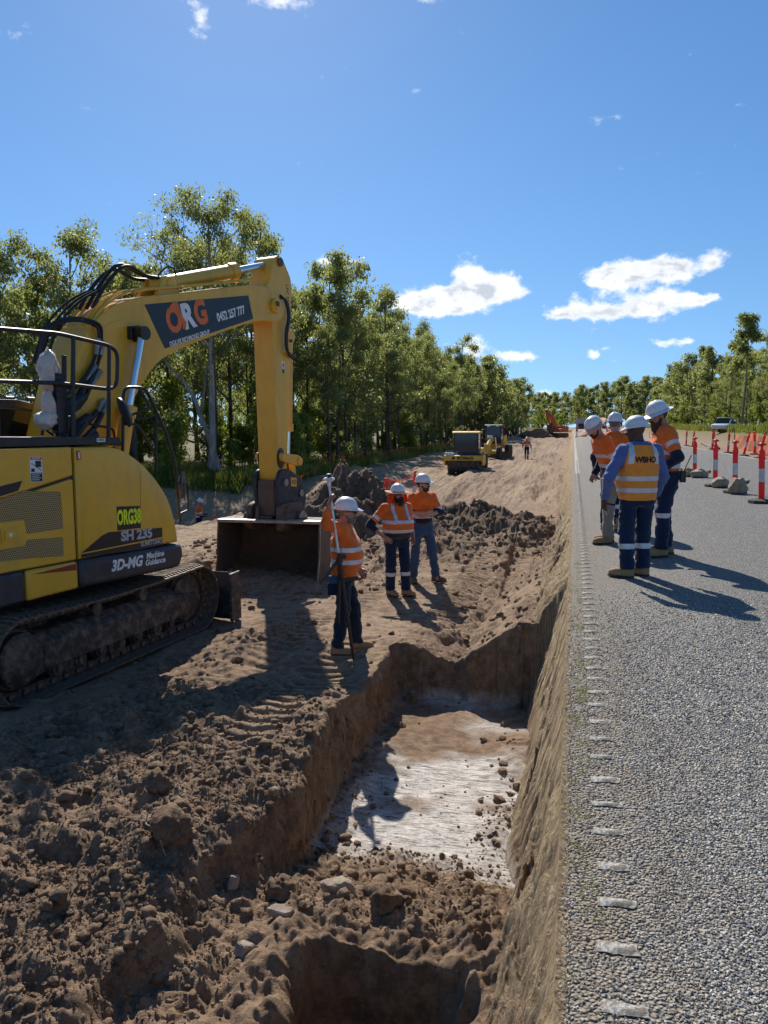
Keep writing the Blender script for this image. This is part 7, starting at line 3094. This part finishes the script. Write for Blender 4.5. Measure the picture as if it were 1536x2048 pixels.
def sandbag(x, y, z, label, seed, size=(.24, .19, .15), rz=0.0):
    v, f = ico_sub(4)
    n_ = vn3(v[:, 0] * 1.8 + seed, v[:, 1] * 1.8, v[:, 2] * 1.8, 3) * .45 + vn3(v[:, 0] * 5, v[:, 1] * 5 + seed, v[:, 2] * 5, 4) * .14
    v = v * (1 + n_[:, None])
    v[:, 2] = np.where(v[:, 2] < -.35, -.35 + (v[:, 2] + .35) * .1, v[:, 2])
    v = v * np.array(size)
    v[:, 2] += .37 * size[2]
    neck = MB()
    neck.tube([(size[0] * .7, 0, size[2] * .75), (size[0] * 1.0, .01, size[2] * 1.0), (size[0] * 1.2, .02, size[2] * .95)], [.05, .025, .06], 10)
    me = fast_mesh('sandbag', v, tris=f, mats=[MATS['hessian']])
    o = link('sandbag', me)
    neck.build('tied_neck', 'hessian', o)
    o.location = (x, y, z)
    o.rotation_euler = (0, 0, rz)
    tag(o, label, 'sandbag')
    return o


def road_furniture():
    rz_ = lambda x, y: float(road_z(x)) + float(grade(np.array(y)))
    G1 = 'bollards along the road centre'
    S = 1.12
    bollard(3.74, 16.87, rz_(3.74, 16.87), 'nearest red bollard on its bare black base at the right edge', G1, S, (0, R(-2.5)))
    bollard(3.70, 19.31, rz_(3.7, 19.3), 'red bollard with a bulky upright sandbag before it', G1, S, (0, R(-2)))
    bollard(3.60, 21.31, rz_(3.6, 21.3), 'red bollard with a rounded sandbag, third from the right edge', G1, S, (0, R(-1.5)))
    bollard(3.67, 25.25, rz_(3.67, 25.25), 'red bollard nearest the tall bearded worker', G1, S, (0, R(-2)))
    sandbag(3.70, 19.02, rz_(3.7, 19) + .02, 'bulky sandbag standing against the second bollard', 1, (.20, .17, .27), .3)
    sandbag(3.66, 20.98, rz_(3.6, 21) + .02, 'rounded sandbag draped over the third bollard base', 5, (.27, .20, .19), 1.2)
    sandbag(3.74, 24.85, rz_(3.6, 25) + .02, 'low sandbag in front of the bollard beside the bearded worker', 9, (.29, .2, .17), .4)
    sandbag(3.50, 25.35, rz_(3.5, 25) + .02, 'dark sandbag behind the fourth bollard', 13, (.22, .2, .20), 2.4)
    G2 = 'bollards along the far edge of the road'
    for (px_x, y, ln, lab) in ((9.75, 49, .20, 'leaning red bollard in front of the orange mesh, right of the ute'), (9.8, 45.2, .16, 'leaning red bollard at the right edge before the mesh fence'),
                               (9.7, 59.3, .02, 'upright red bollard left of the mesh fence end'), (9.72, 69, .10, 'slightly leaning bollard on the verge, right of a pair'),
                               (9.7, 72.5, .02, 'left one of the pair of verge bollards'), (9.7, 80, .0, 'thick looking red bollard beside the bearded worker, on the verge'), (9.8, 54, .03, 'red bollard seen through the left part of the mesh'),
                               (10.6, 64.5, .05, 'red bollard set back between the upright one and the pair'), (10.4, 88, .0, 'red bollard beyond the thick looking one, near the worker'), (10.5, 97, .03, 'farthest red bollard of the verge row'), (10.9, 51.5, -.06, 'red bollard behind the mesh, tilted the other way')):
        bollard(px_x, y, rz_(9.7, y) - .02, lab, G2, 1.32, (0, ln))
    G3 = 'far bollards closing the lane'
    for i, (x, y) in enumerate(((.5, 112), (1.6, 114), (2.6, 113), (3.4, 113), (4.6, 114), (5.4, 90), (6.3, 101))):
        bollard(x, y, rz_(x, y), 'small far bollard across the closed lane behind the workers', G3, 1.3)
    # left of the works: bollards with bunting
    G4 = 'bollards with bunting beyond the spoil heap'
    bl = [(-7.55, 28.2, 'red bollard at the left end of the bunting behind the spoil heap', .0), (-6.75, 27.2, 'leaning pale banded bollard beside the middle bunting bollard', .12),
          (-6.55, 27.0, 'middle red bollard holding the bunting above the stout worker', .03), (-6.05, 29.6, 'right red bollard of the bunting, behind the worker with folded arms', .05)]
    tops = []
    for (x, y, lab, ln) in bl:
        z = zat(x, y)
        bollard(x, y, z - .01, lab, G4, 1.25, (0, ln))
        tops.append(Vector((x + ln * 1.2, y, z + 1.28)))
    far_t = Vector((-11.5, 31.0, zat(-11.5, 31) + 1.0))

    def bunting(name, pts, label, n_per=1.0, drop=.14, flag=.10, group=None):
        r = empty(name, pts[0], 0)
        mb = MB()
        k = 0
        for a, b in zip(pts[:-1], pts[1:]):
            L = (b - a).length
            path = []
            for i in range(9):
                t = i / 8
                p = a.lerp(b, t) - Vector((0, 0, drop * 4 * t * (1 - t)))
                path.append(p - pts[0])
            mb.tube(path, .008, 4)
            nf = max(2, int(L * n_per))
            for i in range(nf):
                t = (i + .5) / nf
                p = a.lerp(b, t) - Vector((0, 0, drop * 4 * t * (1 - t))) - pts[0]
                d = (b - a).normalized()
                f_ = MB()
                sw = .05 * math.sin(k * 2.3)
                k += 1
                w_ = d * flag * .55
                tip = Vector((0, 0, -flag * 1.7)) + Vector((sw, sw * .7, 0)) + d * flag * .2
                f_.add([p - w_, p + w_, p + tip, p - w_ + Vector((.004, .004, 0)), p + w_ + Vector((.004, .004, 0)), p + tip + Vector((.004, .004, 0))], [(0, 1, 2), (5, 4, 3), (0, 3, 4, 1), (1, 4, 5, 2), (2, 5, 3, 0)])
                f_.build('flag', 'safety_orange', r, angle=0)
        mb.build('rope', 'safety_orange', r)
        tag(r, label, 'bunting', group)
    bunting('bunting', [tops[0], tops[2], tops[3]], 'orange flag bunting strung between the bollards behind the heap', 4.5)
    posts = [(-11.9, 27.0), (-12.4, 33.0), (-12.7, 40.0), (-12.8, 48.0), (-12.8, 58.0), (-12.6, 70), (-12.2, 84), (-11.9, 100), (-11.5, 120)]
    tp = []
    G5 = 'thin posts of the bunting fence along the wood'
    for (x, y) in posts:
        z = zat(x, y)
        m_ = MB()
        m_.box((0, 0, .6), (.035, .035, 1.25))
        m_.box((0, 0, 1.2), (.05, .05, .08))
        o = m_.build('fence_post', 'black_steel')
        o.location = (x, y, z)
        tag(o, 'thin dark post carrying the flag line along the left wood', 'post', G5)
        tp.append(Vector((x, y, z + 1.05)))
    bunting('bunting', tp, 'long orange flag line along the edge of the left wood', 1.1, .18, .14)
    bunting('bunting', [Vector((-12.5, 24.3, zat(-12.5, 24.3) + .9)), tp[0], Vector((-9.5, 24.4, zat(-9.5, 24.4) + .75)), Vector((-7.2, 22.2, zat(-7.2, 22.2) + .6))], 'slack flag line behind the bucket and quick hitch', .7, .12, .17)


road_furniture()


# ------------------------------------------------------------------ orange mesh fence on the right verge
def mesh_fence():
    m, g, b = new_mat('orange_mesh')
    tc = g.new('ShaderNodeTexCoord')
    sp = g.new('ShaderNodeSeparateXYZ')
    g.l.new(tc.outputs['Object'], sp.inputs[0])
    fy = g.math('ABSOLUTE', g.math('SUBTRACT', g.math('FRACT', g.math('MULTIPLY', sp.outputs[1], 11.0)), .5))
    fz = g.math('ABSOLUTE', g.math('SUBTRACT', g.math('FRACT', g.math('MULTIPLY', sp.outputs[2], 14.0)), .5))
    hole = g.math('MULTIPLY', g.math('LESS_THAN', fy, .33), g.math('LESS_THAN', fz, .33))
    b.inputs['Base Color'].default_value = (.85, .16, .04, 1)
    b.inputs['Roughness'].default_value = .6
    g.put(b.inputs['Alpha'], g.math('SUBTRACT', 1.0, hole))
    posts = [(11.6, 46.5), (11.7, 51.0), (11.7, 55.6), (12.6, 60.5), (12.4, 66), (11.0, 42.0)]
    posts.sort(key=lambda p: p[1])
    r = empty('safety_fence', (posts[0][0], posts[0][1], zat(*posts[0])), 0)
    base = Vector(r.location)
    tag(r, 'sagging orange mesh fence on dark pickets at the right side of the road', 'fence')
    rg = random.Random(4)
    tops = []
    for (x, y) in posts:
        z = zat(x, y)
        mb = MB()
        mb.box((x - base.x, y - base.y, z - base.z + .85), (.05, .05, 1.8))
        mb.build('picket', 'black_steel', r)
        tops.append((Vector((x, y, z)), 1.45 - rg.uniform(0, .2)))
    for k in range(len(posts) - 1):
        (a, ha), (c, hc_) = tops[k], tops[k + 1]
        vs = []
        nx_, nz_ = 18, 7
        for i in range(nx_ + 1):
            t = i / nx_
            p = a.lerp(c, t)
            h = ha + (hc_ - ha) * t - .50 * 4 * t * (1 - t) * (.6 + .5 * rg.random() * 0 + .4 * (k % 2))
            for j in range(nz_ + 1):
                s = j / nz_
                bul = .10 * math.sin(t * 9 + k) * math.sin(s * 3.1) + .05 * math.sin(t * 23 + s * 7)
                vs.append((p.x - base.x + bul, p.y - base.y + .04 * math.sin(t * 17 + s * 5), p.z - base.z + .04 + h * s))
        fs = [(i * (nz_ + 1) + j, (i + 1) * (nz_ + 1) + j, (i + 1) * (nz_ + 1) + j + 1, i * (nz_ + 1) + j + 1) for i in range(nx_) for j in range(nz_)]
        link('mesh_panel', fast_mesh('mesh_panel', vs, fs, mats=[m]), r)
    mb = MB()
    mb.tube(spline([(10.6, 62, zat(10.6, 62) + .08), (11.5, 68, zat(11.5, 68) + .10), (12.0, 75, zat(12, 75) + .08), (12.6, 83, zat(12.6, 83) + .1)], 6), .11, 8)
    o = mb.build('poly_pipe', 'poly_pipe')
    tag(o, 'black plastic pipe lying on the right verge behind the bollards', 'pipe')


mesh_fence()


# ================================================================== OTHER MACHINES
plain('roller_yellow', (.76, .43, .028), .5, dirt=(.30, .23, .15), damt=.5, dscale=3)
plain('tyre', (.022, .021, .020), .85, dirt=(.17, .13, .10), damt=.7, dscale=4)
plain('car_white', (.72, .73, .74), .3, dirt=(.4, .36, .3), damt=.2)
plain('car_red', (.42, .03, .025), .3)
plain('truck_grey', (.50, .51, .52), .45, dirt=(.3, .26, .2), damt=.3)
plain('machine_orange', (.62, .13, .035), .5, dirt=(.25, .15, .1), damt=.4)
plain('tail_red', (.5, .02, .015), .3)
glass_dark('blue_glass', (.05, .07, .10))


def roller():
    x0, y0 = -6.1, 45.6
    r = empty('roller', (x0, y0, zat(x0, y0) - .06), R(180 + 1))
    r.scale = (.88, .88, .76)
    tag(r, 'yellow soil compactor with a dark padded drum facing the camera', 'roller')
    # local +Y = forward (toward the camera after rotation)
    mb = MB()
    mb.cyl((-1.05, 1.3, .76), (1.05, 1.3, .76), .70, n=36)
    drum = mb.build('drum', 'track_dark', r, .01)
    pad = MB()
    pad.box((0, 0, .05), (.13, .11, .10), taper=.7)
    pm = pad.mesh('drum_pad', 'track_dark')
    for row in range(9):
        for k in range(14):
            a = (k + .5 * (row % 2)) / 14 * 2 * math.pi
            o = link('drum_pad', pm, drum)
            o.location = (-.92 + row * .23, 1.3 + .69 * math.sin(a), .76 + .69 * math.cos(a))
            o.rotation_euler = (-a, 0, 0)
    mb = MB()
    mb.prism([(1.95, .98), (1.95, 1.42), (2.18, 1.38), (2.20, 1.02)], -1.22, 1.22)
    fr = mb.build('front_beam', 'roller_yellow', r, .03)
    text_obj('lettering', 'BOMAG', 'decal_black', fr, (-.14, 2.205, 1.20), (-1, 0, 0), (0, 0, 1), .30, bold=.012, depth=.004, align='CENTER')
    mb = MB()
    mb.lathe([(.06, 0), (.11, 0), (.11, .006), (.06, .006)], (.62, 2.197, 1.20), 'y', 16)
    mb.box((.62, 2.204, 1.20), (.20, .006, .035), Euler((0, .8, 0)).to_matrix())
    mb.build('emblem', 'decal_black', fr)
    for s in (-1, 1):
        mb = MB()
        mb.prism([(.15, .70), (.15, 1.38), (2.0, 1.42), (2.15, .95), (1.8, .62), (.9, .60)], s * 1.22 - .06, s * 1.22 + .06)
        mb.build('side_frame', 'roller_yellow', r, .02)
    mb = MB()
    mb.prism([(.0, .9), (.0, 1.5), (.5, 1.5), (.5, .9)], -1.2, 1.2)
    mb.prism([(-2.9, .75), (-2.9, 1.85), (-.4, 1.85), (.1, 1.5), (.1, .75)], -.9, .9)
    mb.build('chassis', 'roller_yellow', r, .04)
    mb = MB()
    for s in (-.78, .78):
        for (y, t) in ((.55, .0), (-1.05, 0)):
            mb.box((s, y, 2.25), (.09, .09, 1.62))
    mb.box((0, -.25, 1.48), (1.66, 1.7, .14))
    mb.build('cab_frame', 'black_steel', r, .01)
    mb = MB()
    mb.prism([(-1.2, 3.04), (-1.2, 3.16), (-.9, 3.20), (.5, 3.20), (.78, 3.12), (.78, 3.04)], -.92, .92)
    rf = mb.build('cab_roof', 'roller_yellow', r, .03)
    for nm, bx_ in (('windscreen', ((0, .56, 2.28), (1.48, .02, 1.48))), ('rear_window', ((0, -1.06, 2.28), (1.48, .02, 1.48))), ('side_window', ((.79, -.25, 2.28), (.02, 1.5, 1.48))), ('side_window', ((-.79, -.25, 2.28), (.02, 1.5, 1.48)))):
        mb = MB()
        mb.box(*bx_)
        mb.build(nm, 'blue_glass', r)
    mb = MB()
    mb.box((0, -.4, 1.85), (.55, .5, .5))
    mb.box((0, -.65, 2.25), (.5, .14, .7))
    mb.build('seat', 'rubber_hose', r, .04)
    for x in (-.62, -.1, .66):
        mb = MB()
        mb.lathe([(.07, 3.2), (.08, 3.24), (.075, 3.34), (.04, 3.38)], (x, .3, 0), 'z', 12)
        mb.build('beacon', 'amber', rf)
    for x in (.75, .95, 1.12):
        mb = MB()
        mb.lathe([(.0, -.05), (.09, -.04), (.12, .04), (.11, .07), (0, .08)], (x, 1.88, 1.52), 'y', 14)
        mb.build('work_lamp', 'decal_white', r)
    for s in (-1, 1):
        mb = MB()
        mb.tube([(s * .80, .58, 2.6), (s * 1.05, .75, 2.5), (s * 1.12, .75, 2.3)], .02, 6)
        mb.box((s * 1.12, .76, 2.15), (.20, .05, .36))
        mb.build('mirror', 'black_steel', r, .01)
        mb = MB()
        mb.lathe([(.45, -.24), (.68, -.26), (.76, -.15), (.76, .15), (.68, .26), (.45, .24), (.2, .2)], (s * .95, -1.75, .76), 'x', 24)
        mb.build('rear_wheel', 'tyre', r)
    mb = MB()
    mb.box((0, 1.0, 1.50), (2.2, .9, .06))
    mb.build('deck_plate', 'black_steel', r)


roller()


def wheel(name, x, y, z, rad, w, parent, mat='tyre', lugs=False):
    mb = MB()
    mb.lathe([(rad * .55, -w / 2), (rad * .9, -w / 2), (rad, -w * .34), (rad, w * .34), (rad * .9, w / 2), (rad * .55, w / 2), (rad * .5, w * .3), (.0, w * .25)], (x, y, z), 'x', 24)
    o = mb.build(name, mat, parent)
    mb = MB()
    mb.lathe([(rad * .52, -w * .4), (rad * .52, w * .36), (rad * .2, w * .30), (0, w * .32)], (x, y, z), 'x', 16)
    mb.build('rim', 'truck_grey', o)
    return o


def grader():
    x0, y0 = -6.2, 62.5
    r = empty('grader', (x0, y0, zat(x0, y0) - .05), R(180 - 3))
    r.scale = (.82, .82, .80)
    tag(r, 'motor grader with a black cab parked behind the roller', 'grader')
    mb = MB()
    mb.tube([(0, -.6, 1.9), (0, 1.2, 2.0), (0, 2.6, 1.75), (0, 3.9, 1.25)], [.26, .26, .24, .24], 4)
    mb.box((0, 4.0, 1.0), (.62, .36, 1.1))
    mb.build('main_frame', 'roller_yellow', r, .02)
    mb = MB()
    mb.box((0, 3.6, .72), (2.0, .24, .22))
    mb.build('front_axle', 'roller_yellow', r, .02)
    for s in (-1, 1):
        wheel('front_wheel', s * 1.08, 3.6, .68, .68, .42, r)
        wheel('rear_wheel', s * 1.08, -2.1, .68, .70, .45, r)
        wheel('rear_wheel', s * 1.08, -3.65, .68, .70, .45, r)
        mb = MB()
        mb.tube([(s * .35, 1.4, 2.2), (s * .45, 1.25, .95)], .07, 10)
        mb.build('lift_cylinder', 'chrome', r)
    mb = MB()
    mb.prism([(.90, .12), (.80, .35), (.80, .6), (.92, .78), (.88, .78), (.74, .6), (.74, .35), (.84, .12)], -1.85, 1.85)
    o = mb.build('moldboard', 'rust_steel', r)
    mb = MB()
    mb.lathe([(.70, .95), (.75, .98), (.75, 1.08), (.65, 1.1)], (0, .9, 0), 'z', 24)
    mb.build('turntable', 'roller_yellow', r)
    mb = MB()
    mb.prism([(-4.4, 1.05), (-4.4, 2.1), (-4.1, 2.35), (-1.6, 2.45), (-1.6, 1.05)], -.7, .7)
    mb.build('engine_cover', 'roller_yellow', r, .05)
    mb = MB()
    for s in (-.72, .72):
        for y in (.35, -1.35):
            mb.box((s, y, 2.55), (.09, .09, 1.5))
    mb.box((0, -.5, 1.72), (1.55, 1.85, .35))
    mb.prism([(-1.5, 3.26), (-1.5, 3.40), (-.1, 3.44), (.5, 3.36), (.5, 3.28)], -.85, .85)
    cb = mb.build('cab', 'black_steel', r, .015)
    for bx_ in (((0, .36, 2.6), (1.36, .02, 1.3)), ((.73, -.5, 2.6), (.02, 1.6, 1.3)), ((-.73, -.5, 2.6), (.02, 1.6, 1.3)), ((0, -1.36, 2.6), (1.36, .02, 1.3))):
        mb = MB()
        mb.box(*bx_)
        mb.build('window', 'blue_glass', cb)
    mb = MB()
    mb.box((-.15, -.4, 3.58), (.36, .2, .26))
    mb.build('marker_box', 'fluoro_yellow', cb, .01)
    for s in (-1, 1):
        mb = MB()
        mb.box((s * .45, .55, 3.30), (.30, .12, .14))
        mb.build('cab_lamp', 'decal_white', cb, .02)
        mb = MB()
        mb.tube([(s * .75, .4, 3.0), (s * 1.1, .55, 2.9), (s * 1.12, .55, 2.6)], .025, 6)
        mb.box((s * 1.12, .55, 2.5), (.2, .05, .35))
        mb.build('mirror', 'black_steel', cb, .01)
    mb = MB()
    mb.box((.1, 1.9, 2.2), (.5, .5, .28))
    mb.build('lamp_box', 'decal_white', r, .03)


grader()


def far_excavator():
    x0, y0 = -3.3, 166.0
    r = empty('excavator', (x0, y0, zat(x0, y0)), R(150))
    tag(r, 'orange red excavator with folded arm far along the works', 'excavator')
    for s in (-1, 1):
        mb = MB()
        mb.prism(rounded([(-2.1, .0), (-2.3, .5), (-2.0, .95), (2.0, .95), (2.3, .5), (2.1, .0)], .25), s * 1.2 - .3, s * 1.2 + .3)
        mb.build('track', 'track_dark', r, .02)
    mb = MB()
    mb.prism([(-2.2, 1.1), (-2.3, 2.3), (-.4, 2.4), (-.4, 1.1)], -1.4, 1.4)
    mb.prism([(-.4, 1.1), (-.4, 1.9), (1.3, 1.8), (1.4, 1.1)], -1.4, -.1)
    mb.build('house', 'machine_orange', r, .06)
    mb = MB()
    mb.prism([(-.4, 1.1), (-.4, 3.1), (.8, 3.1), (1.4, 2.2), (1.5, 1.1)], .35, 1.4)
    mb.build('cab', 'cab_glass', r, .05)
    mb = MB()
    mb.prism([(.2, 1.7), (.9, 3.2), (2.0, 4.3), (4.2, 5.6), (4.4, 5.2), (2.5, 3.7), (1.5, 2.5), (.8, 1.5)], -.35, .2)
    mb.build('boom', 'machine_orange', r, .03)
    mb = MB()
    mb.prism([(4.0, 5.9), (4.6, 5.7), (4.3, 4.4), (3.2, 2.6), (2.9, 2.7), (3.8, 4.8)], -.25, .1)
    mb.build('stick', 'machine_orange', r, .03)
    mb = MB()
    mb.prism([(3.2, 2.7), (2.7, 2.3), (2.3, 1.5), (2.6, .9), (3.3, .8), (3.6, 1.2), (3.2, 1.6)], -.7, .55)
    mb.build('bucket', 'rust_steel', r, .03)
    mb = MB()
    mb.tube([(1.6, 0, 2.3), (0, 0, 0)], .05)
    # heap of soil in front of it
    v, f = ico_sub(4)
    n_ = vn3(v[:, 0] * 3, v[:, 1] * 3, v[:, 2] * 3, 3) * .6
    v = v * (1 + n_[:, None]) * np.array((3.4, 2.6, 1.7))
    one = np.ones(len(v))
    o = link('soil_heap', fast_mesh('soil_heap', v, tris=f, mats=[MATS['soil']], attrs=dict(moist=one * .4, clay=one * 0, sand=one * .2, batter=one * 0, grass=one * 0)))
    o.location = (x0 - 4.2, y0 - 4, zat(x0 - 4, y0 - 4) + .1)
    tag(o, 'heap of soil beside the far orange excavator', 'soil heap')


far_excavator()


def vehicle(name, label, x, y, z, rz, paint, kind='car'):
    """car or utility with wheels, glass, lamps; local +Y forward"""
    r = empty(name, (x, y, z), rz)
    tag(r, label, 'car' if kind == 'car' else 'pickup')
    mb = MB()
    low = rounded([(-2.35, .38), (-2.40, .85), (-2.30, 1.0), (1.0, 1.02), (2.15, .92), (2.38, .72), (2.36, .38)], .08)
    rs = []
    for (xx, k) in ((-.90, .97), (-.84, 1.0), (.84, 1.0), (.90, .97)):
        rs.append([(xx, a * k, .38 + (b - .38) * (1 if k == 1 else .95)) for a, b in low])
    mb.rings(rs)
    body = mb.build('body', paint, r, .03)
    if kind == 'car':
        gh = [(-2.0, 1.0), (-1.5, 1.55), (.1, 1.58), (1.0, 1.02)]
    else:
        gh = [(-.75, 1.0), (-.65, 1.66), (.30, 1.70), (1.05, 1.02)]
    mb = MB()
    rs = [[(xx, a, b) for a, b in gh] for xx in (-.74, .74)]
    mb.prism(gh, -.74, .74)
    mb.build('glasshouse', 'cab_glass', r, .05)
    mb = MB()
    t0, t1 = gh[1], gh[2]
    mb.prism([(t0[0] - .05, t0[1] - .03), (t0[0], t0[1] + .03), (t1[0], t1[1] + .03), (t1[0] + .05, t1[1] - .03)], -.73, .73)
    mb.build('roof', paint, r, .03)
    for s in (-1, 1):
        for yy in (-1.45, 1.45):
            wheel('wheel', s * .82, yy, .36, .36, .24, r)
        mb = MB()
        mb.box((s * .62, 2.33, .78), (.36, .08, .16))
        mb.build('headlight', 'decal_white', r, .02)
        mb = MB()
        mb.box((s * .70, -2.38, .80), (.26, .05, .18))
        mb.build('tail_light', 'tail_red', r, .02)
    if kind != 'car':
        mb = MB()
        mb.box((0, -1.6, 1.02), (1.8, 1.6, .06))
        for yy in (-.82, -2.38):
            mb.box((0, yy, 1.18), (1.8, .05, .26))
        mb.build('tray', 'black_steel', r, .01)
        mb = MB()
        mb.box((.0, -1.25, 1.3), (1.5, .55, .5))
        mb.build('tool_chest', 'decal_teal', r, .03)
    else:
        mb = MB()
        mb.box((0, 2.36, .55), (1.5, .06, .2))
        mb.build('bumper', 'black_steel', r, .02)
    return r


vehicle('pickup', 'white pickup with a dark tray parked below the right wood', 17.2, 98.0, zat(17.2, 98), R(158), 'car_white', 'pickup')
vehicle('car', 'dark red car in the distance between the workers heads', 5.9, 120.0, .19 + .06, R(180), 'car_red')
vehicle('car', 'white car parked left of the far orange excavator', -6.6, 190.0, zat(-6.6, 190), R(170), 'car_white')
vehicle('car', 'small red and white car at the far left end of the works', -9.0, 196.0, zat(-9, 196), R(120), 'car_red')


def truck():
    z = float(road_z(1.9)) + float(grade(np.array(176.)))
    r = empty('truck', (1.75, 176, z), 0)
    tag(r, 'grey white tipper truck seen from behind at the end of the closed lane', 'truck')
    mb = MB()
    mb.prism(rounded([(-1.22, 1.0), (-1.22, 2.9), (1.22, 2.9), (1.22, 1.0)], .25), -3.2, 2.4, axis='y')
    mb.build('tipper_body', 'truck_grey', r, .03)
    mb = MB()
    mb.box((0, 3.6, 1.75), (2.4, 1.7, 2.1))
    mb.build('cab', 'car_white', r, .08)
    mb = MB()
    mb.box((0, 0, .85), (.9, 6.6, .3))
    mb.box((0, -3.25, .75), (2.3, .1, .25))
    mb.build('chassis', 'black_steel', r, .02)
    mb = MB()
    mb.box((0, -3.22, 1.45), (1.5, .06, .7))
    mb.build('tail_gate', 'black_steel', r, .02)
    for s in (-1, 1):
        for y in (-2.4, -1.2, 3.4):
            wheel('wheel', s * 1.0, y, .5, .5, .4, r)
        mb = MB()
        mb.box((s * .95, -3.32, .78), (.3, .05, .16))
        mb.build('tail_light', 'tail_red', r)


truck()
